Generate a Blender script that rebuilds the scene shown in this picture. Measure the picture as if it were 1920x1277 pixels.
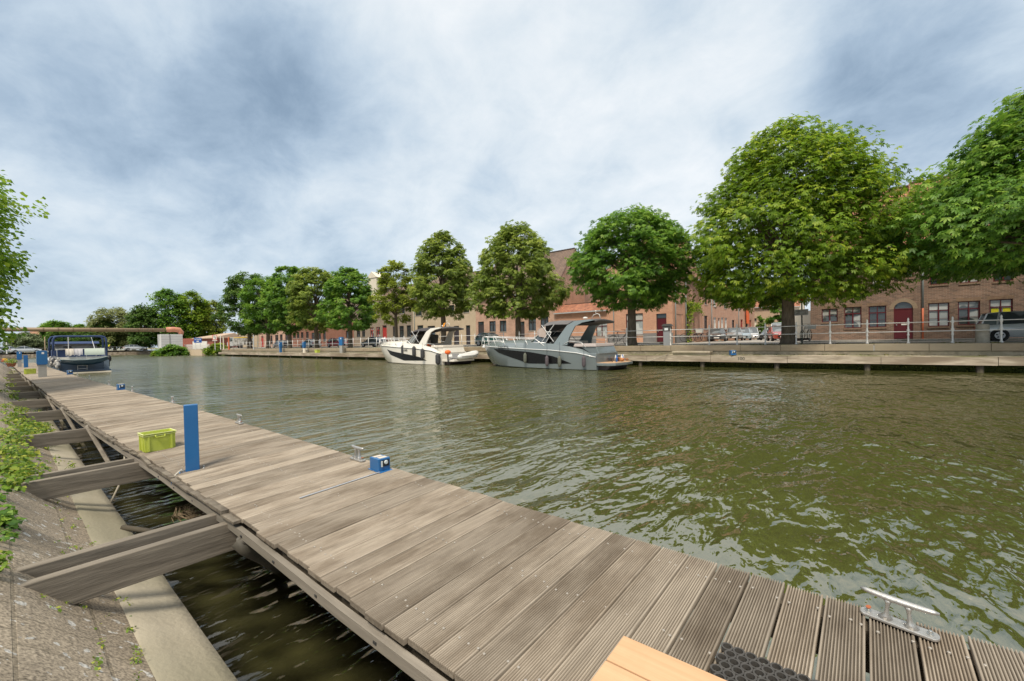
import bpy, bmesh, math, random
import numpy as np
from mathutils import Vector, Matrix
R = math.radians
random.seed(7); rng = np.random.default_rng(7)
scene = bpy.context.scene
for o in list(bpy.data.objects): bpy.data.objects.remove(o)

# ------------------------------------------------------------------ camera
F = 795.0                                  # focal length, pixels of the 1920 px wide photograph
ANG, ROLL, PITCH = R(50.2), R(1.1), R(1.0)
AZ = math.pi - ANG                         # heading: the canal runs along X, the far bank is at +Y
EYE = Vector((0, 0, 1.85))
fw0 = Vector((math.cos(AZ), math.sin(AZ), 0)); rt0 = Vector((math.sin(AZ), -math.cos(AZ), 0))
fw = fw0*math.cos(PITCH) - Vector((0, 0, 1))*math.sin(PITCH)
up0 = rt0.cross(fw)
RR = rt0*math.cos(ROLL) - up0*math.sin(ROLL)
UU = rt0*math.sin(ROLL) + up0*math.cos(ROLL)
SH = F*math.tan(PITCH)
cam = bpy.data.cameras.new('camera'); camo = bpy.data.objects.new('camera', cam)
scene.collection.objects.link(camo)
M = Matrix((RR, UU, -fw)).transposed().to_4x4(); M.translation = EYE
camo.matrix_world = M
cam.sensor_width = 36; cam.lens = F/1920*36; cam.shift_y = SH/1920
cam.clip_start = .05; cam.clip_end = 3000
scene.camera = camo
def ray(px, py):
    return fw + RR*((px-960)/F) + UU*((638.5-py+SH)/F)
def G(px, py, z):
    d = ray(px, py); k = (z-EYE.z)/d.z; return EYE + d*k
def PV(px, py, v):
    d = ray(px, py); return EYE + d*(v/d.y)
def XV(px, v, py=640): return PV(px, py, v).x
def ZV(px, py, v): return PV(px, py, v).z
def mpp(px, v): return PV(px, 640, v).dot(fw0)/F          # metres per photo pixel there

# ------------------------------------------------------------------ light
world = bpy.data.worlds.new('World'); scene.world = world; world.use_nodes = True
SUN_EL, SUN_AZ = 58, 66                     # azimuth from +X towards -Y
sd = Vector((math.cos(R(SUN_EL))*math.cos(R(-SUN_AZ)), math.cos(R(SUN_EL))*math.sin(R(-SUN_AZ)), math.sin(R(SUN_EL))))
nt = world.node_tree; N = nt.nodes; L = nt.links; N.clear()
def wn(t, **kw):
    n = N.new(t)
    for k, v in kw.items(): setattr(n, k, v)
    return n
def wmath(op, a, b=None, c=None, clamp=False):
    n = wn('ShaderNodeMath', operation=op); n.use_clamp = clamp
    for i, s in enumerate((a, b, c)):
        if s is None: continue
        if isinstance(s, (int, float)): n.inputs[i].default_value = s
        else: L.new(s, n.inputs[i])
    return n.outputs[0]
out = wn('ShaderNodeOutputWorld'); bg = wn('ShaderNodeBackground'); bg.inputs[1].default_value = .1
L.new(bg.outputs[0], out.inputs[0])
sky = wn('ShaderNodeTexSky', sky_type='NISHITA'); sky.sun_disc = False
sky.sun_elevation = R(SUN_EL); sky.sun_rotation = R(90+SUN_AZ); sky.dust_density = 2
tc = wn('ShaderNodeTexCoord'); sep = wn('ShaderNodeSeparateXYZ'); L.new(tc.outputs['Generated'], sep.inputs[0])
zz = wmath('ADD', wmath('MAXIMUM', sep.outputs[2], 0), .42)
cmb = wn('ShaderNodeCombineXYZ')
L.new(wmath('DIVIDE', sep.outputs[0], zz), cmb.inputs[0]); L.new(wmath('DIVIDE', sep.outputs[1], zz), cmb.inputs[1])
def wnoise(scale, detail, rough, dist, off):
    mp = wn('ShaderNodeMapping'); mp.inputs['Location'].default_value = off; L.new(cmb.outputs[0], mp.inputs[0])
    mp.inputs['Rotation'].default_value = (0, 0, .5); mp.inputs['Scale'].default_value = (1, 1.12, 1)
    n = wn('ShaderNodeTexNoise'); n.inputs['Scale'].default_value = scale; n.inputs['Detail'].default_value = detail
    n.inputs['Roughness'].default_value = rough; n.inputs['Distortion'].default_value = dist
    L.new(mp.outputs[0], n.inputs['Vector']); return n.outputs['Fac']
n1 = wnoise(2.0, 7, .55, .2, (3.1, 1.7, 0)); n2 = wnoise(5.5, 9, .62, .3, (7.3, 2.2, 0))
val = wmath('MULTIPLY_ADD', wmath('SUBTRACT', n1, .5), .95, .48)
val = wmath('MULTIPLY_ADD', wmath('SUBTRACT', n2, .5), .72, val)
# broad light and dark cloud banks, as directions in the sky: (photo column, row), tightness, amount
for px, py, k, a in ((300, 130, 10, -.22), (630, 225, 70, -.28), (480, 250, 110, -.20), (100, 210, 30, -.10), (330, 30, 120, .10), (420, 60, 60, -.10), (520, 150, 90, -.12), (560, 370, 70, .16), (200, 360, 40, .08), (150, 560, 10, .02),
                     (1090, 130, 14, .10), (930, 330, 10, .12), (1330, 250, 20, .15), (1470, 60, 60, .10), (1710, 50, 90, -.22), (1610, 120, 140, -.22), (1560, 185, 300, -.12), (1685, 230, 120, -.19), (1860, 90, 60, -.06), (1790, 190, 200, .12),
                     (1900, 260, 60, -.05), (1375, 255, 1500, -.20), (720, 70, 50, .12), (640, 400, 40, .08), (620, 465, 200, -.16), (920, 340, 200, -.16), (900, 400, 200, -.10), (440, 375, 200, -.16), (1200, 400, 40, .06), (1100, 400, 160, -.08), (300, -420, 3, .25)):
    d = ray(px, py).normalized()
    vm = wn('ShaderNodeVectorMath', operation='DOT_PRODUCT'); L.new(tc.outputs['Generated'], vm.inputs[0]); vm.inputs[1].default_value = d
    e = wmath('EXPONENT', wmath('MULTIPLY', wmath('SUBTRACT', vm.outputs['Value'], 1), k))
    val = wmath('MULTIPLY_ADD', e, a, val)
val = wmath('MULTIPLY_ADD', wmath('MAXIMUM', wmath('SUBTRACT', sep.outputs[2], .62), 0), 3.0, val)  # overhead sky, mostly out of view, brightened to add ambient light and reflections
cr = wn('ShaderNodeValToRGB'); L.new(wmath('MULTIPLY_ADD', val, .55, .1375), cr.inputs[0])
els = cr.color_ramp.elements
els[0].position = .03; els[0].color = (.13, .19, .27, 1)
els[1].position = .97; els[1].color = (1.35, 1.33, 1.28, 1)
for p, c in ((.19, (.215, .295, .39, 1)), (.304, (.32, .41, .51, 1)), (.421, (.46, .545, .625, 1)), (.554, (.60, .66, .705, 1)), (.704, (.74, .765, .78, 1))):
    e = els.new(p); e.color = c
sc_ = wn('ShaderNodeVectorMath', operation='SCALE'); L.new(cr.outputs[0], sc_.inputs[0]); sc_.inputs['Scale'].default_value = 5.3
mx = wn('ShaderNodeMix', data_type='RGBA'); mx.inputs[0].default_value = .93
L.new(sky.outputs[0], mx.inputs[6]); L.new(sc_.outputs[0], mx.inputs[7]); L.new(mx.outputs[2], bg.inputs[0])
sun = bpy.data.lights.new('sun', 'SUN'); sun.energy = 1.8; sun.angle = R(14); sun.color = (1, .91, .76)
suno = bpy.data.objects.new('sun', sun); scene.collection.objects.link(suno)
suno.rotation_euler = sd.to_track_quat('Z', 'Y').to_euler()
scene.view_settings.view_transform = 'Standard'; scene.view_settings.look = 'None'
scene.view_settings.gamma = 1; scene.view_settings.use_curve_mapping = False
scene.view_settings.exposure = 1.28
scene.cycles.max_bounces = 6; scene.cycles.transparent_max_bounces = 8; scene.cycles.use_denoising = True

# ------------------------------------------------------------------ materials
MATS = {}
def mk(name, col, rough=.6, col2=None, scale=3, detail=4, contrast=1.0, bump=0, bscale=None, metal=0, spec=.4, stretch=(1, 1, 1), coat=0, tint=0, transl=0, col3=None, dist=.02):
    if name in MATS: return MATS[name]
    m = bpy.data.materials.new(name); m.use_nodes = True; t = m.node_tree; p = t.nodes['Principled BSDF']
    p.inputs['Roughness'].default_value = rough; p.inputs['Metallic'].default_value = metal
    p.inputs['Specular IOR Level'].default_value = spec; p.inputs['Coat Weight'].default_value = coat
    p.inputs['Base Color'].default_value = (*col, 1)
    src = None
    if col2 is not None or bump:
        c = t.nodes.new('ShaderNodeTexCoord'); mp = t.nodes.new('ShaderNodeMapping'); mp.inputs['Scale'].default_value = stretch
        t.links.new(c.outputs['Object'], mp.inputs[0])
        nz = t.nodes.new('ShaderNodeTexNoise'); nz.inputs['Scale'].default_value = scale; nz.inputs['Detail'].default_value = detail
        nz.inputs['Roughness'].default_value = .62
        t.links.new(mp.outputs[0], nz.inputs['Vector'])
        if col2 is not None:
            r = t.nodes.new('ShaderNodeValToRGB'); t.links.new(nz.outputs['Fac'], r.inputs[0])
            h = .22/contrast
            r.color_ramp.elements[0].position = .5-h; r.color_ramp.elements[0].color = (*col, 1)
            r.color_ramp.elements[1].position = .5+h; r.color_ramp.elements[1].color = (*col2, 1)
            src = r.outputs[0]
            if col3 is not None:
                nb = t.nodes.new('ShaderNodeTexNoise'); nb.inputs['Scale'].default_value = scale*.23; nb.inputs['Detail'].default_value = 3
                t.links.new(mp.outputs[0], nb.inputs['Vector'])
                rb = t.nodes.new('ShaderNodeValToRGB'); t.links.new(nb.outputs['Fac'], rb.inputs[0])
                rb.color_ramp.elements[0].position = .45; rb.color_ramp.elements[1].position = .62
                mm = t.nodes.new('ShaderNodeMix'); mm.data_type = 'RGBA'; t.links.new(rb.outputs[0], mm.inputs[0])
                t.links.new(src, mm.inputs[6]); mm.inputs[7].default_value = (*col3, 1); src = mm.outputs[2]
        if bump:
            b = t.nodes.new('ShaderNodeBump'); b.inputs['Strength'].default_value = bump; b.inputs['Distance'].default_value = dist
            if bscale:
                n2_ = t.nodes.new('ShaderNodeTexNoise'); n2_.inputs['Scale'].default_value = bscale; n2_.inputs['Detail'].default_value = 5
                t.links.new(mp.outputs[0], n2_.inputs['Vector']); t.links.new(n2_.outputs['Fac'], b.inputs['Height'])
            else: t.links.new(nz.outputs['Fac'], b.inputs['Height'])
            t.links.new(b.outputs[0], p.inputs['Normal'])
    if tint:
        a = t.nodes.new('ShaderNodeAttribute'); a.attribute_name = 'tint'
        h = t.nodes.new('ShaderNodeHueSaturation')
        ma = t.nodes.new('ShaderNodeMath'); ma.operation = 'MULTIPLY_ADD'; t.links.new(a.outputs['Fac'], ma.inputs[0]); ma.inputs[1].default_value = tint; ma.inputs[2].default_value = 1-tint/2
        t.links.new(ma.outputs[0], h.inputs['Value'])
        if src: t.links.new(src, h.inputs['Color'])
        else: h.inputs['Color'].default_value = (*col, 1)
        src = h.outputs[0]
    if src: t.links.new(src, p.inputs['Base Color'])
    MATS[name] = m; return m

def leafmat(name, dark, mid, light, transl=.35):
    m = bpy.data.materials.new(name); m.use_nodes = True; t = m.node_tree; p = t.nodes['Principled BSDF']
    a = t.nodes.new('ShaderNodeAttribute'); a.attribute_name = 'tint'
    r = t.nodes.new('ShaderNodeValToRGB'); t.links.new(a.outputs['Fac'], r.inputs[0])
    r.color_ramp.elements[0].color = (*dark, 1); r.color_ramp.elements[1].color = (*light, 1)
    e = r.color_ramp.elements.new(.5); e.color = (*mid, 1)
    p.inputs['Roughness'].default_value = .5; p.inputs['Specular IOR Level'].default_value = .35
    tr = t.nodes.new('ShaderNodeBsdfTranslucent'); ms = t.nodes.new('ShaderNodeMixShader'); ms.inputs[0].default_value = transl
    t.links.new(r.outputs[0], p.inputs['Base Color']); t.links.new(r.outputs[0], tr.inputs[0])
    t.links.new(p.outputs[0], ms.inputs[1]); t.links.new(tr.outputs[0], ms.inputs[2])
    t.links.new(ms.outputs[0], t.nodes['Material Output'].inputs[0]); return m

def brickmat(name, c1, c2, mortar, bw=.21, bh=.065, rough=.85, scale=1, wall=True, stain=.5, bump=.5):
    m = bpy.data.materials.new(name); m.use_nodes = True; t = m.node_tree; p = t.nodes['Principled BSDF']
    p.inputs['Roughness'].default_value = rough; p.inputs['Specular IOR Level'].default_value = .25
    c = t.nodes.new('ShaderNodeTexCoord'); s = t.nodes.new('ShaderNodeSeparateXYZ'); t.links.new(c.outputs['Object'], s.inputs[0])
    cb = t.nodes.new('ShaderNodeCombineXYZ')
    if wall:
        ad = t.nodes.new('ShaderNodeMath'); ad.operation = 'ADD'; t.links.new(s.outputs[0], ad.inputs[0]); t.links.new(s.outputs[1], ad.inputs[1])
        t.links.new(ad.outputs[0], cb.inputs[0]); t.links.new(s.outputs[2], cb.inputs[1])
    else:
        t.links.new(s.outputs[0], cb.inputs[0]); t.links.new(s.outputs[1], cb.inputs[1])
    b = t.nodes.new('ShaderNodeTexBrick'); t.links.new(cb.outputs[0], b.inputs['Vector'])
    b.inputs['Scale'].default_value = 1; b.inputs['Brick Width'].default_value = bw*scale; b.inputs['Row Height'].default_value = bh*scale
    b.inputs['Mortar Size'].default_value = .008*scale; b.inputs['Mortar Smooth'].default_value = .2
    b.inputs['Color1'].default_value = (*c1, 1); b.inputs['Color2'].default_value = (*c2, 1); b.inputs['Mortar'].default_value = (*mortar, 1)
    n = t.nodes.new('ShaderNodeTexNoise'); n.inputs['Scale'].default_value = .9; n.inputs['Detail'].default_value = 6; t.links.new(c.outputs['Object'], n.inputs['Vector'])
    r = t.nodes.new('ShaderNodeMapRange'); t.links.new(n.outputs['Fac'], r.inputs[0]); r.inputs[1].default_value = .3; r.inputs[2].default_value = .7
    r.inputs[3].default_value = 1-stain*.35; r.inputs[4].default_value = 1+stain*.3
    h = t.nodes.new('ShaderNodeHueSaturation'); t.links.new(b.outputs['Color'], h.inputs['Color']); t.links.new(r.outputs[0], h.inputs['Value'])
    t.links.new(h.outputs[0], p.inputs['Base Color'])
    if bump:
        bp = t.nodes.new('ShaderNodeBump'); bp.inputs['Strength'].default_value = bump; bp.inputs['Distance'].default_value = .01; bp.invert = True
        t.links.new(b.outputs['Fac'], bp.inputs['Height']); t.links.new(bp.outputs[0], p.inputs['Normal'])
    return m

def tilemat(name, c1, c2, c3):
    m = bpy.data.materials.new(name); m.use_nodes = True; t = m.node_tree; p = t.nodes['Principled BSDF']; p.inputs['Roughness'].default_value = .8
    c = t.nodes.new('ShaderNodeTexCoord')
    b = t.nodes.new('ShaderNodeTexBrick'); b.inputs['Scale'].default_value = 1; b.inputs['Brick Width'].default_value = .24; b.inputs['Row Height'].default_value = .27
    b.offset = 0; b.inputs['Mortar Size'].default_value = .022; b.inputs['Mortar Smooth'].default_value = .6
    b.inputs['Color1'].default_value = (*c1, 1); b.inputs['Color2'].default_value = (*c2, 1); b.inputs['Mortar'].default_value = (*c3, 1)
    t.links.new(c.outputs['UV'], b.inputs['Vector'])
    n = t.nodes.new('ShaderNodeTexNoise'); n.inputs['Scale'].default_value = 1.3; n.inputs['Detail'].default_value = 5; t.links.new(c.outputs['Object'], n.inputs['Vector'])
    h = t.nodes.new('ShaderNodeHueSaturation'); r = t.nodes.new('ShaderNodeMapRange'); t.links.new(n.outputs['Fac'], r.inputs[0]); r.inputs[1].default_value = .3; r.inputs[2].default_value = .7
    r.inputs[3].default_value = .75; r.inputs[4].default_value = 1.25; t.links.new(r.outputs[0], h.inputs['Value']); t.links.new(b.outputs['Color'], h.inputs['Color'])
    t.links.new(h.outputs[0], p.inputs['Base Color'])
    bp = t.nodes.new('ShaderNodeBump'); bp.inputs['Strength'].default_value = .8; bp.inputs['Distance'].default_value = .03; bp.invert = True
    t.links.new(b.outputs['Fac'], bp.inputs['Height']); t.links.new(bp.outputs[0], p.inputs['Normal'])
    return m

def glassmat(name, col=(.03, .04, .04), curtain=None):
    m = bpy.data.materials.new(name); m.use_nodes = True; t = m.node_tree; p = t.nodes['Principled BSDF']
    p.inputs['Roughness'].default_value = .04; p.inputs['Specular IOR Level'].default_value = .7; p.inputs['IOR'].default_value = 1.6
    p.inputs['Base Color'].default_value = (*col, 1)
    if curtain:
        c = t.nodes.new('ShaderNodeTexCoord'); n = t.nodes.new('ShaderNodeTexNoise'); n.inputs['Scale'].default_value = 1.1; n.inputs['Detail'].default_value = 1
        t.links.new(c.outputs['Object'], n.inputs['Vector']); r = t.nodes.new('ShaderNodeValToRGB'); t.links.new(n.outputs['Fac'], r.inputs[0])
        r.color_ramp.elements[0].position = .47; r.color_ramp.elements[0].color = (*col, 1); r.color_ramp.elements[1].position = .53; r.color_ramp.elements[1].color = (*curtain, 1)
        t.links.new(r.outputs[0], p.inputs['Base Color'])
    return m

# ------------------------------------------------------------------ mesh helpers
col = scene.collection
def tag(o, label=None, cat=None, group=None, kind=None):
    if label: o['label'] = label
    if cat: o['category'] = cat
    if group: o['group'] = group
    if kind: o['kind'] = kind
    return o
def empty(name, loc=(0, 0, 0), rz=0, label=None, cat=None, group=None):
    o = bpy.data.objects.new(name, None); o.empty_display_size = .2; col.objects.link(o); o.location = loc; o.rotation_euler = (0, 0, rz)
    return tag(o, label, cat, group)
def copy_tree(o, parent=None):
    c = o.copy(); col.objects.link(c); c.parent = parent
    for ch in list(o.children): copy_tree(ch, c)
    return c
class MB:
    def __init__(s): s.v = []; s.f = []
    def add(s, vs, fs):
        n = len(s.v); s.v += [tuple(v) for v in vs]; s.f += [tuple(i+n for i in f) for f in fs]; return s
    def box(s, x0, x1, y0, y1, z0, z1, top=None):
        a = [(x0, y0, z0), (x1, y0, z0), (x1, y1, z0), (x0, y1, z0)]
        if top: i = top; b = [(x0+i, y0+i, z1), (x1-i, y0+i, z1), (x1-i, y1-i, z1), (x0+i, y1-i, z1)]
        else: b = [(x0, y0, z1), (x1, y0, z1), (x1, y1, z1), (x0, y1, z1)]
        return s.add(a+b, [(3, 2, 1, 0), (4, 5, 6, 7), (0, 1, 5, 4), (1, 2, 6, 5), (2, 3, 7, 6), (3, 0, 4, 7)])
    def prism(s, pts, axis, a, b):
        """closed outline pts (2-D) extruded along axis from a to b"""
        n = len(pts)
        def mkp(p, c): return {'x': (c, p[0], p[1]), 'y': (p[0], c, p[1]), 'z': (p[0], p[1], c)}[axis]
        vs = [mkp(p, a) for p in pts]+[mkp(p, b) for p in pts]
        return s.add(vs, [tuple(range(n)), tuple(range(2*n-1, n-1, -1))]+[(i, (i+1) % n+0, (i+1) % n+n, i+n)[::-1] for i in range(n)])
    def bar(s, p, q, w, h=None, up=(0, 0, 1)):
        h = h or w; p = Vector(p); q = Vector(q); d = (q-p).normalized(); u = Vector(up)
        if abs(d.dot(u)) > .98: u = Vector((1, 0, 0))
        r = d.cross(u).normalized(); u = r.cross(d)
        vs = [c+r*(a*w/2)+u*(b*h/2) for c in (p, q) for a, b in ((-1, -1), (1, -1), (1, 1), (-1, 1))]
        return s.add(vs, [(0, 1, 2, 3), (7, 6, 5, 4), (0, 4, 5, 1), (1, 5, 6, 2), (2, 6, 7, 3), (3, 7, 4, 0)])
    def tube(s, pts, r, n=6, r2=None):
        pts = [Vector(p) for p in pts]; k = len(pts); rr = r if isinstance(r, (list, tuple)) else [r+(((r2 if r2 is not None else r)-r)*i/(k-1)) for i in range(k)]
        prev = None; vs = []
        for i, p in enumerate(pts):
            d = (pts[min(i+1, k-1)]-pts[max(i-1, 0)]).normalized()
            if prev is None:
                u = Vector((0, 0, 1)) if abs(d.z) < .9 else Vector((1, 0, 0)); a = d.cross(u).normalized()
            else: a = (prev-d*prev.dot(d)).normalized()
            prev = a; b = d.cross(a)
            vs += [p+(a*math.cos(2*math.pi*j/n)+b*math.sin(2*math.pi*j/n))*rr[i] for j in range(n)]
        fs = [(i*n+j, i*n+(j+1) % n, (i+1)*n+(j+1) % n, (i+1)*n+j) for i in range(k-1) for j in range(n)]
        fs += [tuple(range(n))[::-1], tuple((k-1)*n+j for j in range(n))]
        return s.add(vs, fs)
    def lathe(s, prof, n=12, c=(0, 0, 0), axis='z'):
        vs = []
        for r, h in prof:
            for j in range(n):
                a = 2*math.pi*j/n; x, y = r*math.cos(a), r*math.sin(a)
                vs.append({'z': (c[0]+x, c[1]+y, c[2]+h), 'x': (c[0]+h, c[1]+x, c[2]+y), 'y': (c[0]+x, c[1]+h, c[2]-y)}[axis])
        k = len(prof)
        fs = [(i*n+j, i*n+(j+1) % n, (i+1)*n+(j+1) % n, (i+1)*n+j) for i in range(k-1) for j in range(n)]
        fs += [tuple(range(n))[::-1], tuple((k-1)*n+j for j in range(n))]
        return s.add(vs, fs)
    def loft(s, rings, caps=True, closed=True):
        n = len(rings[0]); vs = [p for r in rings for p in r]; fs = []
        for i in range(len(rings)-1):
            for j in range(n if closed else n-1):
                fs.append((i*n+j, i*n+(j+1) % n, (i+1)*n+(j+1) % n, (i+1)*n+j))
        if caps: fs += [tuple(range(n))[::-1], tuple((len(rings)-1)*n+j for j in range(n))]
        return s.add(vs, fs)
    def sphere(s, c, r, n=10, m=6, sz=(1, 1, 1)):
        prof = [(max(math.sin(math.pi*i/m), .02), -math.cos(math.pi*i/m)) for i in range(m+1)]
        vs = [(c[0]+r*sz[0]*p*math.cos(2*math.pi*j/n), c[1]+r*sz[1]*p*math.sin(2*math.pi*j/n), c[2]+r*sz[2]*h) for p, h in prof for j in range(n)]
        fs = [(i*n+j, i*n+(j+1) % n, (i+1)*n+(j+1) % n, (i+1)*n+j) for i in range(m) for j in range(n)]
        return s.add(vs, fs)
    def build(s, name, mat, parent=None, smooth=False, bevel=0, loc=None, rz=None, label=None, cat=None, group=None, kind=None, auto=None):
        me = bpy.data.meshes.new(name); me.from_pydata(s.v, [], s.f); me.validate()
        bm = bmesh.new(); bm.from_mesh(me); bmesh.ops.recalc_face_normals(bm, faces=bm.faces); bm.to_mesh(me); bm.free()
        if smooth or auto:
            me.polygons.foreach_set('use_smooth', [True]*len(me.polygons))
            if auto: me.set_sharp_from_angle(angle=R(auto))
        me.materials.append(mat); o = bpy.data.objects.new(name, me); col.objects.link(o)
        if parent: o.parent = parent
        if loc is not None: o.location = loc
        if rz is not None: o.rotation_euler = (0, 0, rz)
        if bevel:
            b = o.modifiers.new('bevel', 'BEVEL'); b.width = bevel; b.segments = 2; b.limit_method = 'ANGLE'
        return tag(o, label, cat, group, kind)
def fastmesh(name, V, Q, mat, parent=None, tint=None, smooth=False):
    me = bpy.data.meshes.new(name); V = np.asarray(V, np.float32); Q = np.asarray(Q, np.int32); k = Q.shape[1]
    me.vertices.add(len(V)); me.vertices.foreach_set('co', V.ravel())
    me.loops.add(Q.size); me.loops.foreach_set('vertex_index', Q.ravel())
    me.polygons.add(len(Q)); me.polygons.foreach_set('loop_start', np.arange(0, Q.size, k, dtype=np.int32))
    me.update(calc_edges=True)
    if smooth: me.polygons.foreach_set('use_smooth', [True]*len(Q))
    if tint is not None:
        a = me.attributes.new('tint', 'FLOAT', 'POINT'); a.data.foreach_set('value', np.asarray(tint, np.float32))
    me.materials.append(mat); o = bpy.data.objects.new(name, me); col.objects.link(o)
    if parent: o.parent = parent
    return o
def text(name, s, size, mat, parent, loc, rot, ext=.003, label=None):
    c = bpy.data.curves.new(name, 'FONT'); c.body = s; c.size = size; c.extrude = ext; c.align_x = 'CENTER'; c.align_y = 'CENTER'
    c.materials.append(mat); o = bpy.data.objects.new(name, c); col.objects.link(o); o.parent = parent; o.location = loc; o.rotation_euler = rot
    me = bpy.data.meshes.new_from_object(o); bpy.data.objects.remove(o)
    o = bpy.data.objects.new(name, me); col.objects.link(o); o.parent = parent; o.location = loc; o.rotation_euler = rot
    if label: o['label'] = label
    return o
def lerp(a, b, t): return a+(b-a)*t
def interp(x, xs, ys): return float(np.interp(x, xs, ys))
# ------------------------------------------------------------------ the setting
ZQ = 1.30                                              # far quay level
def vb(x): return 27.8+.05*max(min(x, 12), -40)        # front edge of the far jetty
def wxy(x, off): return (x, vb(x)+off)
XS_B = [-150, -120, -90, -60, -40, -20, 0, 12, 60]
def strip(mb, o0, z0, o1, z1, xs=XS_B):
    for a, b in zip(xs[:-1], xs[1:]):
        mb.add([(a, vb(a)+o0, z0), (b, vb(b)+o0, z0), (b, vb(b)+o1, z1), (a, vb(a)+o1, z1)], [(0, 1, 2, 3)])
    return mb

def water_material(clear):
    m = bpy.data.materials.new('clear_shallow_water' if clear else 'canal_water'); m.use_nodes = True; t = m.node_tree; p = t.nodes['Principled BSDF']
    c = t.nodes.new('ShaderNodeTexCoord')
    def nz(sx, sy, rot, scale, det, rough=.5, dist=0.0, loc=(0, 0, 0)):
        mp = t.nodes.new('ShaderNodeMapping'); mp.inputs['Scale'].default_value = (sx, sy, 1); mp.inputs['Rotation'].default_value = (0, 0, rot); mp.inputs['Location'].default_value = loc
        mp.vector_type = 'TEXTURE' if False else 'POINT'
        t.links.new(c.outputs['Object'], mp.inputs[0]); n = t.nodes.new('ShaderNodeTexNoise'); n.inputs['Scale'].default_value = scale
        n.inputs['Detail'].default_value = det; n.inputs['Roughness'].default_value = rough; n.inputs['Distortion'].default_value = dist
        t.links.new(mp.outputs[0], n.inputs['Vector']); return n.outputs['Fac']
    def ma(op, a, b, c_=None):
        n = t.nodes.new('ShaderNodeMath'); n.operation = op
        for i, s in enumerate((a, b, c_)):
            if s is None: continue
            if isinstance(s, (int, float)): n.inputs[i].default_value = s
            else: t.links.new(s, n.inputs[i])
        return n.outputs[0]
    a = nz(1, .33, .95, 1.7, 2, .45, .5)            # long ripples
    b = nz(1, .40, .60, 5.0, 2, .5, .4)           # chop
    f = nz(1, .45, .3, 13, 2, .5, .3)            # fine
    pat = nz(1, 1, 0, .16, 2, .5, 0)             # calmer and rougher patches
    rp = t.nodes.new('ShaderNodeMapRange'); t.links.new(pat, rp.inputs[0]); rp.inputs[1].default_value = .35; rp.inputs[2].default_value = .65; rp.inputs[3].default_value = .42; rp.inputs[4].default_value = 1.35
    h = ma('ADD', ma('MULTIPLY', a, .15), ma('ADD', ma('MULTIPLY', b, .062), ma('MULTIPLY', f, .014)))
    h = ma('MULTIPLY', h, rp.outputs[0])
    bp = t.nodes.new('ShaderNodeBump'); bp.inputs['Strength'].default_value = 1; bp.inputs['Distance'].default_value = 1
    t.links.new(h, bp.inputs['Height'])
    if not clear:
        p.inputs['Base Color'].default_value = (.058, .060, .018, 1); p.inputs['IOR'].default_value = 3.4; p.inputs['Specular Tint'].default_value = (1, .95, .86, 1)
        ln_ = t.nodes.new('ShaderNodeVectorMath'); ln_.operation = 'LENGTH'; t.links.new(c.outputs['Object'], ln_.inputs[0])      # open reach is more wind ruffled
        rg_ = t.nodes.new('ShaderNodeMapRange'); t.links.new(ln_.outputs['Value'], rg_.inputs[0]); rg_.inputs[1].default_value = 10; rg_.inputs[2].default_value = 60; rg_.inputs[3].default_value = .03; rg_.inputs[4].default_value = .2
        t.links.new(rg_.outputs[0], p.inputs['Roughness'])
        t.links.new(bp.outputs[0], p.inputs['Normal']); return m
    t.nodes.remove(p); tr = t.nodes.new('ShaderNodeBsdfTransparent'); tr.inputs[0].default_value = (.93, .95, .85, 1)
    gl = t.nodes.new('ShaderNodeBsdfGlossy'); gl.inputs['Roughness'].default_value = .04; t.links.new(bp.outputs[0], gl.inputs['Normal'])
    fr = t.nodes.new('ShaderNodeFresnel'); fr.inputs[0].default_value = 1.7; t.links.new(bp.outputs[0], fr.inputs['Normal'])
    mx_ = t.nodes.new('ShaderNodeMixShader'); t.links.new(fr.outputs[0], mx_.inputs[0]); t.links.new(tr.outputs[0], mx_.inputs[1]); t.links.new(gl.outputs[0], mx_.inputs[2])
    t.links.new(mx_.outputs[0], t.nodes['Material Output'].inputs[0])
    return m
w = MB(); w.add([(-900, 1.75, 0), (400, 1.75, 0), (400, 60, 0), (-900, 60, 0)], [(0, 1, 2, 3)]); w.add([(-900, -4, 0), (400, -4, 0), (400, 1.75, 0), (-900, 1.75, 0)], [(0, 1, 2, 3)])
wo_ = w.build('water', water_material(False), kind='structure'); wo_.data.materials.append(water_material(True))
for p_ in wo_.data.polygons: p_.material_index = 1 if p_.center.y < 1.7 else 0  # clear strip by the bank lets the shade-toned bed show dark
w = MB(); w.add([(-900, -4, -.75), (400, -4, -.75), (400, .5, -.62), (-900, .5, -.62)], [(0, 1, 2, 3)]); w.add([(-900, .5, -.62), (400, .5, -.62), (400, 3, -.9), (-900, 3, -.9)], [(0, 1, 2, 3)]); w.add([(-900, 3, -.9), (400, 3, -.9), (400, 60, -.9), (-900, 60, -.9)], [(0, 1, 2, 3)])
w.build('canal_bed', mk('shade_toned_mud', (.04, .037, .015), .95, (.085, .078, .03), 1.6, 5), kind='structure')  # mud coloured darker to stand in for the shade under the dock
m_ground = mk('verge_soil', (.24, .20, .14), .95, (.34, .295, .22), 2.2, 6, 1.2, .4, col3=(.17, .18, .08))
g = MB()
strip(g, 1.3, ZQ, 400, ZQ, [-900, -150, -90, -40, -20, 0, 12, 60, 900])
g.add([(-900, -600, 1.2), (900, -600, 1.2), (900, -1.3, 1.2), (-900, -1.3, 1.2)], [(0, 1, 2, 3)])
g.add([(-900, -1.3, 1.2), (-152, -1.3, 1.2), (-152, 27.2, 1.2), (-900, 27.2, 1.2)], [(0, 1, 2, 3)])
g.build('ground', m_ground, kind='structure')
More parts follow.
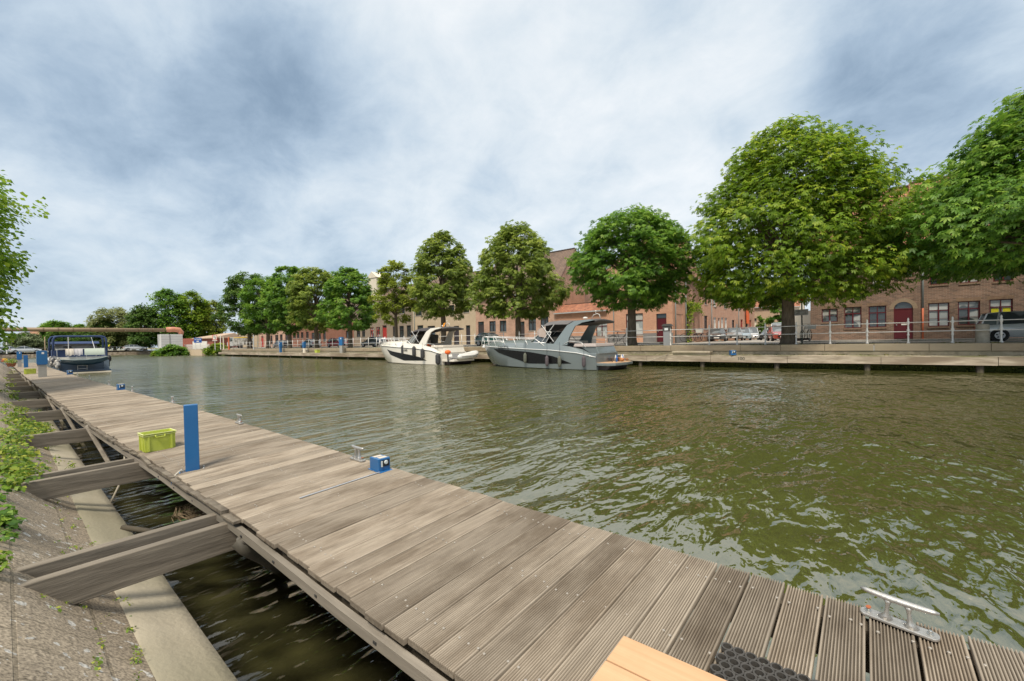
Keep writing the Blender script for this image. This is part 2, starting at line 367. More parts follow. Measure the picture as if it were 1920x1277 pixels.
m_cob = brickmat('street_paving', (.36, .335, .30), (.29, .27, .245), (.19, .175, .15), .22, .11, .9, wall=False, stain=.6, bump=.2)
r = MB(); strip(r, 4.2, ZQ+.004, 10.2, ZQ+.004, [-150, -90, -40, -20, 0, 12, 60])
r.build('road', m_cob, kind='structure')
r = MB(); r.box(-13.3, -4.0, 37.9, 140, ZQ-.3, ZQ+.008); r.build('side_street', m_cob, kind='structure')
m_walk = brickmat('pavement_slabs', (.42, .40, .36), (.36, .34, .31), (.25, .23, .2), .3, .3, .9, wall=False, stain=.5, bump=.2)
r = MB()
for a, b in ((-150, -14.0), (-3.7, 60)):
    xs = [a]+[x for x in (-90, -40, -20, 0, 12) if a < x < b]+[b]
    strip(r, 10.2, ZQ+.12, 14.5, ZQ+.12, xs); strip(r, 10.2, ZQ-.1, 10.2, ZQ+.12, xs)
r.build('pavement', m_walk, kind='structure')

# far quay: retaining wall, coping stones, jetty in front
m_moss = mk('mossy_masonry', (.17, .145, .10), .95, (.36, .31, .23), 3.5, 6, 1.2, .8, col3=(.24, .21, .14), dist=.05)
q = MB(); strip(q, 1.05, -1.0, 1.05, .95); strip(q, 1.05, .95, 1.5, .95)
q.build('quay_wall', m_moss, kind='structure')
mv = MB(); strip(mv, .98, -.3, .98, .20); strip(mv, .98, .20, 1.06, .30)
mv.build('moss_band', mk('wet_moss', (.03, .045, .01), .95, (.09, .11, .025), 7, 5, 1.3, 1, dist=.06), kind='structure')
m_stone = mk('coping_stone', (.22, .17, .115), .9, (.34, .275, .19), 2.5, 7, 1.2, .5, col3=(.27, .225, .16), stretch=(.5, 1, 1))
cop = empty('coping_kerb', (0, 0, 0), label='long kerb of dark grey coping stones along the far quay edge', cat='kerb')
x = -96.0; k = 0
c = MB()
while x < 9.5:
    ln = 2.05
    y0, y1 = vb(x), vb(x+ln); j = random.uniform(-.012, .012)
    c.add([(x+.005, y0+1.0+j, .95), (x+ln-.005, y1+1.0+j, .95), (x+ln-.012, y1+1.5, .95), (x+.012, y0+1.5, .95),
           (x+.005, y0+1.0+j, 1.30+j), (x+ln-.005, y1+1.0+j, 1.30+j), (x+ln-.012, y1+1.5, 1.31+j), (x+.012, y0+1.5, 1.31+j)],
          [(3, 2, 1, 0), (4, 5, 6, 7), (0, 1, 5, 4), (1, 2, 6, 5), (2, 3, 7, 6), (3, 0, 4, 7)])
    x += ln
c.build('coping_stones', m_stone, cop, bevel=.02)

m_jet = mk('grey_jetty_timber', (.23, .185, .135), .85, (.47, .40, .31), 2.6, 8, 1.3, .5, stretch=(.5, 3, 3), col3=(.20, .155, .11))
m_jetd = mk('jetty_deck_timber', (.36, .30, .22), .9, (.50, .43, .33), 2.4, 6, 1.2, .3, stretch=(1, .3, 1), col3=(.2, .19, .1))
m_pile = mk('dark_wet_pile', (.03, .025, .02), .8, (.09, .075, .05), 3, 5, 1, .5)
jt = empty('quay_jetty', (0, 0, 0), label='long low timber jetty with plank fascia along the far quay', cat='jetty')
d = MB(); xs = np.arange(-93, 9.3, .15)
for i, x in enumerate(xs):
    z = .73+random.uniform(-.006, .006); y0 = vb(x)
    d.box(x+.004, x+.146, y0+.02, y0+.96, z-.03, z)
d.build('deck_boards', m_jetd, jt)
f = MB(); x = -93.0
while x < 9.4:
    ln = 3.9; y0, y1 = vb(x), vb(x+ln); j = random.uniform(-.012, .012); zt = .695+j
    for (z0, z1, o) in ((zt-.36, zt, 0), (zt-.36, zt-.352, -.004)):
        f.add([(x+.01, y0-.03+o, z0), (x+ln-.01, y1-.03+o, z0), (x+ln-.01, y1+.07, z0), (x+.01, y0+.07, z0), (x+.01, y0-.03+o, z1), (x+ln-.01, y1-.03+o, z1), (x+ln-.01, y1+.07, z1), (x+.01, y0+.07, z1)],
              [(3, 2, 1, 0), (4, 5, 6, 7), (0, 1, 5, 4), (1, 2, 6, 5), (2, 3, 7, 6), (3, 0, 4, 7)])
    x += ln
f.build('fascia_beam', m_jet, jt)
px_pile = [G(1626, 681, .35).x]
x = px_pile[0]
pl = MB(); pl.tube([(0, 0, -1), (0, 0, .40)], .13, 8)
p0 = pl.build('pile', m_pile, jt)
for i in range(25):
    xx = x+3.9*(2-i)
    if xx < -92: break
    o = p0 if i == 0 else p0.copy()
    if i: col.objects.link(o); o.parent = jt
    o.location = (xx, vb(xx)+.2, 0)
xn = G(1390, 672, .55).x
text('painted_number', '100', .26, mk('black_paint', (.02, .03, .03), .6), jt, (xn, vb(xn)-.036, .53), (R(90), 0, math.atan(.05)), .002)

# boarding step on the far jetty
pa, pb = G(1240, 660, .98), G(1315, 660, .98)
s = MB(); s.box(-(pb.x-pa.x)/2, (pb.x-pa.x)/2, -.1, .75, 0, .09); s.box(-(pb.x-pa.x)/2+.05, (pb.x-pa.x)/2-.05, .0, .7, -.14, 0)
s.build('boarding_step', m_jetd, loc=((pa.x+pb.x)/2, vb(pa.x)+.2, .875), rz=math.atan(.05), label='low wooden boarding step lying on the far jetty', cat='step', bevel=.01)

# near bank: paved slope and concrete toe
def noisy_grid(name, xs, pts, mat, amp=.006, kind='structure'):
    mb = MB(); n = len(pts)
    for x in xs:
        for (v, z) in pts: mb.v.append((x, v+random.uniform(-amp, amp)*.5, z+random.uniform(-amp, amp)))
    for i in range(len(xs)-1):
        for j in range(n-1): mb.f.append((i*n+j, (i+1)*n+j, (i+1)*n+j+1, i*n+j+1))
    return mb.build(name, mat, kind=kind, smooth=True)
def pavermat():
    m = brickmat('bank_pavers', (.29, .24, .178), (.25, .205, .15), (.20, .165, .118), .30, .30, .95, wall=False, stain=.9, bump=.6)
    t = m.node_tree; p = t.nodes['Principled BSDF']; src = p.inputs['Base Color'].links[0].from_socket
    c = t.nodes.new('ShaderNodeTexCoord')
    v = t.nodes.new('ShaderNodeTexNoise'); v.inputs['Scale'].default_value = 15; v.inputs['Detail'].default_value = 3; t.links.new(c.outputs['Object'], v.inputs['Vector'])
    r = t.nodes.new('ShaderNodeValToRGB'); r.color_ramp.elements[0].position = .625; r.color_ramp.elements[1].position = .655; t.links.new(v.outputs['Fac'], r.inputs[0])
    v2 = t.nodes.new('ShaderNodeTexNoise'); v2.inputs['Scale'].default_value = 70; v2.inputs['Detail'].default_value = 4; t.links.new(c.outputs['Object'], v2.inputs['Vector'])
    mm = t.nodes.new('ShaderNodeMix'); mm.data_type = 'RGBA'; t.links.new(r.outputs[0], mm.inputs[0]); t.links.new(src, mm.inputs[6]); mm.inputs[7].default_value = (.46, .44, .40, 1)
    m2 = t.nodes.new('ShaderNodeMix'); m2.data_type = 'RGBA'; m2.blend_type = 'MULTIPLY'; m2.inputs[0].default_value = 1
    rr = t.nodes.new('ShaderNodeMapRange'); t.links.new(v2.outputs['Fac'], rr.inputs[0]); rr.inputs[1].default_value = .3; rr.inputs[2].default_value = .7; rr.inputs[3].default_value = .45; rr.inputs[4].default_value = 1.5
    t.links.new(mm.outputs[2], m2.inputs[6]); t.links.new(rr.outputs[0], m2.inputs[7]); t.links.new(m2.outputs[2], p.inputs['Base Color'])
    return m
xsn = list(np.arange(-60, 3, .25))
noisy_grid('paved_slope', xsn, [(.46, .145), (.36, .22), (.22, .35), (.06, .52), (-.1, .66), (-.3, .80), (-.7, 1.02), (-1.3, 1.2)], pavermat(), .006)
m_conc = mk('toe_concrete', (.30, .265, .20), .9, (.385, .345, .27), 1.8, 8, 1.1, .35, col3=(.22, .20, .14), bscale=30)
noisy_grid('concrete_toe', xsn, [(.79, -.6), (.785, -.02), (.77, .03), (.70, .055), (.58, .10), (.47, .15), (.455, .147)], m_conc, .004)
# ------------------------------------------------------------------ the near dock
DXR = [-60, -45, -24, -8.5, -1.3, .4, 3]; DR = [1.75, 1.85, 2.0, 2.275, 2.30, 2.33, 2.36]
DXL = [-60, -45, -30, -20, -15, -10, -6.3, -3.6, -1.1, 3]; DL = [.42, .52, .64, .74, .80, .89, 1.0, 1.06, 1.05, 1.05]
def vR(x): return interp(x, DXR, DR)
def vL(x): return interp(x, DXL, DL)
ZR, ZL = .68, .63
def zdeck(x, y): return ZL+(ZR-ZL)*(y-vL(x))/(vR(x)-vL(x))
def on_deck(px, py, extra=0):
    z = .655
    for _ in range(6):
        p = G(px, py, z+extra); z = zdeck(p.x, p.y)
    return Vector((p.x, p.y, z+extra))
def woodmat(name, a, b, dark, tintamt=.5, along='y', fine=60):
    m = bpy.data.materials.new(name); m.use_nodes = True; t = m.node_tree; p = t.nodes['Principled BSDF']; p.inputs['Roughness'].default_value = .85; p.inputs['Specular IOR Level'].default_value = .2
    c = t.nodes.new('ShaderNodeTexCoord')
    at = t.nodes.new('ShaderNodeAttribute'); at.attribute_name = 'tint'
    cb = t.nodes.new('ShaderNodeCombineXYZ'); mt = t.nodes.new('ShaderNodeMath'); mt.operation = 'MULTIPLY'; mt.inputs[1].default_value = 37; t.links.new(at.outputs['Fac'], mt.inputs[0]); t.links.new(mt.outputs[0], cb.inputs[2])
    va = t.nodes.new('ShaderNodeVectorMath'); va.operation = 'ADD'; t.links.new(c.outputs['Object'], va.inputs[0]); t.links.new(cb.outputs[0], va.inputs[1])
    def nz(scale3, sc, det, rough=.6, own=True):
        mp = t.nodes.new('ShaderNodeMapping'); mp.inputs['Scale'].default_value = scale3; t.links.new(va.outputs[0] if own else c.outputs['Object'], mp.inputs[0])
        n = t.nodes.new('ShaderNodeTexNoise'); n.inputs['Scale'].default_value = sc; n.inputs['Detail'].default_value = det; n.inputs['Roughness'].default_value = rough
        t.links.new(mp.outputs[0], n.inputs['Vector']); return n.outputs['Fac']
    st = (1, .045, 1) if along == 'y' else (.045, 1, 1)
    g1 = nz(st, fine, 4); g2 = nz((1, .4, 1), 3.0, 6, .65)
    r = t.nodes.new('ShaderNodeValToRGB'); t.links.new(g1, r.inputs[0]); r.color_ramp.elements[0].position = .32; r.color_ramp.elements[1].position = .68
    r.color_ramp.elements[0].color = (*a, 1); r.color_ramp.elements[1].color = (*b, 1)
    r2 = t.nodes.new('ShaderNodeValToRGB'); t.links.new(g2, r2.inputs[0]); r2.color_ramp.elements[0].position = .38; r2.color_ramp.elements[1].position = .56
    r2.color_ramp.elements[0].color = (*dark, 1); r2.color_ramp.elements[1].color = (1, 1, 1, 1)
    m1 = t.nodes.new('ShaderNodeMix'); m1.data_type = 'RGBA'; m1.blend_type = 'MULTIPLY'; m1.inputs[0].default_value = 1
    t.links.new(r.outputs[0], m1.inputs[6]); t.links.new(r2.outputs[0], m1.inputs[7])
    h = t.nodes.new('ShaderNodeHueSaturation'); q = t.nodes.new('ShaderNodeMath'); q.operation = 'MULTIPLY_ADD'; t.links.new(at.outputs['Fac'], q.inputs[0]); q.inputs[1].default_value = tintamt; q.inputs[2].default_value = 1-tintamt*.5
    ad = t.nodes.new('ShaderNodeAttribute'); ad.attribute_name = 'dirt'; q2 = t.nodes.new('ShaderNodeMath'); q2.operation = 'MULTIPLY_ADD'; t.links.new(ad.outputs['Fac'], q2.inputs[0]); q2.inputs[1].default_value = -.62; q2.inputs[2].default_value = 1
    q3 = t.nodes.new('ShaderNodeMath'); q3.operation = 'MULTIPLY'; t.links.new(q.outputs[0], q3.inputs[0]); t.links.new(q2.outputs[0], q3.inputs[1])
    t.links.new(q3.outputs[0], h.inputs['Value']); t.links.new(m1.outputs[2], h.inputs['Color']); t.links.new(h.outputs[0], p.inputs['Base Color'])
    b = t.nodes.new('ShaderNodeBump'); b.inputs['Strength'].default_value = .5; b.inputs['Distance'].default_value = .003; t.links.new(g1, b.inputs['Height']); t.links.new(b.outputs[0], p.inputs['Normal'])
    return m
m_deck = woodmat('weathered_deck', (.25, .21, .165), (.365, .31, .245), (.62, .59, .56), .45)
dock = empty('wooden_dock', (0, 0, 0), label='long weathered timber dock of grooved cross boards running along the near bank', cat='dock')
V = []; Q = []; T = []; DT = []
x = 2.2; idx = 0; seams = []
while x > -58:
    w_ = .1465
    seams.append(x)
    x1, x0 = x, x-w_
    near = x > -16
    gap = random.uniform(.008, .012) if near else .012
    if near and random.random() < .12: gap = .013
    ng = 12 if near else 0
    prof = [(x0+gap/2, -.028)]
    if ng:
        e = .006; ww = (w_-gap-2*e)/ng
        prof.append((x0+gap/2, -.003)); prof.append((x0+gap/2+.002, 0))
        for i in range(ng):
            s0 = x0+gap/2+e+i*ww
            prof += [(s0+ww*.10, 0), (s0+ww*.24, -.010), (s0+ww*.66, -.010), (s0+ww*.80, 0)]
        prof += [(x1-gap/2-.002, 0), (x1-gap/2, -.003)]
    else: prof += [(x0+gap/2, 0), (x1-gap/2, 0)]
    prof.append((x1-gap/2, -.028))
    tilt = random.uniform(-.004, .004); lift = random.uniform(-.0022, .0022); tn = random.random(); skew = random.uniform(-.003, .003)
    oL, oR = random.uniform(-.014, .014), random.uniform(-.006, .006)
    if random.random() < .08: oL += random.uniform(0, .03)
    ts = [0, .3, .7, 1]; base = len(V); n = len(prof); bow = random.uniform(-.002, .004)
    for t_ in ts:
        for (a, zz_) in prof:
            yl, yr = vL(a)-.02+oL, vR(a)+.02+oR; y = lerp(yl, yr, t_)
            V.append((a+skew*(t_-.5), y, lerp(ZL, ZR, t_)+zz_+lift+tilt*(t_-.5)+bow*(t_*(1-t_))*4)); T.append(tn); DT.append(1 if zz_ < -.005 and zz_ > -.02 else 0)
    for i in range(len(ts)-1):
        for j in range(n-1): Q.append((base+i*n+j, base+(i+1)*n+j, base+(i+1)*n+j+1, base+i*n+j+1))
    # end caps as a fan of quads to the underside
    for e_ in (0, len(ts)-1):
        b0 = base+e_*n
        for j in range(n-1):
            c0 = len(V); pa_, pb_ = V[b0+j], V[b0+j+1]
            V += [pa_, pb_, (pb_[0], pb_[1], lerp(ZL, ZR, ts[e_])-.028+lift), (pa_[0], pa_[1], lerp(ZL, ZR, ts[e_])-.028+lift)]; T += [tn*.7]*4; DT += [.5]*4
            Q.append((c0, c0+1, c0+2, c0+3))
    x -= w_
db_ = fastmesh('deck_boards', V, Q, m_deck, dock, T); da_ = db_.data.attributes.new('dirt', 'FLOAT', 'POINT'); da_.data.foreach_set('value', np.array(DT, np.float32))

# screw heads, three rows
def screws():
    mb = MB()
    for sx in seams[:90]:
        for vv in (.10, .50, .90):
            for q_ in (-.018, -.060, -.118):
                if random.random() < .18: continue
                xx = sx+q_+random.uniform(-.008, .008); y = lerp(vL(xx), vR(xx), vv)+random.uniform(-.02, .02); z = zdeck(xx, y)
                mb.lathe([(.0062, -.004), (.0062, .0015), (.004, .003)], 6, (xx, y, z))
    return mb
screws().build('screw_heads', mk('zinc_screw', (.33, .30, .26), .55, metal=.3), dock, kind='stuff')
m_beam = mk('old_grey_timber', (.13, .11, .09), .9, (.30, .265, .22), 5, 7, 1.1, .5, stretch=(.25, 3, 3), col3=(.17, .15, .12))
m_beamy = mk('old_grey_crossbeam', (.10, .084, .066), .9, (.25, .215, .17), 5, 7, 1.0, .5, stretch=(3, .3, 3), col3=(.16, .14, .11))
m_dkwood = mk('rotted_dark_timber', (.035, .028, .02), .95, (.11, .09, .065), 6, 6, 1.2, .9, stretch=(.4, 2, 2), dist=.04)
eb = MB()                                              # stringer under the left edge and the outer rub rail
XE = [3, 1, -.5, -1.1, -2, -2.8, -3.6, -4.5, -5.4, -6.3, -8, -10, -12.5, -15, -17.5, -20, -25, -30, -36, -45, -58]
def rail(mb, xs, off0, off1, z0, z1, jit=0, side='L'):
    fn = vL if side == 'L' else vR
    rings = []
    for x_ in xs:
        y = fn(x_); j = random.uniform(-jit, jit)
        rings.append([(x_, y+off0+j, z0+j), (x_, y+off1+j, z0+j), (x_, y+off1+j, z1+j), (x_, y+off0+j, z1+j)])
    mb.loft(rings)
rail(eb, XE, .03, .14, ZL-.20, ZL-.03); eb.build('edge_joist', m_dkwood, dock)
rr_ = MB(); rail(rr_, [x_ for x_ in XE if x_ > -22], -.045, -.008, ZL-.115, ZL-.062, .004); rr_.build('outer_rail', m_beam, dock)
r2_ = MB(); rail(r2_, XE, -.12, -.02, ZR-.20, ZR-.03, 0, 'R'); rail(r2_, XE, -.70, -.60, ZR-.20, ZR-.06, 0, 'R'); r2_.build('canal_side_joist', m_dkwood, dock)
# rotted strip lying along the left edge further along
rs = MB()
xr = -3.4
while xr > -16:
    ln = random.uniform(.25, .6); y = vL(xr)
    y2 = vL(xr-ln)
    rs.bar((xr, y-.035+random.uniform(-.012, .012), ZL-.022+random.uniform(-.015, .012)), (xr-ln, y2-.035+random.uniform(-.012, .012), ZL-.022+random.uniform(-.015, .012)), random.uniform(.03, .06), random.uniform(.015, .035))
    xr -= ln*.92
rs.build('rotted_edge_strip', mk('rotted_strip', (.07, .055, .04), .95, (.20, .17, .13), 9, 6, 1.2, .9, dist=.03), dock)

# support beams: pairs from the bank slope to the dock, and braces
BX = [-3.62, -6.35, -9.8, -13.3, -16.6, -19.9, -23.2, -26.5, -29.8, -33.1, -36.4]
def beam(x_, y0, y1, zt, w, h):
    mb = MB(); pts = [(y0-.05, zt-.02), (y0-.15, zt+.0), (y1, zt+.01), (y1, zt-h), (y0+.60, zt-h), (y0+.05, zt-.16)]
    pts = [(-.10, zt), (y1, zt+.01), (y1, zt-h), (.22, zt-h)]
    mb.prism(pts, 'x', x_-w/2, x_+w/2); return mb
for i, bx in enumerate(BX):
    for s in ((-.0, .23) if i < 2 else (.0,)):
        o = beam(0, 0, vL(bx)+(.75 if i == 0 else .5), .545, .065, .205).build('support_beam', m_beamy, dock, bevel=.006); o.location = (bx-s, 0, 0)
        if s: o.location.z = .012
    if i >= 2:
        b_ = MB(); b_.tube([(bx+.15, vL(bx)-.06, .60), (bx+.95, vL(bx)+.22, -.25)], .032, 7); b_.build('brace', m_beam, dock)
ep = MB(); ep.tube([(-3.34, 1.00, .50), (-3.30, 1.04, .44), tuple(lerp(Vector((-3.30, 1.04, .44)), G(522, 1062, .02), .5)), tuple(G(530, 1072, -.03))], [.045, .042, .04, .04], 10)
ep.build('brace_pipe', mk('dull_pipe', (.03, .027, .022), .7, (.09, .08, .06), 6, 4), dock, smooth=True)
cb_ = MB(); cb_.lathe([(.03, -.03), (.046, -.03), (.046, .015), (.03, .02)], 10, (-3.33, 1.04, .50)); cb_.build('pipe_collar', mk('grey_cap', (.10, .09, .075), .8), dock, smooth=True)
for k in range(9):
    xx = -1.1-k*.55; cp = MB()
    cp.box(xx-.012, xx+.012, vL(xx)-.049, vL(xx)-.044, ZL-.095, ZL-.083)
    cp.build('rail_bolt', mk('dark_bolt', (.03, .03, .03), .6), dock)
# black hose under the dock, the mooring wires
h_ = MB(); h_.tube([(-5.7, .72, .06), (-5.3, .95, .03), (-4.9, 1.3, .0), (-4.6, 1.7, -.03)], .026, 8)
h_.build('floating_pole', m_pile, label='dark wooden pole lying in the water under the dock', cat='pole', smooth=True)
h_ = MB(); h_.tube([(-7.35, .98, .55), (-7.1, .93, .40), (-6.9, .86, .22), (-6.75, .76, .06)], .012, 6)
h_.build('hanging_rope', mk('pale_rope', (.33, .30, .24), .9), smooth=True, label='pale rope end hanging from the dock edge over the water', cat='rope')
# tangle of twigs in the water
tw = MB(); rnd = random.Random(4)
cx, cy = G(372, 965, .02).x, G(372, 965, .02).y
for k in range(110):
    a = rnd.uniform(0, 6.28); r_ = rnd.uniform(.05, .27); da = rnd.uniform(.8, 2.2)
    pts = [(cx+(r_+rnd.uniform(-.02, .02))*math.cos(a+da*j/4)*1.2, cy+(r_+rnd.uniform(-.02, .02))*math.sin(a+da*j/4)*.8, .02+rnd.uniform(0, .09)) for j in range(5)]
    tw.tube(pts, .003, 3)
tw.build('twig_nest', mk('dry_twig', (.10, .07, .04), .9, (.2, .15, .09), 9), label='round nest of dark twigs floating under the dock', cat='nest')

# ---- fittings on the dock
m_blue = mk('blue_enamel', (.012, .10, .27), .35, (.016, .125, .32), 3, 3, 1, spec=.5, coat=.2)
m_grey = mk('grey_aluminium', (.30, .29, .27), .5, (.36, .35, .33), 5, metal=.2)
m_alu = mk('cast_aluminium', (.42, .405, .38), .42, (.56, .545, .52), 30, 5, 1, .15, metal=.75)
m_bolt = mk('steel_bolt', (.5, .5, .48), .3, metal=.9)
# tall blue pedestal
p0_ = on_deck(367, 882); p1 = on_deck(349, 882)
ped = empty('power_pedestal', (p0_.x-.06, p0_.y-.01, p0_.z-.012), R(-14), 'tall plain blue steel pedestal next to the lime crate on the near dock', 'pedestal')
b = MB(); b.box(-.045, .045, -.056, .056, .008, .655); b.build('column', m_blue, ped, bevel=.004)
b = MB(); b.box(-.055, .055, -.105, .105, 0, .008); b.build('base_plate', m_blue, ped, bevel=.002)
b = MB()
for sx_ in (-1, 1):
    for sy_ in (-1, 1): b = MB(); b.lathe([(.009, 0), (.009, .012), (.005, .016)], 6, (sx_*.043, sy_*.088, .008)); b.build('anchor_bolt', m_bolt, ped)
b = MB(); b.tube([(.03, -.06, .02), (.06, -.10, .03), (.10, -.13, .01), (.12, -.15, -.05)], .007, 7); b.build('cable', mk('pale_cable', (.45, .42, .36), .6), ped, smooth=True)
b = MB()
for k in range(1): b.box(.10+.06*k, .12+.06*k, -.165, -.155, -.075, -.045)
b.build('cable_clip', m_blue, ped)

def crate_obj(loc, rz, s=1, label='', first=None):
    if first:
        c_ = copy_tree(first); c_.location = loc; c_.rotation_euler = (0, 0, rz); c_['label'] = label; c_.scale = (s, s, s); return c_
    t = empty('plastic_crate', loc, rz, label, 'crate', 'lime green crates on the jetties'); t.scale = (s, s, s)
    lx, ly, h, ta = .14, .185, .26, .016
    m_l = mk('lime_plastic', (.44, .50, .06), .45, (.50, .56, .10), 12, 4, 1, tint=0)
    b = MB(); th = .006
    def ring(k, z, ins): 
        x_, y_ = lx-k-ins, ly-k-ins; return [(-x_, -y_, z), (x_, -y_, z), (x_, y_, z), (-x_, y_, z)]
    b.loft([ring(ta, 0, 0), ring(0, h, 0), ring(0, h, th), ring(ta, th, th)], caps=True)
    b.build('tub', m_l, t)
    b = MB()
    for z0, z1, k in ((h-.004, h+.004, .014), (h-.030, h-.022, .010)):
        b.loft([ring(-k, z0, 0), ring(-k, z1, 0), ring(.004, z1, 0), ring(.004, z0, 0)], caps=False)
        b.loft([ring(.004, z0, 0), ring(-k, z0, 0)], caps=False)
    b.build('rim', mk('pale_worn_rim', (.62, .62, .36), .5, (.5, .54, .12), 15, 4, 1.2), t)
    b = MB()
    for sy_ in (-1, 1):
        y_ = sy_*(ly+.006)
        for x_ in (-lx*.62, lx*.62): b = MB(); b.box(x_-.009, x_+.009, min(y_, y_-sy_*.02), max(y_, y_-sy_*.02), .01, h-.02); b.build('rib', m_l, t)
    for sx_ in (-1, 1):
        x_ = sx_*(lx+.006)
        for y_ in (-ly*.72, ly*.72): b = MB(); b.box(min(x_, x_-sx_*.022), max(x_, x_-sx_*.022), y_-.011, y_+.011, .01, h-.02); b.build('rib', m_l, t)
    for sx_ in (-1, 1):
        b = MB(); b.tube([(sx_*(lx+.012), -.055, h-.025), (sx_*(lx+.022), -.052, h-.055), (sx_*(lx+.022), .052, h-.055), (sx_*(lx+.012), .055, h-.025)], .008, 6)
        b.build('grip', m_l, t, smooth=True)
    b = MB(); b.box(-lx+.06, lx-.06, -ly+.05, ly-.05, .02, .14); b.build('packed_cloth', mk('grey_rag', (.25, .24, .21), .95, (.34, .33, .27), 12, 5, 1, .7), t)
    return t
cc = on_deck(294, 846)
crate1 = crate_obj((cc.x-.12, cc.y+.03, cc.z+.0), R(3), .80, 'large lime green plastic crate beside the tall blue pedestal')
cc = on_deck(57, 701.5); crate_obj((cc.x-.3, cc.y, cc.z), R(8), 1.0, 'lime green crate far along the near dock behind the grey pedestal', crate1)

# two tone pedestal, further ones
def pedestal2(loc, sc, label, rz=0):
    t = empty('service_pedestal', loc, rz, label, 'pedestal', 'two tone service pedestals'); t.scale = (sc, sc, sc)
    b = MB(); b.box(-.10, .10, -.12, .12, 0, .62, .0); b.build('post', m_grey, t, bevel=.004)
    b = MB(); b.prism([(-.155, .56), (-.12, .52), (.12, .52), (.155, .56), (.155, 1.06), (.12, 1.10), (-.12, 1.10), (-.155, 1.06)], 'x', -.125, .125)
    b.build('hood', m_blue, t, bevel=.01)
    b = MB(); b.box(.126, .129, -.01, .06, .96, 1.04); b.build('sticker', mk('white_label', (.7, .68, .68), .5), t)
    return t
cc = on_deck(80, 707); ped2 = pedestal2((cc.x, cc.y, cc.z-.01), 1.06, 'grey pedestal with blue hood standing mid dock before the blue cruiser')
cc = on_deck(37, 688); q_ = copy_tree(ped2); q_.location = (cc.x, cc.y, cc.z); q_.scale = (.8, .8, 1.0); q_['label'] = 'small grey pedestal with blue top furthest along the near dock'
b = MB(); b.box(-.1, .1, -.1, .1, 0, .85); cc = on_deck(40.5, 689.5); b.build('utility_post', m_blue, loc=(cc.x, cc.y+.2, cc.z), label='plain blue post beside the furthest pedestal on the near dock', cat='post', bevel=.01)

# socket boxes
def sockbox(loc, rz, sc, label, first=None):
    if first: t = copy_tree(first); t.location = loc; t.rotation_euler = (0, 0, rz); t.scale = (sc,)*3; t['label'] = label; return t
    t = empty('socket_box', loc, rz, label, 'socket box', 'blue socket boxes on jetty edges'); t.scale = (sc,)*3
    b = MB(); b.box(-.095, .095, -.075, .075, .005, .145); b.build('housing', m_blue, t, bevel=.004)
    b = MB(); b.box(-.125, .145, -.085, .085, 0, .005); b.build('base_plate', m_blue, t)
    b = MB(); b.box(-.08, -.02, -.05, .05, .1455, .1475); b.box(.0, .07, -.04, .06, .1455, .1475); b.build('dust_patch', mk('bird_dirt', (.5, .45, .38), .9), t)
    b = MB(); b.box(.0955, .10, -.045, .06, .055, .125); b.build('socket_recess', mk('black_rubber', (.015, .015, .015), .6), t)
    b = MB(); b.lathe([(.022, 0), (.024, .01), (.018, .016)], 12, (.10, .015, .10), 'x'); b.box(.10, .112, -.045, -.03, .055, .12)
    b.build('socket_cover', mk('white_plastic', (.50, .54, .54), .5), t)
    return t
cc = on_deck(722, 880); box1 = sockbox((cc.x-.05, cc.y-.02, cc.z-.004), R(-2), .80, 'small blue socket box with white cover beside the twin post cleat on the near dock')
cc = on_deck(231, 730); sockbox((cc.x, cc.y-.05, cc.z), 0, 1.05, 'small blue socket box halfway along the near dock edge', box1)
cc = on_deck(134, 701.5); sockbox((cc.x, cc.y-.05, cc.z), 0, 1.25, 'small blue socket box on the dock beside the stern of the blue cruiser', box1)
cc = G(1363, 667, .75); sockbox((cc.x, vb(cc.x)+.2, .745), R(-60), 1.9, 'blue socket box on the far jetty near the number 100', box1)
cc = G(693, 665, .75); sockbox((cc.x, vb(cc.x)+.2, .745), R(-60), 1.7, 'blue socket box on the far jetty left of the white boat', box1)

# cleats
def cleat(loc, rz, sc, label, first=None, big=False):
    if first: t = copy_tree(first); t.location = loc; t.rotation_euler = (0, 0, rz); t.scale = (sc,)*3; t['label'] = label; return t
    t = empty('mooring_cleat', loc, rz, label, 'cleat', 'mooring cleats on the near dock edge'); t.scale = (sc,)*3
    b = MB(); n = 14; out_ = []
    for i in range(n*2):
        a = 2*math.pi*i/(n*2); e = .155 if math.cos(a) > 0 else -.155
        out_.append((e*(abs(math.cos(a)) > 1e-6)+.032*math.cos(a), .032*math.sin(a)))
    b.prism(out_, 'z', 0, .012); b.build('foot', m_alu, t, bevel=.003)
    b = MB()
    for s_ in (-1, 1):
        rings = []
        for k in range(7):
            u = k/6; x_ = s_*(.062-.014*math.sin(u*math.pi*.5)); wx = .011+.018*(2*u-1)**4+(.010 if k == 0 else 0); wy = .014+.012*(1-u)**3
            z_ = .012+.082*u
            rings.append([(x_+wx*math.cos(a), wy*math.sin(a), z_) for a in [2*math.pi*j/10 for j in range(10)]])
        b = MB(); b.loft(rings); b.build('leg', m_alu, t, smooth=True)
    b = MB(); rings = []
    for k in range(13):
        u = k/6-1; x_ = u*.185; rz_ = .0155*(1-.35*abs(u)**2)*(1 if abs(u) < .99 else .55); dz = .10+.006*u*u
        rings.append([(x_, rz_*1.1*math.cos(a), dz+rz_*.85*math.sin(a)) for a in [2*math.pi*j/10 for j in range(10)]])
    b.loft(rings); b.build('horn', m_alu, t, smooth=True)
    b = MB()
    for s_ in (-1, 1): b = MB(); b.lathe([(.016, 0), (.016, .004), (.010, .0045), (.010, .014), (.006, .016)], 8, (s_*.145, 0, .012)); b.build('bolt', m_bolt, t)
    return t
cc = on_deck(1684, 1172); dd = on_deck(1735, 1188); ee = on_deck(1636, 1150)
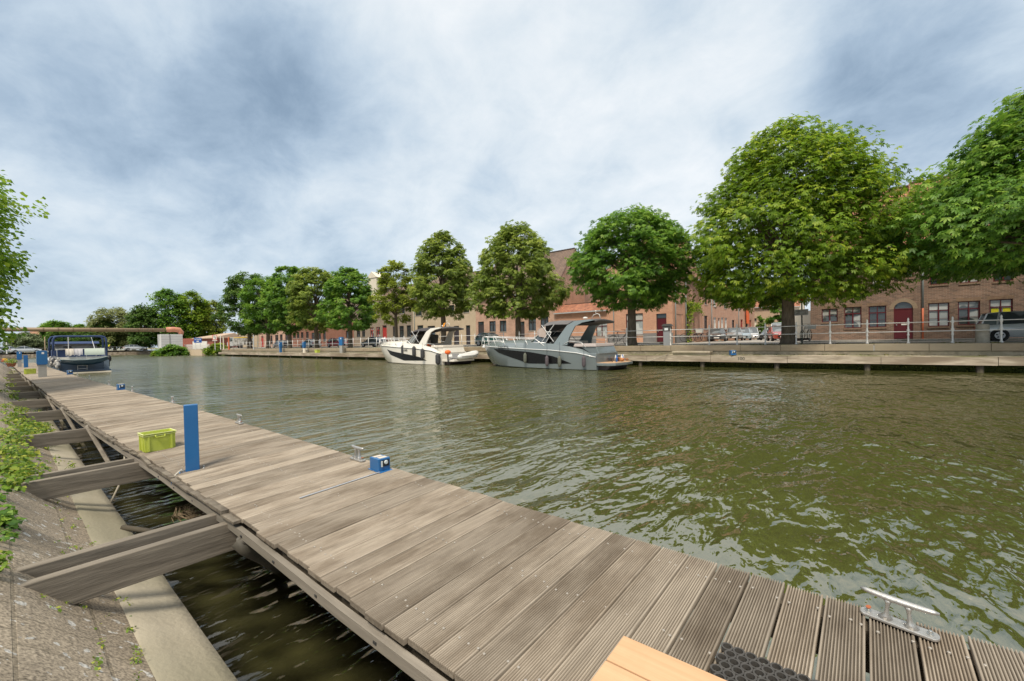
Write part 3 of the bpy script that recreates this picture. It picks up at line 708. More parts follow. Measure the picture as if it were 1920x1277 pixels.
cl1 = cleat((cc.x, cc.y, cc.z+.001), math.atan2(dd.y-ee.y, dd.x-ee.x), .60, 'large bare aluminium cleat at the near end of the dock edge')
cl1.scale = (.64, .95, .95); b = MB(); b.lathe([(.014, 0), (.014, .003), (.006, .004)], 8, (-.145, 0, .029)); b.build('rust_washer', mk('rusty', (.35, .10, .04), .8), cl1)
for px_, py_, lab, sc_c in ((676, 861, 'pale twin post cleat left of the blue socket box', .62), (453, 793, 'dark twin post cleat on the dock edge behind the tall blue pedestal', .62), (327, 755, 'small cleat on the dock edge above the crate in view', .55),
                         (251, 734, 'small cleat just beyond the socket box halfway along', .5), (207, 722, 'tiny cleat on the distant dock edge before the cruiser', .5), (170, 710, 'tiny cleat furthest along beside the pale waterline of the cruiser', .6), (147, 704, 'tiny white cleat next to the cruiser stern socket box', .6)):
    cc = on_deck(px_, py_); q_ = cleat((cc.x, cc.y-.03, cc.z), math.pi+random.uniform(-.05, .05), sc_c, lab, cl1); q_.scale = (sc_c, 1.0, 1.2)
# flat metal strip laid in a seam
a_, b_2 = on_deck(712, 886), on_deck(562, 935)
s = MB(); s.bar((a_.x, a_.y, a_.z+.004), (b_2.x, b_2.y, b_2.z+.004), .014, .006); s.build('cable_duct', mk('pale_metal', (.55, .56, .58), .35, metal=.6), label='thin shiny cable strip across the boards from the blue socket box', cat='cable duct')

# new wooden step and rubber mat
m_new = woodmat('new_hardwood', (.50, .30, .165), (.60, .385, .225), (.93, .9, .88), .1, along='x', fine=26)
zs = .82
c0, c1, c2 = G(1170, 1190, zs), G(1370, 1277, zs), G(1105, 1277, zs)
ang = math.atan2(c1.y-c0.y, c1.x-c0.x)
st = empty('wooden_step', (c0.x, c0.y, 0), ang, 'new pale brown wooden step platform at the bottom edge beside the rubber mat', 'step')
for k in range(4):
    b = MB(); b.box(0, 1.4, -.142*(k+1)+.003, -.142*k-.003, zs-.028, zs); b.build('board', m_new, st, bevel=.003)
b = MB(); b.box(.01, 1.38, -.03, -.012, .69, zs-.029); b.box(.012, .04, -.55, -.032, .69, zs-.029); b.build('step_frame', m_new, st)
m0, m1, m2 = on_deck(1356, 1211), on_deck(1495, 1270), on_deck(1323, 1252)
u_ = (m1-m0); u_.z = 0; u_.normalize(); angm = math.atan2(u_.y, u_.x)
mat = empty('rubber_mat', (m0.x, m0.y, m0.z+.004), angm, 'black rubber ring mat with holes lying on the dock boards beside the new step', 'mat')
b = MB(); pr = .021
for i in range(17):
    for j in range(9):
        x_ = .02+i*.040+(.020 if j % 2 else 0); y_ = -.022-j*.0350; n = 10
        vo = [(x_+pr*math.cos(2*math.pi*k/n), y_+pr*math.sin(2*math.pi*k/n)) for k in range(n)]; vi = [(x_+pr*.70*math.cos(2*math.pi*k/n), y_+pr*.70*math.sin(2*math.pi*k/n)) for k in range(n)]
        vs = [(*p, 0) for p in vo]+[(*p, .017) for p in vo]+[(*p, .017) for p in vi]+[(*p, 0) for p in vi]
        fs = []
        for k in range(n):
            k2 = (k+1) % n
            fs += [(k, k2, n+k2, n+k), (n+k, n+k2, 2*n+k2, 2*n+k), (2*n+k, 2*n+k2, 3*n+k2, 3*n+k)]
        b.add(vs, fs)
b.build('rings', mk('mat_rubber', (.035, .033, .03), .75, (.07, .065, .06), 40), mat, smooth=False)
# ------------------------------------------------------------------ trees and plants
def palm_leaf(droop=.3):
    """five leaflets, each a folded rhombus; stem at the origin, pointing to +x, unit length; quads"""
    vs = []
    for a, l in ((-75, .62), (-38, .86), (0, 1), (38, .86), (75, .62)):
        a = R(a); c_, s_ = math.cos(a), math.sin(a)
        for u, w_ in ((.02, 0), (.62, .17), (1, 0), (.62, -.17)):
            x_, y_ = u*l, w_*l; vs.append((x_*c_-y_*s_, x_*s_+y_*c_, -droop*(u*l)**2+(.05*l if w_ else 0)))
    return np.array(vs)
def simple_leaf():
    return np.array([(0, 0, 0), (.5, .3, -.05), (1, 0, -.25), (.5, -.3, -.05)])
def clump_leaf(n=3, seed=3):
    r_ = np.random.default_rng(seed); vs = []
    for i in range(n):
        a = 2*math.pi*i/n+r_.uniform(-.4, .4); l = r_.uniform(.7, 1.1); o = r_.uniform(-.1, .25, 3)*(1, 1, .6)
        for u, w_ in ((0, 0), (.55, .28), (1, 0), (.55, -.28)):
            x_, y_ = u*l, w_*l; vs.append((o[0]+x_*math.cos(a)-y_*math.sin(a), o[1]+x_*math.sin(a)+y_*math.cos(a), o[2]-.35*(u*l)**2))
    return np.array(vs)
def leaves(pos, out_, size, unit, rg, tilt=.5, tbase=None, tvar=.3):
    """place unit at pos, facing along out_ (horizontal heading), random roll and tilt"""
    n = len(pos); az = np.arctan2(out_[:, 1], out_[:, 0])+rg.normal(0, .7, n); el = -rg.uniform(.1, .1+tilt*1.6, n)+np.clip(out_[:, 2], -.3, .8)*.5
    ro = rg.normal(0, .45, n); sz = size*rg.uniform(.7, 1.2, n)
    ca, sa, ce, se, cr_, sr_ = np.cos(az), np.sin(az), np.cos(el), np.sin(el), np.cos(ro), np.sin(ro)
    u = unit[None, :, :]*sz[:, None, None]
    x_, y_, z_ = u[..., 0], u[..., 1], u[..., 2]
    y2 = y_*cr_[:, None]-z_*sr_[:, None]; z2 = y_*sr_[:, None]+z_*cr_[:, None]
    x3 = x_*ce[:, None]-z2*se[:, None]; z3 = x_*se[:, None]+z2*ce[:, None]
    X = x3*ca[:, None]-y2*sa[:, None]+pos[:, 0:1]; Y = x3*sa[:, None]+y2*ca[:, None]+pos[:, 1:2]; Z = z3+pos[:, 2:3]
    V_ = np.stack([X, Y, Z], -1).reshape(-1, 3); k = unit.shape[0]
    Q_ = np.arange(n*k, dtype=np.int32).reshape(-1, 4)
    t_ = np.clip((tbase if tbase is not None else .5)+rg.normal(0, tvar, n)*.6, 0, 1)
    return V_, Q_, np.repeat(t_, k)
def crown_radius(prof, z):
    return np.interp(z, [p[0] for p in prof], [p[1] for p in prof])
CHESTNUT = [(0, .45), (.06, .78), (.2, .97), (.38, 1.0), (.58, .90), (.78, .66), (.92, .38), (1, .08)]
BIG = [(0, .5), (.06, .82), (.2, 1), (.36, .97), (.52, .85), (.7, .69), (.8, .58), (.92, .36), (1, .1)]
STEEP = [(0, .7), (.1, .98), (.22, 1), (.35, .84), (.49, .70), (.69, .54), (.89, .26), (1, .05)]
ROUND = [(0, .35), (.08, .72), (.25, .96), (.45, 1), (.68, .92), (.86, .70), (1, .3)]
TALL = [(0, .5), (.1, .85), (.3, 1), (.5, .95), (.7, .74), (.87, .45), (1, .1)]
def tree(name, loc, H, zb, rad, nleaf, lsize, mat, label, prof=CHESTNUT, seed=1, unit=None, ntip=None, trunk_r=.3, lean=0, cat='tree', group=None, lump=.20, squash=(1, 1), flat=.55, bark=None, tvar=.3, offset=(0, 0), solid=.35, tlean=0, wisp=0, tuft=.075):
    rg = np.random.default_rng(seed); t = empty(name, loc, 0, label, cat, group)
    if unit is None: unit = PALM
    h = H-zb; ntip = ntip or max(60, nleaf//22)
    z = rg.uniform(0, 1, ntip*4)**.9; r_env = crown_radius(prof, z); th = rg.uniform(0, 2*math.pi, ntip*4)
    keep = rg.uniform(0, 1, ntip*4) < (r_env+.15); z, r_env, th = z[keep][:ntip], r_env[keep][:ntip], th[keep][:ntip]
    ph = rg.uniform(0, 6.28, 4)
    bumpf = 1+lump*(np.sin(3*th+ph[0]+4*z)*.5+np.sin(5*th+ph[1]-7*z)*.35+np.sin(2*th+ph[2]+11*z)*.45)
    rf = (solid+(1-solid)*rg.uniform(0, 1, len(z))**.45)
    rr = rad*r_env*bumpf*rf*.92*np.where(rg.uniform(0, 1, len(z)) < .10, 1.13, 1)
    tip = np.stack([np.cos(th)*rr*squash[0]+offset[0]*z, np.sin(th)*rr*squash[1]+offset[1]*z, zb+z*h*.97], -1)
    per = nleaf//len(tip); idx = np.repeat(np.arange(len(tip)), per); n = len(idx)
    cs = rad*tuft*2.1*rg.uniform(.6, 1.25, len(tip))
    g_ = rg.normal(0, 1, (n, 3)); g_ /= np.linalg.norm(g_, axis=1)[:, None]; g_ *= rg.uniform(.35, 1, n)[:, None]**.6
    pos = tip[idx]+g_*cs[idx][:, None]*(1, 1, flat)
    outv = np.stack([np.cos(th)[idx], np.sin(th)[idx], (z[idx]-.35)*1.2], -1)+g_*.6
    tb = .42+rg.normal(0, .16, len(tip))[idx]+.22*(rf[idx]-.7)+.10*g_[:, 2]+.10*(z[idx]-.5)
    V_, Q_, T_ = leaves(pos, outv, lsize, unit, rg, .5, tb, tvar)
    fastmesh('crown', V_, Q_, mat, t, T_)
    # trunk and limbs
    mb = MB(); bk = bark or M_BARK; zt = zb+h*.35
    mb.tube([(0, 0, -.1), (0, 0, .12), (.01*lean, 0, .5), (lean*.4, .02, zb*.6), (lean*.8, 0, zb+.2), (lean, 0, zt), (lean+offset[0]*.5, offset[1]*.5, zb+h*.62)], [trunk_r*1.55, trunk_r*1.25, trunk_r*1.04, trunk_r*.95, trunk_r*.86, trunk_r*.55, trunk_r*.15], 12)
    for i in range(0, len(tip), max(1, len(tip)//26)):
        p = Vector(tip[i]); b0 = Vector((lean, 0, min(zt+.5, zb+.1+z[i]*h*.45))); mid = b0.lerp(p, .5)+Vector((0, 0, .08*rad))
        mb.tube([b0, mid, p], [trunk_r*.3, trunk_r*.17, trunk_r*.05], 5)
    mb.build('trunk', bk, t, smooth=True)
    return t
PALM = palm_leaf(); SIMPLE = simple_leaf(); CLUMP = clump_leaf()
M_BARK = mk('chestnut_bark', (.075, .058, .042), .95, (.17, .135, .10), 9, 7, 1.1, .8, stretch=(1, 1, .25), dist=.04)
L_BRIGHT = leafmat('leaf_bright_green', (.065, .125, .010), (.180, .300, .020), (.42, .50, .05), .52)
L_GREEN = leafmat('leaf_deep_green', (.05, .125, .018), (.135, .275, .03), (.29, .43, .055), .48)
L_OLIVE = leafmat('leaf_olive', (.09, .135, .022), (.20, .28, .042), (.38, .44, .08), .5)
L_YELLOW = leafmat('leaf_yellow_green', (.115, .15, .02), (.25, .315, .035), (.44, .49, .06), .5)
L_DARK = leafmat('leaf_dark', (.04, .09, .018), (.09, .175, .03), (.19, .28, .055), .42)
L_WILLOW = leafmat('leaf_willow', (.11, .14, .045), (.22, .25, .08), (.34, .36, .14), .45)
L_PALE = leafmat('leaf_grey_green', (0.091, 0.124, 0.058), (0.163, 0.208, 0.098), (0.260, 0.312, 0.156), .35)
L_HEDGE = leafmat('leaf_hornbeam', (.08, .17, .012), (.22, .37, .03), (.45, .55, .06), .55)
L_CLIMB = leafmat('leaf_climber', (.08, .16, .018), (.20, .32, .035), (.48, .50, .08), .5)

# the row of horse chestnuts on the far quay: photo column of trunk, crown left, right, top row, bottom row, leaves, leaf size
ROW = [(2000, 1706, 2294, 140, 532, 14500, .30, L_GREEN, 'huge dark green chestnut cut by the right edge of the view', STEEP, 21, .34, None),
       (1478, 1303, 1676, 226, 588, 13500, .285, L_BRIGHT, 'largest bright green chestnut in front of the side street', BIG, 22, .36, None),
       (1185, 1088, 1300, 392, 588, 7200, .31, L_GREEN, 'round deep green chestnut in front of the orange corner house', ROUND, 23, .32, None),
       (972, 886, 1050, 416, 610, 4600, .36, L_OLIVE, 'olive green chestnut behind the bow of the grey boat', TALL, 24, .28, None),
       (832, 768, 896, 432, 600, 3800, .38, L_OLIVE, 'tall chestnut right above the white boat', TALL, 25, .28, None),
       (743, 692, 786, 484, 612, 1500, .40, L_YELLOW, 'thin yellowish chestnut with sparse top above the bow of the white boat', TALL, 26, .20, None),
       (657, 602, 706, 499, 622, 2900, .42, L_GREEN, 'dark green chestnut behind the black parked car', CHESTNUT, 27, .28, None),
       (593, 526, 626, 504, 624, 2900, .45, L_OLIVE, 'green chestnut with a pale patch in its top above the silver car', ROUND, 28, .3, None),
       (543, 478, 562, 503, 628, 2800, .48, L_GREEN, 'broad chestnut left of the one above the silver car', ROUND, 29, .32, None),
       (503, 432, 520, 524, 630, 2300, .50, L_GREEN, 'low dark chestnut just right of the white work truck', ROUND, 30, .3, None),
       (468, 392, 478, 520, 630, 2500, .55, L_DARK, 'chestnut at the left end of the quay row over the white work truck', ROUND, 31, .38, None)]
TR = []
for (c, l, r_, top, bot, nl, ls, mt, lab, prof, sd_, tr_, _) in ROW:
    v = 30.3
    for _i in range(4):
        p = PV(c, 640, v); v = vb(p.x)+3.1
    p = PV(c, 640, v); zt = ZV((l+r_)/2, top, v); zb_ = max(ZV(c, bot, v)-ZQ, 2.1)+(1.0 if c > 1900 else .45); rad = (r_-l)/2*mpp((l+r_)/2, v)*1.0
    H = (zt-ZQ)*1.0
    off = (XV((l+r_)/2, v)-p.x)*.9
    TR.append(p)
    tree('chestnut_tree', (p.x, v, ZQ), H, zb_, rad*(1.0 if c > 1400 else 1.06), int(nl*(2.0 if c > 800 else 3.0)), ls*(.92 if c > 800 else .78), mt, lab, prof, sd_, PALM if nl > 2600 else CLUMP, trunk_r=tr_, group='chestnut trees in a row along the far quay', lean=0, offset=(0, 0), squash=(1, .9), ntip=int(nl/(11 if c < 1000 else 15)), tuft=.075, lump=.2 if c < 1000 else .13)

# near bank tree at the left edge
t_ = tree('hornbeam_tree', (-20.5, -3.65, 1.2), 6.3, .75, 4.2, 60000, .13, L_HEDGE, 'green leafy tree on the near bank at the left edge of the view', [(0, .85), (.12, .95), (.3, .93), (.5, .97), (.7, .93), (.85, .95), (1, .8)], 41, SIMPLE*(1, 1.5, 1), ntip=2200, trunk_r=.2, lump=.12, tuft=.07, flat=.42, solid=.75)
# background trees: column, left, right, top, base row, v, leaf material
BG = [(215, 176, 252, 578, 652, 40, L_WILLOW, 'pale weeping willow beyond the pipe bridge', ROUND, 51, .45),
      (198, 178, 226, 598, 652, 36, L_DARK, 'dark small tree in front of the willow', ROUND, 52, .4),
      (272, 250, 300, 572, 652, 52, L_DARK, 'dark tree directly right of the willow', ROUND, 53, .45),
      (318, 284, 352, 540, 652, 60, L_GREEN, 'tallest dark wide tree behind the pipe bridge pillar', ROUND, 54, .5),
      (362, 336, 392, 545, 648, 66, L_BRIGHT, 'bright green tree behind the red shed', ROUND, 55, .5),
      (396, 372, 420, 562, 640, 60, L_YELLOW, 'yellowish tree right of the red shed roof', ROUND, 56, .45),
      (108, 86, 136, 601, 652, 14, L_GREEN, 'small flat topped tree beyond the pipe left of the willow', ROUND, 57, .4),
      (150, 140, 163, 607, 652, 20, L_GREEN, 'smallest treetop peeking over the pipe', ROUND, 58, .4),
      (150, 90, 180, 618, 654, 18, L_DARK, 'low dark green thicket under the pipe bridge', ROUND, 59, .4),
      (250, 215, 262, 610, 652, 34, L_WILLOW, 'drooping willow branches left of the bridge pillar', ROUND, 60, .4),
      (52, 24, 84, 627, 656, 9, L_PALE, 'grey green round bush on the left bank beyond the pipe', ROUND, 61, .35)]
for (c, l, r_, top, bot, v, mt, lab, prof, sd_, ls) in BG:
    d = ray(c, 640); k = 165/-d.x if v < 45 else 150/-d.x
    p = EYE+d*k; s_ = p.dot(fw0)/F
    rad = (r_-l)/2*s_; zt = EYE.z+(ray((l+r_)/2, top)*(p.dot(fw0)/ray((l+r_)/2, top).dot(fw0))).z
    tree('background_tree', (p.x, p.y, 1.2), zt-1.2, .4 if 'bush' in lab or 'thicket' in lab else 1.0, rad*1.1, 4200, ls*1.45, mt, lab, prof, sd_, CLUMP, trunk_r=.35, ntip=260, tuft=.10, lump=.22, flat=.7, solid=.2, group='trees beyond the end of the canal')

# bush mass on the bank: leafy sprigs
def sprig_mass(name, label, spots, mat, size, seed, cat='plant', unit=None, n=60, rad=.2, h=.12, kind=None, group=None, tb=.5):
    rg = np.random.default_rng(seed); P_ = []; O_ = []
    for (x_, y_, z_, s_) in spots:
        m_ = max(4, int(n*s_*s_)); g_ = rg.normal(0, 1, (m_, 3)); g_ /= np.linalg.norm(g_, axis=1)[:, None]; g_ *= rg.uniform(0, 1, m_)[:, None]**.5
        P_.append(np.array([x_, y_, z_])+g_*(rad*s_, rad*s_, h*s_)); O_.append(g_)
    P_ = np.concatenate(P_); O_ = np.concatenate(O_)
    V_, Q_, T_ = leaves(P_, O_, size, SIMPLE if unit is None else unit, rg, .5, tb, .55)
    o = fastmesh(name, V_, Q_, mat, None, T_)
    return tag(o, label, cat, group, kind)
HEART = np.array([(0, 0, 0), (.35, .45, -.02), (1, 0, -.2), (.35, -.45, -.02)])
def slope_z(y): return float(np.interp(y, [-1.3, -.7, -.3, -.1, .06, .22, .36, .46, .785], [1.2, 1.02, .80, .66, .52, .35, .22, .145, 0]))
rs_ = random.Random(11)
def bank_spots(pxs, n):
    out_ = []
    for _ in range(n):
        (x0, y0, x1, y1) = rs_.choice(pxs); px_, py_ = rs_.uniform(x0, x1), rs_.uniform(y0, y1)
        z = .5
        for _i in range(8):
            p = G(px_, py_, z); z = .6*z+.4*slope_z(p.y)
        out_.append((p.x, p.y, z+rs_.uniform(.01, .10), rs_.uniform(.5, 1)))
    return out_
sp = bank_spots([(0, 735, 60, 830), (20, 760, 85, 840), (0, 780, 70, 900), (0, 850, 60, 925), (40, 800, 105, 830)], 85)
climb = empty('climbing_shrub', (-6, 0, .6), 0, 'light green leafy creeper spilling over the paved bank in the left foreground', 'shrub')
def adopt(o, par, nm):
    o.parent = par; o.location = -Vector(par.location)
    for k in ('label', 'category', 'group', 'kind'):
        if k in o: del o[k]
    o.name = nm
adopt(sprig_mass('foliage', None, sp, L_CLIMB, .047, 5, None, HEART, 120, .20, .10), climb, 'foliage')
mb = MB()
for (x_, y_, z_, s_) in sp[::3]:
    mb.tube([(x_, y_-.2, slope_z(y_-.2)), (x_, y_-.05, z_+.03), (x_+rs_.uniform(-.1, .1), y_+.12, z_+.02)], .004, 4)
mb2 = MB(); mb2.v = [(a+6, b, c_-.6) for a, b, c_ in mb.v]; mb2.f = mb.f; mb2.build('stems', mk('green_stem', (.12, .14, .04), .7), climb, kind='stuff')
def shrub(label, pxs, n, mat, size, seed, rad=.12, h=.08, cnt=50, name='bank_shrub'):
    sp_ = bank_spots(pxs, n); c0_ = sp_[0]; e = empty(name, (c0_[0], c0_[1], slope_z(c0_[1])), 0, label, 'shrub', 'leafy shrubs on the near bank')
    adopt(sprig_mass('foliage', None, sp_, mat, size, seed, None, HEART, cnt, rad, h), e, 'foliage')
    mb = MB()
    for (x_, y_, z_, s_) in sp_[::2]: mb.tube([(x_-c0_[0], y_-.1-c0_[1], slope_z(y_-.1)-slope_z(c0_[1])), (x_-c0_[0], y_-c0_[1], z_-slope_z(c0_[1])+.02)], .003, 4)
    mb.build('stems', MATS['green_stem'], e, kind='stuff'); return e
shrub('dense green shrub at the left edge level with the nearest support beams', [(-10, 930, 12, 1000), (0, 985, 18, 1010)], 9, L_GREEN, .045, 6, .07, .07)
shrub('small green tuft at the left edge below the dense shrub', [(-5, 1070, 8, 1110)], 4, L_CLIMB, .03, 7, .04, .04)
shrub('three small dark green leaf sprays on the pavers left of the beams', [(0, 1005, 26, 1030)], 3, L_GREEN, .03, 8, .05, .03, 24)
shrub('upright young weeds at the foot of the bank beside the second beam pair', [(95, 860, 112, 905), (118, 870, 148, 898)], 8, L_CLIMB, .028, 9, .05, .09, 40)
shrub('long leafy bramble branch reaching over the dock edge by the grey pedestal', [(30, 712, 55, 735), (50, 706, 75, 716), (20, 725, 45, 745), (70, 700, 92, 706)], 12, L_CLIMB, .075, 10, .16, .05, 26)
shrub('yellow and orange leafed spray on the distant bank edge', [(0, 695, 20, 715), (25, 690, 38, 700), (0, 720, 20, 740)], 12, L_YELLOW, .08, 12, .25, .12, 40)
# weeds in the joints of the pavers
pts = []
for _ in range(60):
    px_, py_ = rs_.choice([(rs_.gauss(178, 5), rs_.uniform(1135, 1270)), (rs_.gauss(250, 6), rs_.uniform(1150, 1277)), (rs_.uniform(60, 260), rs_.uniform(1120, 1160)), (rs_.uniform(100, 170), rs_.uniform(960, 1050)), (rs_.uniform(75, 130), rs_.uniform(850, 960))])
    z = .3
    for _i in range(8):
        p = G(px_, py_, z); z = .6*z+.4*slope_z(p.y)
    pts.append((p.x, p.y, z+.008, rs_.uniform(.25, .7)))
wd = sprig_mass('weeds', 'small yellow green weeds growing in joints of the paved bank', pts, L_CLIMB, .022, 13, 'weeds', None, 30, .05, .02, 'stuff')
# waterside bushes
def bush(name, label, px0, px1, ptop, pbot, v, mat, n, ls, seed, cat='bush', unit=None, group=None, k=None):
    c = (px0+px1)/2; d = ray(c, 645); p = EYE+d*(v/d.y) if k is None else EYE+d*(k/-d.x); s_ = p.dot(fw0)/F
    rad = (px1-px0)/2*s_; rb = ray(c, pbot); rt_ = ray(c, ptop); kk = p.dot(fw0)
    zb = EYE.z+rb.z*kk/rb.dot(fw0); zt = EYE.z+rt_.z*kk/rt_.dot(fw0)
    zb = max(zb, 0)
    return tree(name, (p.x, p.y, zb), zt-zb, .05, rad, n, ls, mat, label, [(0, .9), (.3, 1), (.7, .8), (1, .3)], seed, unit if unit is not None else CLUMP, ntip=60, trunk_r=.05, cat=cat, group=group, tuft=.12, solid=.1, squash=(.6, 1))
bush('waterside_bush', 'large green bush hanging over the water below the pipe pillar', 300, 346, 647, 668, 0, L_GREEN, 1400, .5, 71, k=112)
bush('waterside_bush', 'low green plants trailing on the water left of the large pillar bush', 284, 302, 658, 668, 0, L_BRIGHT, 500, .4, 72, k=114)
bush('waterside_bush', 'wide leafed bright green plant on the quay end by the white picket fence', 388, 424, 645, 662, 26.4, L_BRIGHT, 700, .55, 73)

# weeds and moss along the far quay
rq = random.Random(8); pts = []
for _ in range(150):
    x_ = rq.uniform(-30, 8); pts.append((x_, vb(x_)+rq.choice([.98, 1.0, 1.02]), .76, rq.uniform(.3, .9)))
for _ in range(110):
    x_ = rq.uniform(-30, 8); pts.append((x_, vb(x_)+rq.uniform(1.6, 2.6), 1.33, rq.uniform(.3, .9)))
sprig_mass('weeds', 'grassy weeds and fallen leaves along the edge of the far quay', pts, leafmat('dry_weeds', (.06, .08, .02), (.15, .16, .04), (.32, .24, .09), .3), .10, 14, 'weeds', None, 26, .28, .05, 'stuff')
pts = []
for _ in range(420):
    x_ = rq.uniform(-30, 8); pts.append((x_, vb(x_)+.93, rq.uniform(.02, .26), rq.uniform(.4, 1)))
sprig_mass('moss', 'green moss and water plants clinging below the far jetty', pts, leafmat('water_moss', (.04, .06, .01), (.10, .13, .02), (.22, .24, .05), .2), .08, 15, 'moss', None, 22, .22, .06, 'stuff')
# ------------------------------------------------------------------ houses
B_BROWN = brickmat('brown_brick', (.225, .138, .10), (.115, .075, .06), (.27, .22, .17), .26, .082, stain=.6, bump=.5)
B_ORANGE = brickmat('orange_brick', (.53, .27, .17), (.45, .21, .13), (.50, .38, .29), .21, .065, stain=.35, bump=.3)
B_PINK = brickmat('pink_brick', (.46, .275, .20), (.38, .22, .16), (.46, .36, .28), .21, .065, stain=.7, bump=.3)
B_TAN = brickmat('tan_brick', (.42, .285, .19), (.35, .235, .155), (.42, .34, .26), .21, .065, stain=.4, bump=.3)
B_RED = brickmat('dark_red_brick', (.26, .095, .06), (.19, .07, .048), (.27, .2, .15), .21, .065, stain=.5, bump=.3)
B_GREY = brickmat('grey_brown_brick', (.27, .215, .165), (.21, .165, .125), (.30, .25, .2), .21, .065, stain=.5, bump=.3)
M_BEIGE = mk('beige_render', (.40, .315, .22), .9, (.47, .38, .27), 1.5, 5, 1, .15)
M_CREAM = mk('cream_render', (.60, .53, .42), .9, (.68, .61, .5), 1.5, 5, 1)
M_PLINTH = mk('grey_plinth', (.15, .145, .145), .9, (.21, .20, .195), 2, 5, 1)
T_OR = tilemat('orange_tiles', (.40, .165, .085), (.27, .105, .062), (.085, .045, .03))
T_BR = tilemat('brown_tiles', (.20, .13, .09), (.14, .095, .07), (.05, .035, .028))
W_RED = mk('oxblood_paint', (.085, .009, .014), .45); W_WHITE = mk('white_paint', (.66, .64, .60), .5); W_DARK = mk('dark_frame_paint', (.045, .035, .035), .5)
W_BRRED = mk('bright_red_paint', (.35, .035, .03), .5); W_TAN = mk('tan_frame', (.35, .25, .16), .6)
G_DARK = glassmat('window_glass', (.03, .04, .042)); G_CURT = glassmat('window_glass_curtain', (.05, .06, .06), (.35, .36, .34)); G_WHITE = glassmat('window_glass_net', (.28, .30, .29), (.45, .46, .44)); G_YEL = mk('yellow_blind', (.60, .55, .02), .5)
M_SILL = mk('stone_sill', (.36, .33, .28), .8, (.44, .41, .35), 4); M_GUT = mk('zinc_gutter', (.40, .42, .42), .5, (.5, .52, .52), 5, metal=.3); M_PIPE = mk('downpipe_grey', (.27, .31, .31), .5)
M_ORPIPE = mk('orange_pipe', (.50, .13, .06), .6)
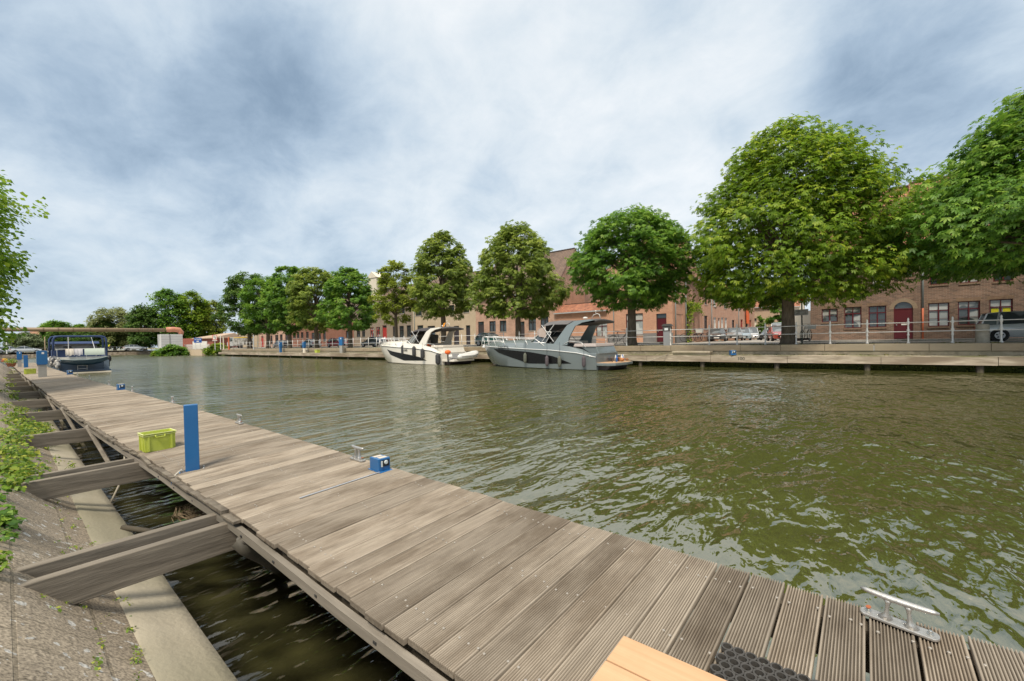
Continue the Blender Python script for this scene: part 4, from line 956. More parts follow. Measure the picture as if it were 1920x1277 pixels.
def house(name, label, x0, x1, yv, depth, eave, ridge, wall, roof, ops, rot=0, origin=None, group=None, gable_chimney=None, plinth=None, frame=W_WHITE, lintel=None, gutter=True, z0=ZQ+.0, parapet=None, cat='house', roofover=.25, ridgey=.5):
    """facade along local x facing -y; ops = openings (kind, xa, xb, za, zb, options) in local metres from the left corner and ground"""
    t = empty(name, origin or (x0, yv, z0), rot, label, cat, group); Wd = x1-x0; e = eave
    # facade with real openings
    xsx = sorted({0, Wd} | {round(o[1], 3) for o in ops} | {round(o[2], 3) for o in ops}); zsx = sorted({-.3, e} | {round(o[3], 3) for o in ops} | {round(o[4], 3) for o in ops})
    b = MB()
    def is_open(xm, zm): return any(o[1] < xm < o[2] and o[3] < zm < o[4] for o in ops)
    for i in range(len(xsx)-1):
        for j in range(len(zsx)-1):
            if not is_open((xsx[i]+xsx[i+1])/2, (zsx[j]+zsx[j+1])/2):
                b.add([(xsx[i], 0, zsx[j]), (xsx[i+1], 0, zsx[j]), (xsx[i+1], 0, zsx[j+1]), (xsx[i], 0, zsx[j+1])], [(0, 1, 2, 3)])
    ry = depth*ridgey
    for o in ops:
        xa, xb, za, zb = o[1:5]; dp = .13
        b.add([(xa, 0, za), (xb, 0, za), (xb, 0, zb), (xa, 0, zb), (xa, dp, za), (xb, dp, za), (xb, dp, zb), (xa, dp, zb)], [(0, 1, 5, 4), (1, 2, 6, 5), (2, 3, 7, 6), (3, 0, 4, 7)])
    if ridge > eave+.05:
        for x_ in (0, Wd): b.add([(x_, 0, -.3), (x_, 0, e), (x_, ry, ridge), (x_, depth, e), (x_, depth, -.3)], [(0, 1, 2, 3, 4)])
    else:
        for x_ in (0, Wd): b.add([(x_, 0, -.3), (x_, 0, e), (x_, depth, e), (x_, depth, -.3)], [(0, 1, 2, 3)])
    b.add([(0, depth, -.3), (Wd, depth, -.3), (Wd, depth, e), (0, depth, e)], [(0, 1, 2, 3)])
    wl = b.build('wall', wall, t)
    # roof: two slopes with thickness and uv
    if ridge > eave+.05:
        me = bpy.data.meshes.new('roof'); sl = math.hypot(ry, ridge-e); ex = .06
        n1_ = (ridge-e)/ry; n2_ = (ridge-e)/(depth-ry); f0 = roofover
        A = [(-ex, -f0, e-f0*n1_+.06), (Wd+ex, -f0, e-f0*n1_+.06), (Wd+ex, ry, ridge+.10), (-ex, ry, ridge+.10), (Wd+ex, depth+f0, e-f0*n2_+.06), (-ex, depth+f0, e-f0*n2_+.06)]
        Bv = [(x_, y_, z_-.09) for x_, y_, z_ in A]
        me.from_pydata(A+Bv, [], [(0, 1, 2, 3), (3, 2, 4, 5), (7, 6, 9, 8), (8, 9, 11, 10), (0, 6, 7, 1), (4, 10, 11, 5), (1, 7, 8, 2), (2, 8, 10, 4), (0, 3, 9, 6), (3, 5, 11, 9)])
        uv = me.uv_layers.new()
        for p_ in me.polygons:
            for li in p_.loop_indices:
                c_ = me.vertices[me.loops[li].vertex_index].co; uv.data[li].uv = (c_.x, math.hypot(c_.y-ry, c_.z-ridge))
        me.materials.append(roof); ro = bpy.data.objects.new('roof', me); col.objects.link(ro); ro.parent = t
        bb = MB(); k_ = int(Wd/.4)
        for i in range(k_): bb.box(i*Wd/k_+.01, (i+1)*Wd/k_-.005, ry-.11, ry+.11, ridge+.07, ridge+.17, top=.03)
        bb.build('ridge_tiles', roof, ro)
        if gable_chimney:
            for gx in gable_chimney:
                c_ = MB(); c_.box(gx, gx+.7, ry-.4, ry+.4, ridge-1.0, ridge+.9); c_.box(gx-.05, gx+.75, ry-.45, ry+.45, ridge+.9, ridge+1.0); c_.build('chimney', wall, ro)
        if gutter:
            g_ = MB(); g_.box(0, Wd, -f0-.10, -f0+.02, e-f0*n1_-.08, e-f0*n1_+.04); g_.box(.03, Wd-.03, -f0+.02, -.002, e-f0*n1_-.06, e-f0*n1_-.02); g_.build('gutter', M_GUT, t)
    else:
        rf = MB(); rf.box(-.05, Wd+.05, -.08, depth+.05, e, e+.16); rf.build('roof', roof, t)
    if plinth:
        segs = []; cur = 0
        for o in sorted([o for o in ops if o[3] < plinth-.05], key=lambda q: q[1]): segs.append((cur, o[1])); cur = o[2]
        segs.append((cur, Wd)); p_ = MB()
        for a, c_ in segs:
            if c_-a > .05: p_ = MB(); p_.box(a, c_, -.03, -.003, -.3, plinth); p_.build('plinth', M_PLINTH, t)
    for o in ops:
        kd, xa, xb, za, zb = o[:5]; op = o[5] if len(o) > 5 else {}; fm = op.get('frame', frame); fy = .07; w_ = .055
        if kd == 'win':
            f_ = MB(); f_.box(xa, xa+w_, fy, fy+.06, za, zb); f_.box(xb-w_, xb, fy, fy+.06, za, zb); f_.box(xa+w_, xb-w_, fy, fy+.06, za, za+w_); f_.box(xa+w_, xb-w_, fy, fy+.06, zb-w_, zb)
            ts_ = op.get('transom', .68); zt_ = lerp(za, zb, ts_); nm = op.get('mull', 1)
            if ts_ < 1: f_.box(xa+w_, xb-w_, fy-.004, fy+.05, zt_-.035, zt_+.035)
            for k in range(1, nm+1):
                xm = lerp(xa, xb, k/(nm+1)); f_.box(xm-.04, xm+.04, fy-.008, fy+.045, za+w_, (zt_-.035) if ts_ < 1 else zb-w_)
                if ts_ < 1: f_.box(xm-.02, xm+.02, fy-.003, fy+.045, zt_+.035, zb-w_)
            if op.get('bars'):
                zz_ = lerp(za, zt_, .5)
                for k in range(nm+1):
                    f_.box(lerp(xa, xb, k/(nm+1))+.06, lerp(xa, xb, (k+1)/(nm+1))-.05, fy+.006, fy+.03, zz_-.012, zz_+.012)
            wo = f_.build('window', fm, t)
            g_ = MB(); g_.box(xa+.03, xb-.03, fy+.062, fy+.07, za+.03, zb-.03); g_.build('pane', op.get('glass', G_DARK), wo)
            if op.get('panel') is not None:
                for k in range(nm+1):
                    g2 = MB(); g2.box(lerp(xa, xb, k/(nm+1))+.09, lerp(xa, xb, (k+1)/(nm+1))-.08, fy+.045, fy+.061, za+.08, zt_-.06); g2.build('blind', op['panel'], wo)
            s_ = MB()
            if op.get('brick_sill'):
                k_ = int((xb-xa+.1)/.075)
                for i in range(k_): s_.box(xa-.05+i*.075+.005, xa-.05+(i+1)*.075-.004, -.05, .05, za-.12, za-.012)
                s_.build('sill', M_BRSILL, wo)
            else: s_.box(xa-.05, xb+.05, -.05, .069, za-.07, za-.003); s_.build('sill', M_SILL, wo)
        elif kd == 'door':
            f_ = MB(); f_.box(xa, xa+w_, fy, fy+.06, za, zb); f_.box(xb-w_, xb, fy, fy+.06, za, zb); f_.box(xa+w_, xb-w_, fy, fy+.06, zb-w_, zb)
            zt_ = op.get('top', zb-.45); f_.box(xa+w_, xb-w_, fy, fy+.06, zt_, zt_+.06)
            if not op.get('arch'):
                do = f_.build('door', fm, t)
            else:
                f_ = MB(); f_.box(xa, xa+w_, fy, fy+.06, za, zb); f_.box(xb-w_, xb, fy, fy+.06, za, zb); f_.box(xa+w_, xb-w_, fy, fy+.06, zt_, zt_+.06); do = f_.build('door', fm, t)
            l_ = MB(); l_.box(xa+w_, xb-w_, fy+.02, fy+.055, za+.04, zt_)
            for k in range(2):
                l_.box(xa+w_+.12, xb-w_-.12, fy+.012, fy+.0199, za+.2+k*.95, za+.95+k*.85)
            l_.build('leaf', op.get('leaf', fm), do)
            g_ = MB(); g_.box(xa+w_, xb-w_, fy+.045, fy+.055, zt_+.06, zb-w_ if not op.get('arch') else zb); g_.build('fanlight', G_DARK, do)
            h_ = MB(); h_.sphere((xa+.14, fy-.02, za+1.0), .035, 8, 5); h_.build('handle', M_GUT, do)
            if op.get('slot'):
                h_ = MB(); h_.box((xa+xb)/2-.1, (xa+xb)/2+.18, fy, fy+.018, za+.98, za+1.08); h_.build('letter_slot', W_WHITE, do)
            s_ = MB(); s_.box(xa-.05, xb+.05, -.12, .06, za-.15, za-.002); s_.build('step', M_SILL, do)
        elif kd == 'garage':
            g_ = MB(); g_.box(xa, xb, fy, fy+.05, za, zb)
            for k in range(1, 6): g_.box(xa+.02, xb-.02, fy-.01, fy-.0005, lerp(za, zb, k/6)-.02, lerp(za, zb, k/6)+.02)
            g_.build('garage_door', op.get('leaf', M_CREAM), t)
        if op.get('arch'):
            # brick arch ring, flush voussoirs and wall fill over a round fanlight
            r_ = (xb-xa)/2; cx_ = (xa+xb)/2; a_ = MB(); n = 16
            for k in range(n):
                a0, a1 = math.pi*k/n, math.pi*(k+1)/n-.015; ra, rb_ = r_, r_+.24
                a_.prism([(cx_+ra*math.cos(a0), zb-r_+ra*math.sin(a0)), (cx_+rb_*math.cos(a0), zb-r_+rb_*math.sin(a0)), (cx_+rb_*math.cos(a1), zb-r_+rb_*math.sin(a1)), (cx_+ra*math.cos(a1), zb-r_+ra*math.sin(a1))], 'y', -.012, .1)
            a_.build('arch', M_SILL2, t)
            c_ = MB()
            for sgn in (0, 1):
                arc = [(cx_+r_*math.cos(math.pi/2*k/8), zb-r_+r_*math.sin(math.pi/2*k/8)) for k in range(9)]
                arc = arc+[(cx_+r_, zb)]
                if sgn: arc = [(2*cx_-p_[0], p_[1]) for p_ in arc]
                c_.prism(arc, 'y', .0, .125)
            c_.build('arch_fill', wall, t)
        elif lintel:
            l_ = MB(); k_ = max(1, int((xb-xa+.2)/.075))
            for i in range(k_): l_.box(xa-.1+i*.075+.006, xa-.1+(i+1)*.075-.006, -.008, .02, zb+.004, zb+.22)
            l_.build('soldier_lintel', lintel, t)
    return t
M_BRSILL = mk('brick_sill', (.17, .11, .075), .9, (.23, .16, .11), 8); M_SOLD = mk('soldier_brick', (.24, .16, .10), .9, (.16, .10, .07), 6, 4, 1.4); M_SILL2 = mk('arch_brick', (.23, .17, .115), .9, (.29, .22, .155), 7)
def pipe(t, x_, z0, z1, mat=M_PIPE, name='downpipe'):
    b = MB(); b.tube([(x_, -.09, z0), (x_, -.09, z1)], .05, 8); b.build(name, mat, t, smooth=True)

# openings measured in the photograph: (kind, px left, px right, row top, row bottom)
def op_px(x0, v, items, base=ZQ):
    out_ = []
    for it in items:
        kd, a, b_, yt, yb = it[:5]; xa, xb = XV(a, v)-x0, XV(b_, v)-x0; c = (a+b_)/2
        zt, zb_ = ZV(c, yt, v)-base, ZV(c, yb, v)-base
        if kd == 'door': zb_ = .12
        out_.append((kd, xa, xb, zb_, zt)+tuple(it[5:]))
    return out_
# brown brick houses on the right
VB = 40.0
xa, xb, xc = XV(1520, VB), XV(1714, VB), XV(2010, VB)
rd = {'frame': W_RED, 'brick_sill': 1, 'bars': 1}
ea = ZV(1680, 456, VB)-ZQ; rg1 = ZV(1700, 352, VB+3.5)-ZQ; rg2 = ZV(1735, 341, VB+3.5)-ZQ
ops1 = op_px(xa, VB, [('win', 1541, 1571, 579, 604, {**rd, 'transom': 1.0, 'glass': G_CURT}), ('win', 1583.5, 1615.5, 575.5, 615, {**rd, 'glass': G_CURT}), ('win', 1629, 1662, 573.5, 613.5, {**rd}),
                      ('door', 1676, 1712, 566, 634, {'frame': W_RED, 'arch': 1, 'top': 2.32, 'slot': 1})])
z_d = [o for o in ops1 if o[0] == 'door'][0]
ops1 = [o if o[0] != 'door' else (o[0], o[1], o[2], .12, o[4], {**o[5], 'top': o[4]-(o[2]-o[1])/2-.02}) for o in ops1]
ops1 += op_px(xa, VB, [('win', 1634, 1663, 511, 541, {**rd, 'glass': G_WHITE}), ('win', 1679, 1713.4, 497, 521, {**rd, 'transom': 1.0, 'glass': G_WHITE}), ('win', 1560, 1600, 520, 546, {**rd, 'glass': G_CURT})])
hb = house('brown_house', 'brown brick house with arched oxblood door at the corner of the side street', xa, xb, VB, 7, ea, rg1, B_BROWN, T_OR, [o for o in ops1 if o[2] < xb-xa-.01], lintel=M_SOLD, group='brown brick houses')
ops2 = op_px(xb, VB, [('win', 1740.5, 1780, 568, 612, {**rd, 'glass': G_WHITE}), ('win', 1796, 1837.5, 564.5, 609, {**rd, 'glass': G_CURT}), ('win', 1855, 1899, 561, 606, {**rd, 'glass': G_CURT, 'panel': G_YEL}),
                      ('win', 1743, 1780, 515, 533, {**rd, 'transom': 1.0}), ('win', 1799, 1836, 512, 530, {**rd, 'transom': 1.0, 'glass': G_WHITE}), ('win', 1862, 1900, 500, 527, {**rd, 'transom': 1.0})])
ops2.append(('door', ops2[2][2]+.75, ops2[2][2]+1.95, .12, 3.2, {'frame': W_RED, 'arch': 1, 'top': 2.5}))
hb2 = house('brown_house', 'brown brick house with yellow window blinds behind the silver people carrier', xb+.004, xc, VB, 7, ea+.12, rg2, B_BROWN, T_OR, ops2, lintel=M_SOLD, group='brown brick houses')
pxp = XV(1730, VB)-xb; zz2 = ZV(1730, 578, VB)-ZQ
pipe(hb2, pxp, zz2, ea); pipe(hb2, pxp, .05, zz2, M_ORPIPE, 'orange_downpipe')
b = MB(); b.box(-.02, .04, -.25, 3.4, ea+.25, ea+.28); 
# orange corner house: one low wing, one two storey block
x_l, x_m, x_r = XV(1042, 40), XV(1140, 40), XV(1262, 40)
el = ZV(1075, 584, 40)-ZQ
o_low = op_px(x_l, 40, [('win', 1118, 1139, 602, 631, {'frame': W_RED, 'glass': G_WHITE})])
house('low_brick_house', 'low orange brick wing with tiled lean roof directly behind the grey boat', x_l, x_m, 40, 4, el, el+.9, B_ORANGE, T_OR, o_low, plinth=.9)
eo = 6.9
o_or = op_px(x_m, 40, [('win', 1174, 1206, 588, 628.5, {'frame': W_RED, 'glass': G_WHITE}), ('door', 1231, 1250, 588, 641, {'frame': W_DARK, 'leaf': W_RED}),
                       ('win', 1176, 1204, 540, 570, {'frame': W_WHITE, 'glass': G_CURT}), ('win', 1232, 1250, 538, 568, {'frame': W_WHITE})])
ho = house('corner_house', 'orange brick corner house with grey plinth and dark red door behind the round chestnut', x_m+.004, x_r, 40, 9, eo, eo+3.4, B_ORANGE, T_OR, o_or, plinth=1.0, gable_chimney=[2])
pipe(ho, XV(1152, 40)-x_m, 0, eo)
# right flank windows of the corner house (facing the street)
# tall pink gable house and its neighbours to the left
x_p0 = XV(893, 40); ptp = ZV(1072, 468, 44.5)-ZQ
eg = ZV(1045, 540, 40)-ZQ
dk = {'frame': W_DARK, 'glass': G_DARK}
o_p = op_px(x_p0, 40, [('door', 897, 908, 603, 640, {'frame': W_DARK}), ('win', 918, 930, 602, 622, dk), ('win', 937.5, 950, 601, 622, dk), ('door', 969, 984, 603, 640, {'frame': W_DARK}),
                       ('win', 991.5, 1005.5, 596, 620, dk), ('win', 1014, 1029, 592, 615, dk), ('win', 915, 928, 566, 582, dk), ('win', 1004, 1018, 556, 576, dk)])
hp = house('gable_house', 'tall pinkish brick house with bare side gable left of the orange corner house', x_p0, x_l, 40, 9, eg, ptp, B_PINK, T_BR, o_p, gable_chimney=[.3, 6.5])
b = MB(); wg = x_l-x_p0; b.box(wg+.004, wg+.06, .01, 6.5, el+.1, el+2.6); b.build('patched_brick', B_ORANGE, hp)
# second gable behind
x_g = XV(1090, 52); house('rear_house', 'pinkish house with brown tiled gable behind the tall gable house', x_l-2, XV(1112, 52), 50, 9, ZV(1090, 540, 50)-ZQ, ZV(1090, 487, 54)-ZQ, B_PINK, T_BR, [])
x_b0 = XV(775, 40); dkd = {'frame': W_DARK, 'leaf': mk('black_door', (.035, .03, .035), .4)}
o_b = op_px(x_b0, 40, [('door', 783, 794, 610, 645, {'frame': W_DARK}), ('win', 802, 816, 611, 628, dk), ('door', 851, 861, 611, 645, dkd), ('door', 874, 882, 610, 641, dkd),
                       ('win', 780, 792, 575, 592, dk), ('win', 806, 818, 574, 590, dk), ('win', 842, 853, 572, 588, dk), ('win', 870, 881, 570, 586, dk)])
hbg = house('beige_house', 'sand coloured rendered house behind the white boat canopy', x_b0, x_p0-.004, 40, 9, 7.4, 10.6, M_BEIGE, T_BR, o_b, gable_chimney=[1.0, 7.5])
pipe(hbg, XV(777, 40)-x_b0+.2, 0, 7.3)
x_c0 = XV(664, 40); rdw = {'frame': W_BRRED, 'glass': G_CURT, 'mull': 1, 'bars': 1}
o_c = op_px(x_c0, 40, [('win', 669, 675.5, 619, 632, dk), ('win', 679, 685, 617, 632, dk), ('win', 694.5, 701.5, 614, 632, rdw), ('win', 706, 713, 613, 632, rdw), ('door', 717.5, 725.5, 610, 640, {'frame': W_BRRED}),
                       ('win', 737, 742, 612, 634, dk), ('win', 749.5, 757.5, 611, 633, dk), ('win', 763, 771, 610, 632, dk), ('win', 696, 706, 575, 592, dk), ('win', 720, 730, 573, 590, dk), ('win', 750, 760, 570, 588, dk)])
hc = house('greybrown_house', 'grey brown house with bright red windows and red door right of the red car', x_c0, x_b0-.004, 40, 9, 7.2, 10.2, B_GREY, T_BR, o_c, gable_chimney=[2.0])
# dormer with pediment
xd = XV(710, 42)-x_c0; wd_ = .9*abs(XV(722, 42)-XV(699, 42))/2; zd_ = ZV(710, 522, 42)-ZQ; zp_ = ZV(710, 510, 42)-ZQ
b = MB(); b.box(xd-wd_*.8, xd+wd_*.8, 1.0, 3.0, 7.2, zd_); b.prism([(xd-wd_, zd_), (xd+wd_, zd_), (xd, zp_)], 'y', .9, 3.2); b.build('dormer', M_CREAM, hc)
x_d0 = XV(613, 40)
o_d = op_px(x_d0, 40, [('win', 649, 656, 620, 634, dk), ('win', 620, 628, 588, 600, dk)])
house('red_brick_house', 'plain red brick house wall behind the red parked car', x_d0, x_c0-.004, 40, 9, 6.8, 9.8, B_RED, T_BR, o_d)
x_e0 = XV(543, 40)
o_e = op_px(x_e0, 40, [('win', 549.5, 555, 624, 634, dk), ('win', 557, 561.5, 623, 634, dk), ('win', 564.5, 569, 623, 634, dk), ('win', 574, 579, 622, 634, dk), ('door', 584.5, 589.5, 624, 648, dkd), ('door', 535+15, 540+15, 639, 648, dkd), ('win', 597, 602, 620, 640, dk), ('win', 606, 611, 619, 640, dk)])
o_e = [o for i, o in enumerate(o_e) if i != 5]
house('brown_row_house', 'brown row house with four tall dark windows behind the silver convertible', x_e0, x_d0-.004, 40, 9, 7, 9.6, B_RED, T_BR, o_e)
x_f0 = XV(486, 40)
o_f = op_px(x_f0, 40, [('door', 535, 539.5, 625, 650, dkd), ('win', 516, 522, 628, 642, dk), ('win', 525, 530, 627, 642, dk), ('win', 499, 504, 630, 645, dk), ('win', 507, 511, 629, 645, dk), ('door', 490, 494, 630, 650, {'frame': W_BRRED})])
house('pale_row_house', 'pale pink row house at the left end of the terrace behind the tree trunks', x_f0, x_e0-.004, 40, 9, 6.5, 9, B_PINK, T_OR, o_f)
x_h0 = XV(445, 44)
house('tan_house', 'small tan house with blue poster behind the white work truck', x_h0, XV(482, 44), 44, 8, 5.0, 7.2, M_BEIGE, T_BR, op_px(x_h0, 44, [('win', 449, 456, 634, 640, {'frame': W_DARK, 'glass': G_DARK, 'transom': 1.0, 'mull': 0})]))

# ---- side street, left row: facades face +X, local x runs along +Y
XS = x_r
def st_ops(items, y0): return [(k_, (a-y0), (b_-y0), za, zb)+tuple(r_) for k_, a, b_, za, zb, *r_ in items]
def yv_at(px_): 
    d = ray(px_, 640); return d.y*(XS/d.x)
def sops(y0, items):
    o_ = []
    for kd, a, b_, yt, yb, *r_ in items:
        ya, yb2 = yv_at(a), yv_at(b_); c = (a+b_)/2; d = ray(c, yt); zt = EYE.z+(d.z*(XS/d.x))-ZQ; d = ray(c, yb); zb_ = EYE.z+(d.z*(XS/d.x))-ZQ
        if kd == 'door': zb_ = .12
        o_.append((kd, ya-y0, yb2-y0, zb_, zt)+tuple(r_))
    return o_
ys = [40.3, yv_at(1284.5), yv_at(1333), yv_at(1384), yv_at(1415)]
wt = {'frame': W_WHITE, 'glass': G_WHITE}; tn = {'frame': W_TAN, 'glass': G_WHITE}
so = [sops(ys[0], [('win', 1268.5, 1280, 589, 628, tn), ('win', 1272.5, 1278, 556, 568, wt)]),
      sops(ys[1], [('door', 1291, 1300, 594, 630, {'frame': W_WHITE}), ('win', 1303.5, 1309, 594, 625, wt), ('win', 1312, 1316.5, 592, 626, dk), ('win', 1321, 1327, 592, 617, dk), ('win', 1294, 1300, 540, 569, wt), ('win', 1322, 1327, 545, 571, dk)]),
      sops(ys[2], [('win', 1338.5, 1343.5, 595, 616, wt), ('door', 1347, 1350.5, 596, 630, {'frame': W_WHITE}), ('win', 1352.5, 1357, 595, 617, wt), ('win', 1359.5, 1364, 596, 617, wt), ('win', 1373, 1377.5, 600, 616, dk), ('win', 1338.5, 1344, 561, 575, wt), ('win', 1358, 1363, 564, 578, wt)]),
      sops(ys[3], [('win', 1389, 1393, 599, 617, {'frame': W_BRRED, 'glass': G_CURT}), ('win', 1398, 1402, 600, 616, dk), ('door', 1405, 1409, 600, 625, {'frame': W_BRRED})])]
slab = ['orange street house next to the corner with a tall arched tan window', 'orange street house with a green climber over its white door', 'orange street house with four white framed openings', 'orange brick house deepest in the side street before the garage']
SH_ = []
for i in range(4):
    w_ = ys[i+1]-ys[i]
    if i == 0: w_ -= .0
    t = house('street_house', slab[i], 0, w_-.004, 0, 8, 6.9-.15*i, 9.6-.2*i, B_ORANGE, T_OR, so[i], rot=R(90), origin=(XS+(.035 if i == 0 else 0), ys[i]+.002, ZQ), plinth=.8 if i == 0 else None, gutter=i > 0, group='orange houses along the side street')
    SH_.append(t)
    pipe(t, .12, .1, 6.6)
# end of the street
XE0, XE1 = XV(1400, 84), XV(1462, 84)
house('end_house', 'beige house with pale garage door closing the end of the side street', XE0, XE1, 84, 8, 5.6, 8, B_TAN, T_OR, op_px(XE0, 84, [('garage', 1406, 1419, 603, 618, {'leaf': M_CREAM}), ('win', 1406, 1419, 597, 602, {'frame': W_DARK, 'transom': 1, 'mull': 0}), ('win', 1435, 1438, 600, 616, tn), ('win', 1441, 1444, 600, 616, tn), ('win', 1447.5, 1450.5, 600, 616, tn)]))
# right side of the side street behind the big trunk
x_s = XV(1524, 52)
house('pale_street_house', 'pale rendered house beyond the brown corner house in the side street', XV(1462, 95), XV(1500, 95), 95, 8, 6, 8.5, M_CREAM, T_OR, [])

# climber over the doorway of the second street house, hedges, cone shrubs
def blob(name, label, P_, rad, h, n, size, mat, seed, cat, unit=CLUMP, sq=(1, 1)):
    return tree(name, P_, h, .02, rad, n, size, mat, label, [(0, .8), (.3, 1), (.7, .8), (1, .3)], seed, unit, ntip=40, trunk_r=.04, cat=cat, tuft=.12, solid=.1, squash=sq)
yc = yv_at(1291); e = empty('wall_climber', (XS, yv_at(1287), ZQ), 0, 'green vine climbing the wall and arching over the white door', 'vine')
sp_ = []
for i in range(26): sp_.append((.25+random.uniform(-.1, .12), random.uniform(-.35, .55), random.uniform(.1, 4.2), random.uniform(.5, 1)))
for i in range(26): sp_.append((.25+random.uniform(-.1, .2), random.uniform(0, 4.2), random.uniform(3.2, 4.4), random.uniform(.5, 1)))
o = sprig_mass('foliage', None, sp_, L_BRIGHT, .2, 77, None, None, 40, .38, .4); o.parent = e
b = MB(); b.tube([(.05, 0, 0), (.08, .1, 2), (.1, .2, 3.6), (.1, 2, 3.9)], .03, 5); b.build('stem', M_BARK, e)
for px_, v_, lab, rr_2, hh in ((1400, 78, 'small green shrub against the orange and red street end', .8, 3.4), (1427.5, 76, 'dark green cone shrub in a street tub right of the pale garage', .75, 3.8)):
    blob('cone_shrub', lab, (XV(px_, v_), v_, ZQ), rr_2, hh, 700, .3, L_GREEN, int(px_), 'shrub')
blob('street_hedge', 'tall green hedge left of the big trunk at the end of the street', (XV(1461, 74), 74, ZQ), 1.9, 5.6, 1600, .35, L_GREEN, 78, 'hedge')
# orange banner-like shutters at the street end
b = MB(); p_ = Vector((XS+.25, yv_at(1399), ZQ)); b.box(0, .06, -.9, .9, 2.4, 4.8); b.build('orange_awning', mk('bright_orange_cloth', (.75, .13, .03), .7), loc=p_, label='bright orange hanging panel on the last orange street house', cat='awning')
# white box behind sign
bx0 = XV(1490, 47); t = empty('white_container', (XV(1504, 47), 47, ZQ), 0, 'tall white panelled box standing right behind the traffic sign', 'container')
wc = (XV(1521, 47)-XV(1489, 47))/2; b = MB(); b.box(-wc, wc, 0, 2.2, .25, ZV(1504, 583, 47)-ZQ); b.build('body', mk('bright_cream_panel', (.80, .76, .66), .5), t, bevel=.03)
b = MB(); b.box(-.015, .015, -.01, 0, .4, 4.0); b.build('seam', W_DARK, t); b = MB(); b.box(-wc+.1, wc-.1, .1, 2, 0, .25); b.build('underframe', W_DARK, t)

# ---- far left: shed, pillar, pipe
def at(px_, k):            # point at camera depth k along the ground in that column
    d = ray(px_, 640); d = Vector((d.x, d.y, 0)); q = d/d.dot(fw0)*k; return q
def zat(px_, py_, k):
    d = ray(px_, py_); return EYE.z+d.z*k/d.dot(fw0)
KP = 95
pA = at(319, KP)
XP = pA.x
def pxy(px_): d = ray(px_, 640); return d.y*(XP/d.x)
def zx(px_, py_): d = ray(px_, py_); return EYE.z+d.z*(XP/d.x)
pb_ = empty('pipe_bridge', (XP, pA.y, 0), 0, 'thick brown pipe spanning the canal on a white pillar at the far left', 'pipe bridge')
y0, y1 = pxy(299), pxy(339)
zt = zx(319, 627)
b = MB(); b.box(-1.6, 1.6, y0-pA.y, y1-pA.y, .3, zt); b.build('pillar', mk('white_sheeting', (.50, .49, .48), .6, (.58, .57, .56), .8, 3, 1), pb_)
b = MB()
for k in range(1, 8): b.box(1.6, 1.612, y0-pA.y+.02, y1-pA.y-.02, lerp(.3, zt, k/8)-.03, lerp(.3, zt, k/8)+.0)
b.box(1.6, 1.68, (y0+y1)/2-pA.y-.5, (y0+y1)/2-pA.y-.35, .3, zt); b.build('cladding_seams', mk('grey_seam', (.28, .27, .27), .6), pb_)
zc1 = zx(300, 619); rp = (zx(180, 615.5)-zx(180, 622.8))/2; yl = pxy(20)-6; zl = zx(60, 618)
b = MB(); b.tube([(0, yl-pA.y, zl), (0, pxy(310)-pA.y, zc1)], rp, 14); b.build('pipe', mk('brown_pipe', (.19, .13, .075), .55, (.25, .175, .105), .6, 5, 1), pb_, smooth=True)
b = MB()
for px_ in (50, 82, 110, 138, 170, 200, 232, 262, 288): y_ = pxy(px_); zz_ = lerp(zl, zc1, (y_-yl)/(pxy(310)-yl)); b.lathe([(rp*.9, -.09), (rp*1.09, -.09), (rp*1.09, .09), (rp*.9, .09)], 14, (0, y_-pA.y, zz_), 'y')
b.build('pipe_collars', mk('brown_collar', (.15, .10, .055), .6), pb_)
b = MB(); ym0 = pxy(313); b.tube([(0, ym0-pA.y, zc1+.1), (0, (ym0+y1)/2-pA.y, zc1+.15), (0, y1-pA.y-.3, zc1+.05), (0, y1-pA.y+.1, zc1-.5), (0, y1-pA.y, zc1-1.1)], [rp*1.45, rp*1.5, rp*1.5, rp*1.4, rp*1.2], 14); b.build('elbow', mk('copper_red_casing', (.42, .17, .10), .5, (.5, .22, .13), .8), pb_, smooth=True)
b = MB(); yb_ = pxy(30); b.box(-1, 1, yb_-3-pA.y-6, yb_-pA.y-6, 0, zl-rp*.5); b.build('far_pillar', MATS['white_sheeting'], pb_)
# shed
k = 108; a0, a1, a2 = at(340, k), at(373, k-4), at(400, k-8)
def wallbox(name, mat, p, q, z0_, z1_, th, parent=None, **kw):
    b = MB(); d = (q-p); ln = d.length; b.box(0, ln, 0, th, z0_, z1_); return b.build(name, mat, parent, loc=(p.x, p.y, 0), rz=math.atan2(d.y, d.x), **kw)
sh = empty('red_shed', (a0.x, a0.y, 0), 0, 'red brown shed with tan sloping roof and white garage front beside the pipe pillar', 'shed')
m_shed = mk('oxide_sheeting', (.22, .065, .045), .7, (.28, .09, .06), 1, 3); m_sroof = mk('tan_roofing', (.38, .27, .19), .8, (.45, .33, .24), .8, 4)
dv = (at(400, k-6)-a0); ang_ = math.atan2(dv.y, dv.x); Ls = dv.length
sh.rotation_euler = (0, 0, ang_)
z_e = zat(370, 634, k-3); z_r = zat(385, 624.5, k-5)
b = MB(); b.box(0, Ls, 0, 7, 1.0, z_e); b.build('wall', m_shed, sh)
b = MB(); o1 = Ls*.45
b.add([(o1-.6, -.5, z_e), (Ls+1, -.5, z_e), (Ls+.2, 5, z_r), (o1+3, 5, z_r), (o1-.6, -.5, z_e-.2), (Ls+1, -.5, z_e-.2), (Ls+.2, 7, z_e-.1), (o1+3, 7, z_e-.1)], [(0, 1, 2, 3), (4, 7, 6, 5), (0, 4, 5, 1), (1, 5, 6, 2), (2, 6, 7, 3), (3, 7, 4, 0)]); b.build('roof', m_sroof, sh)
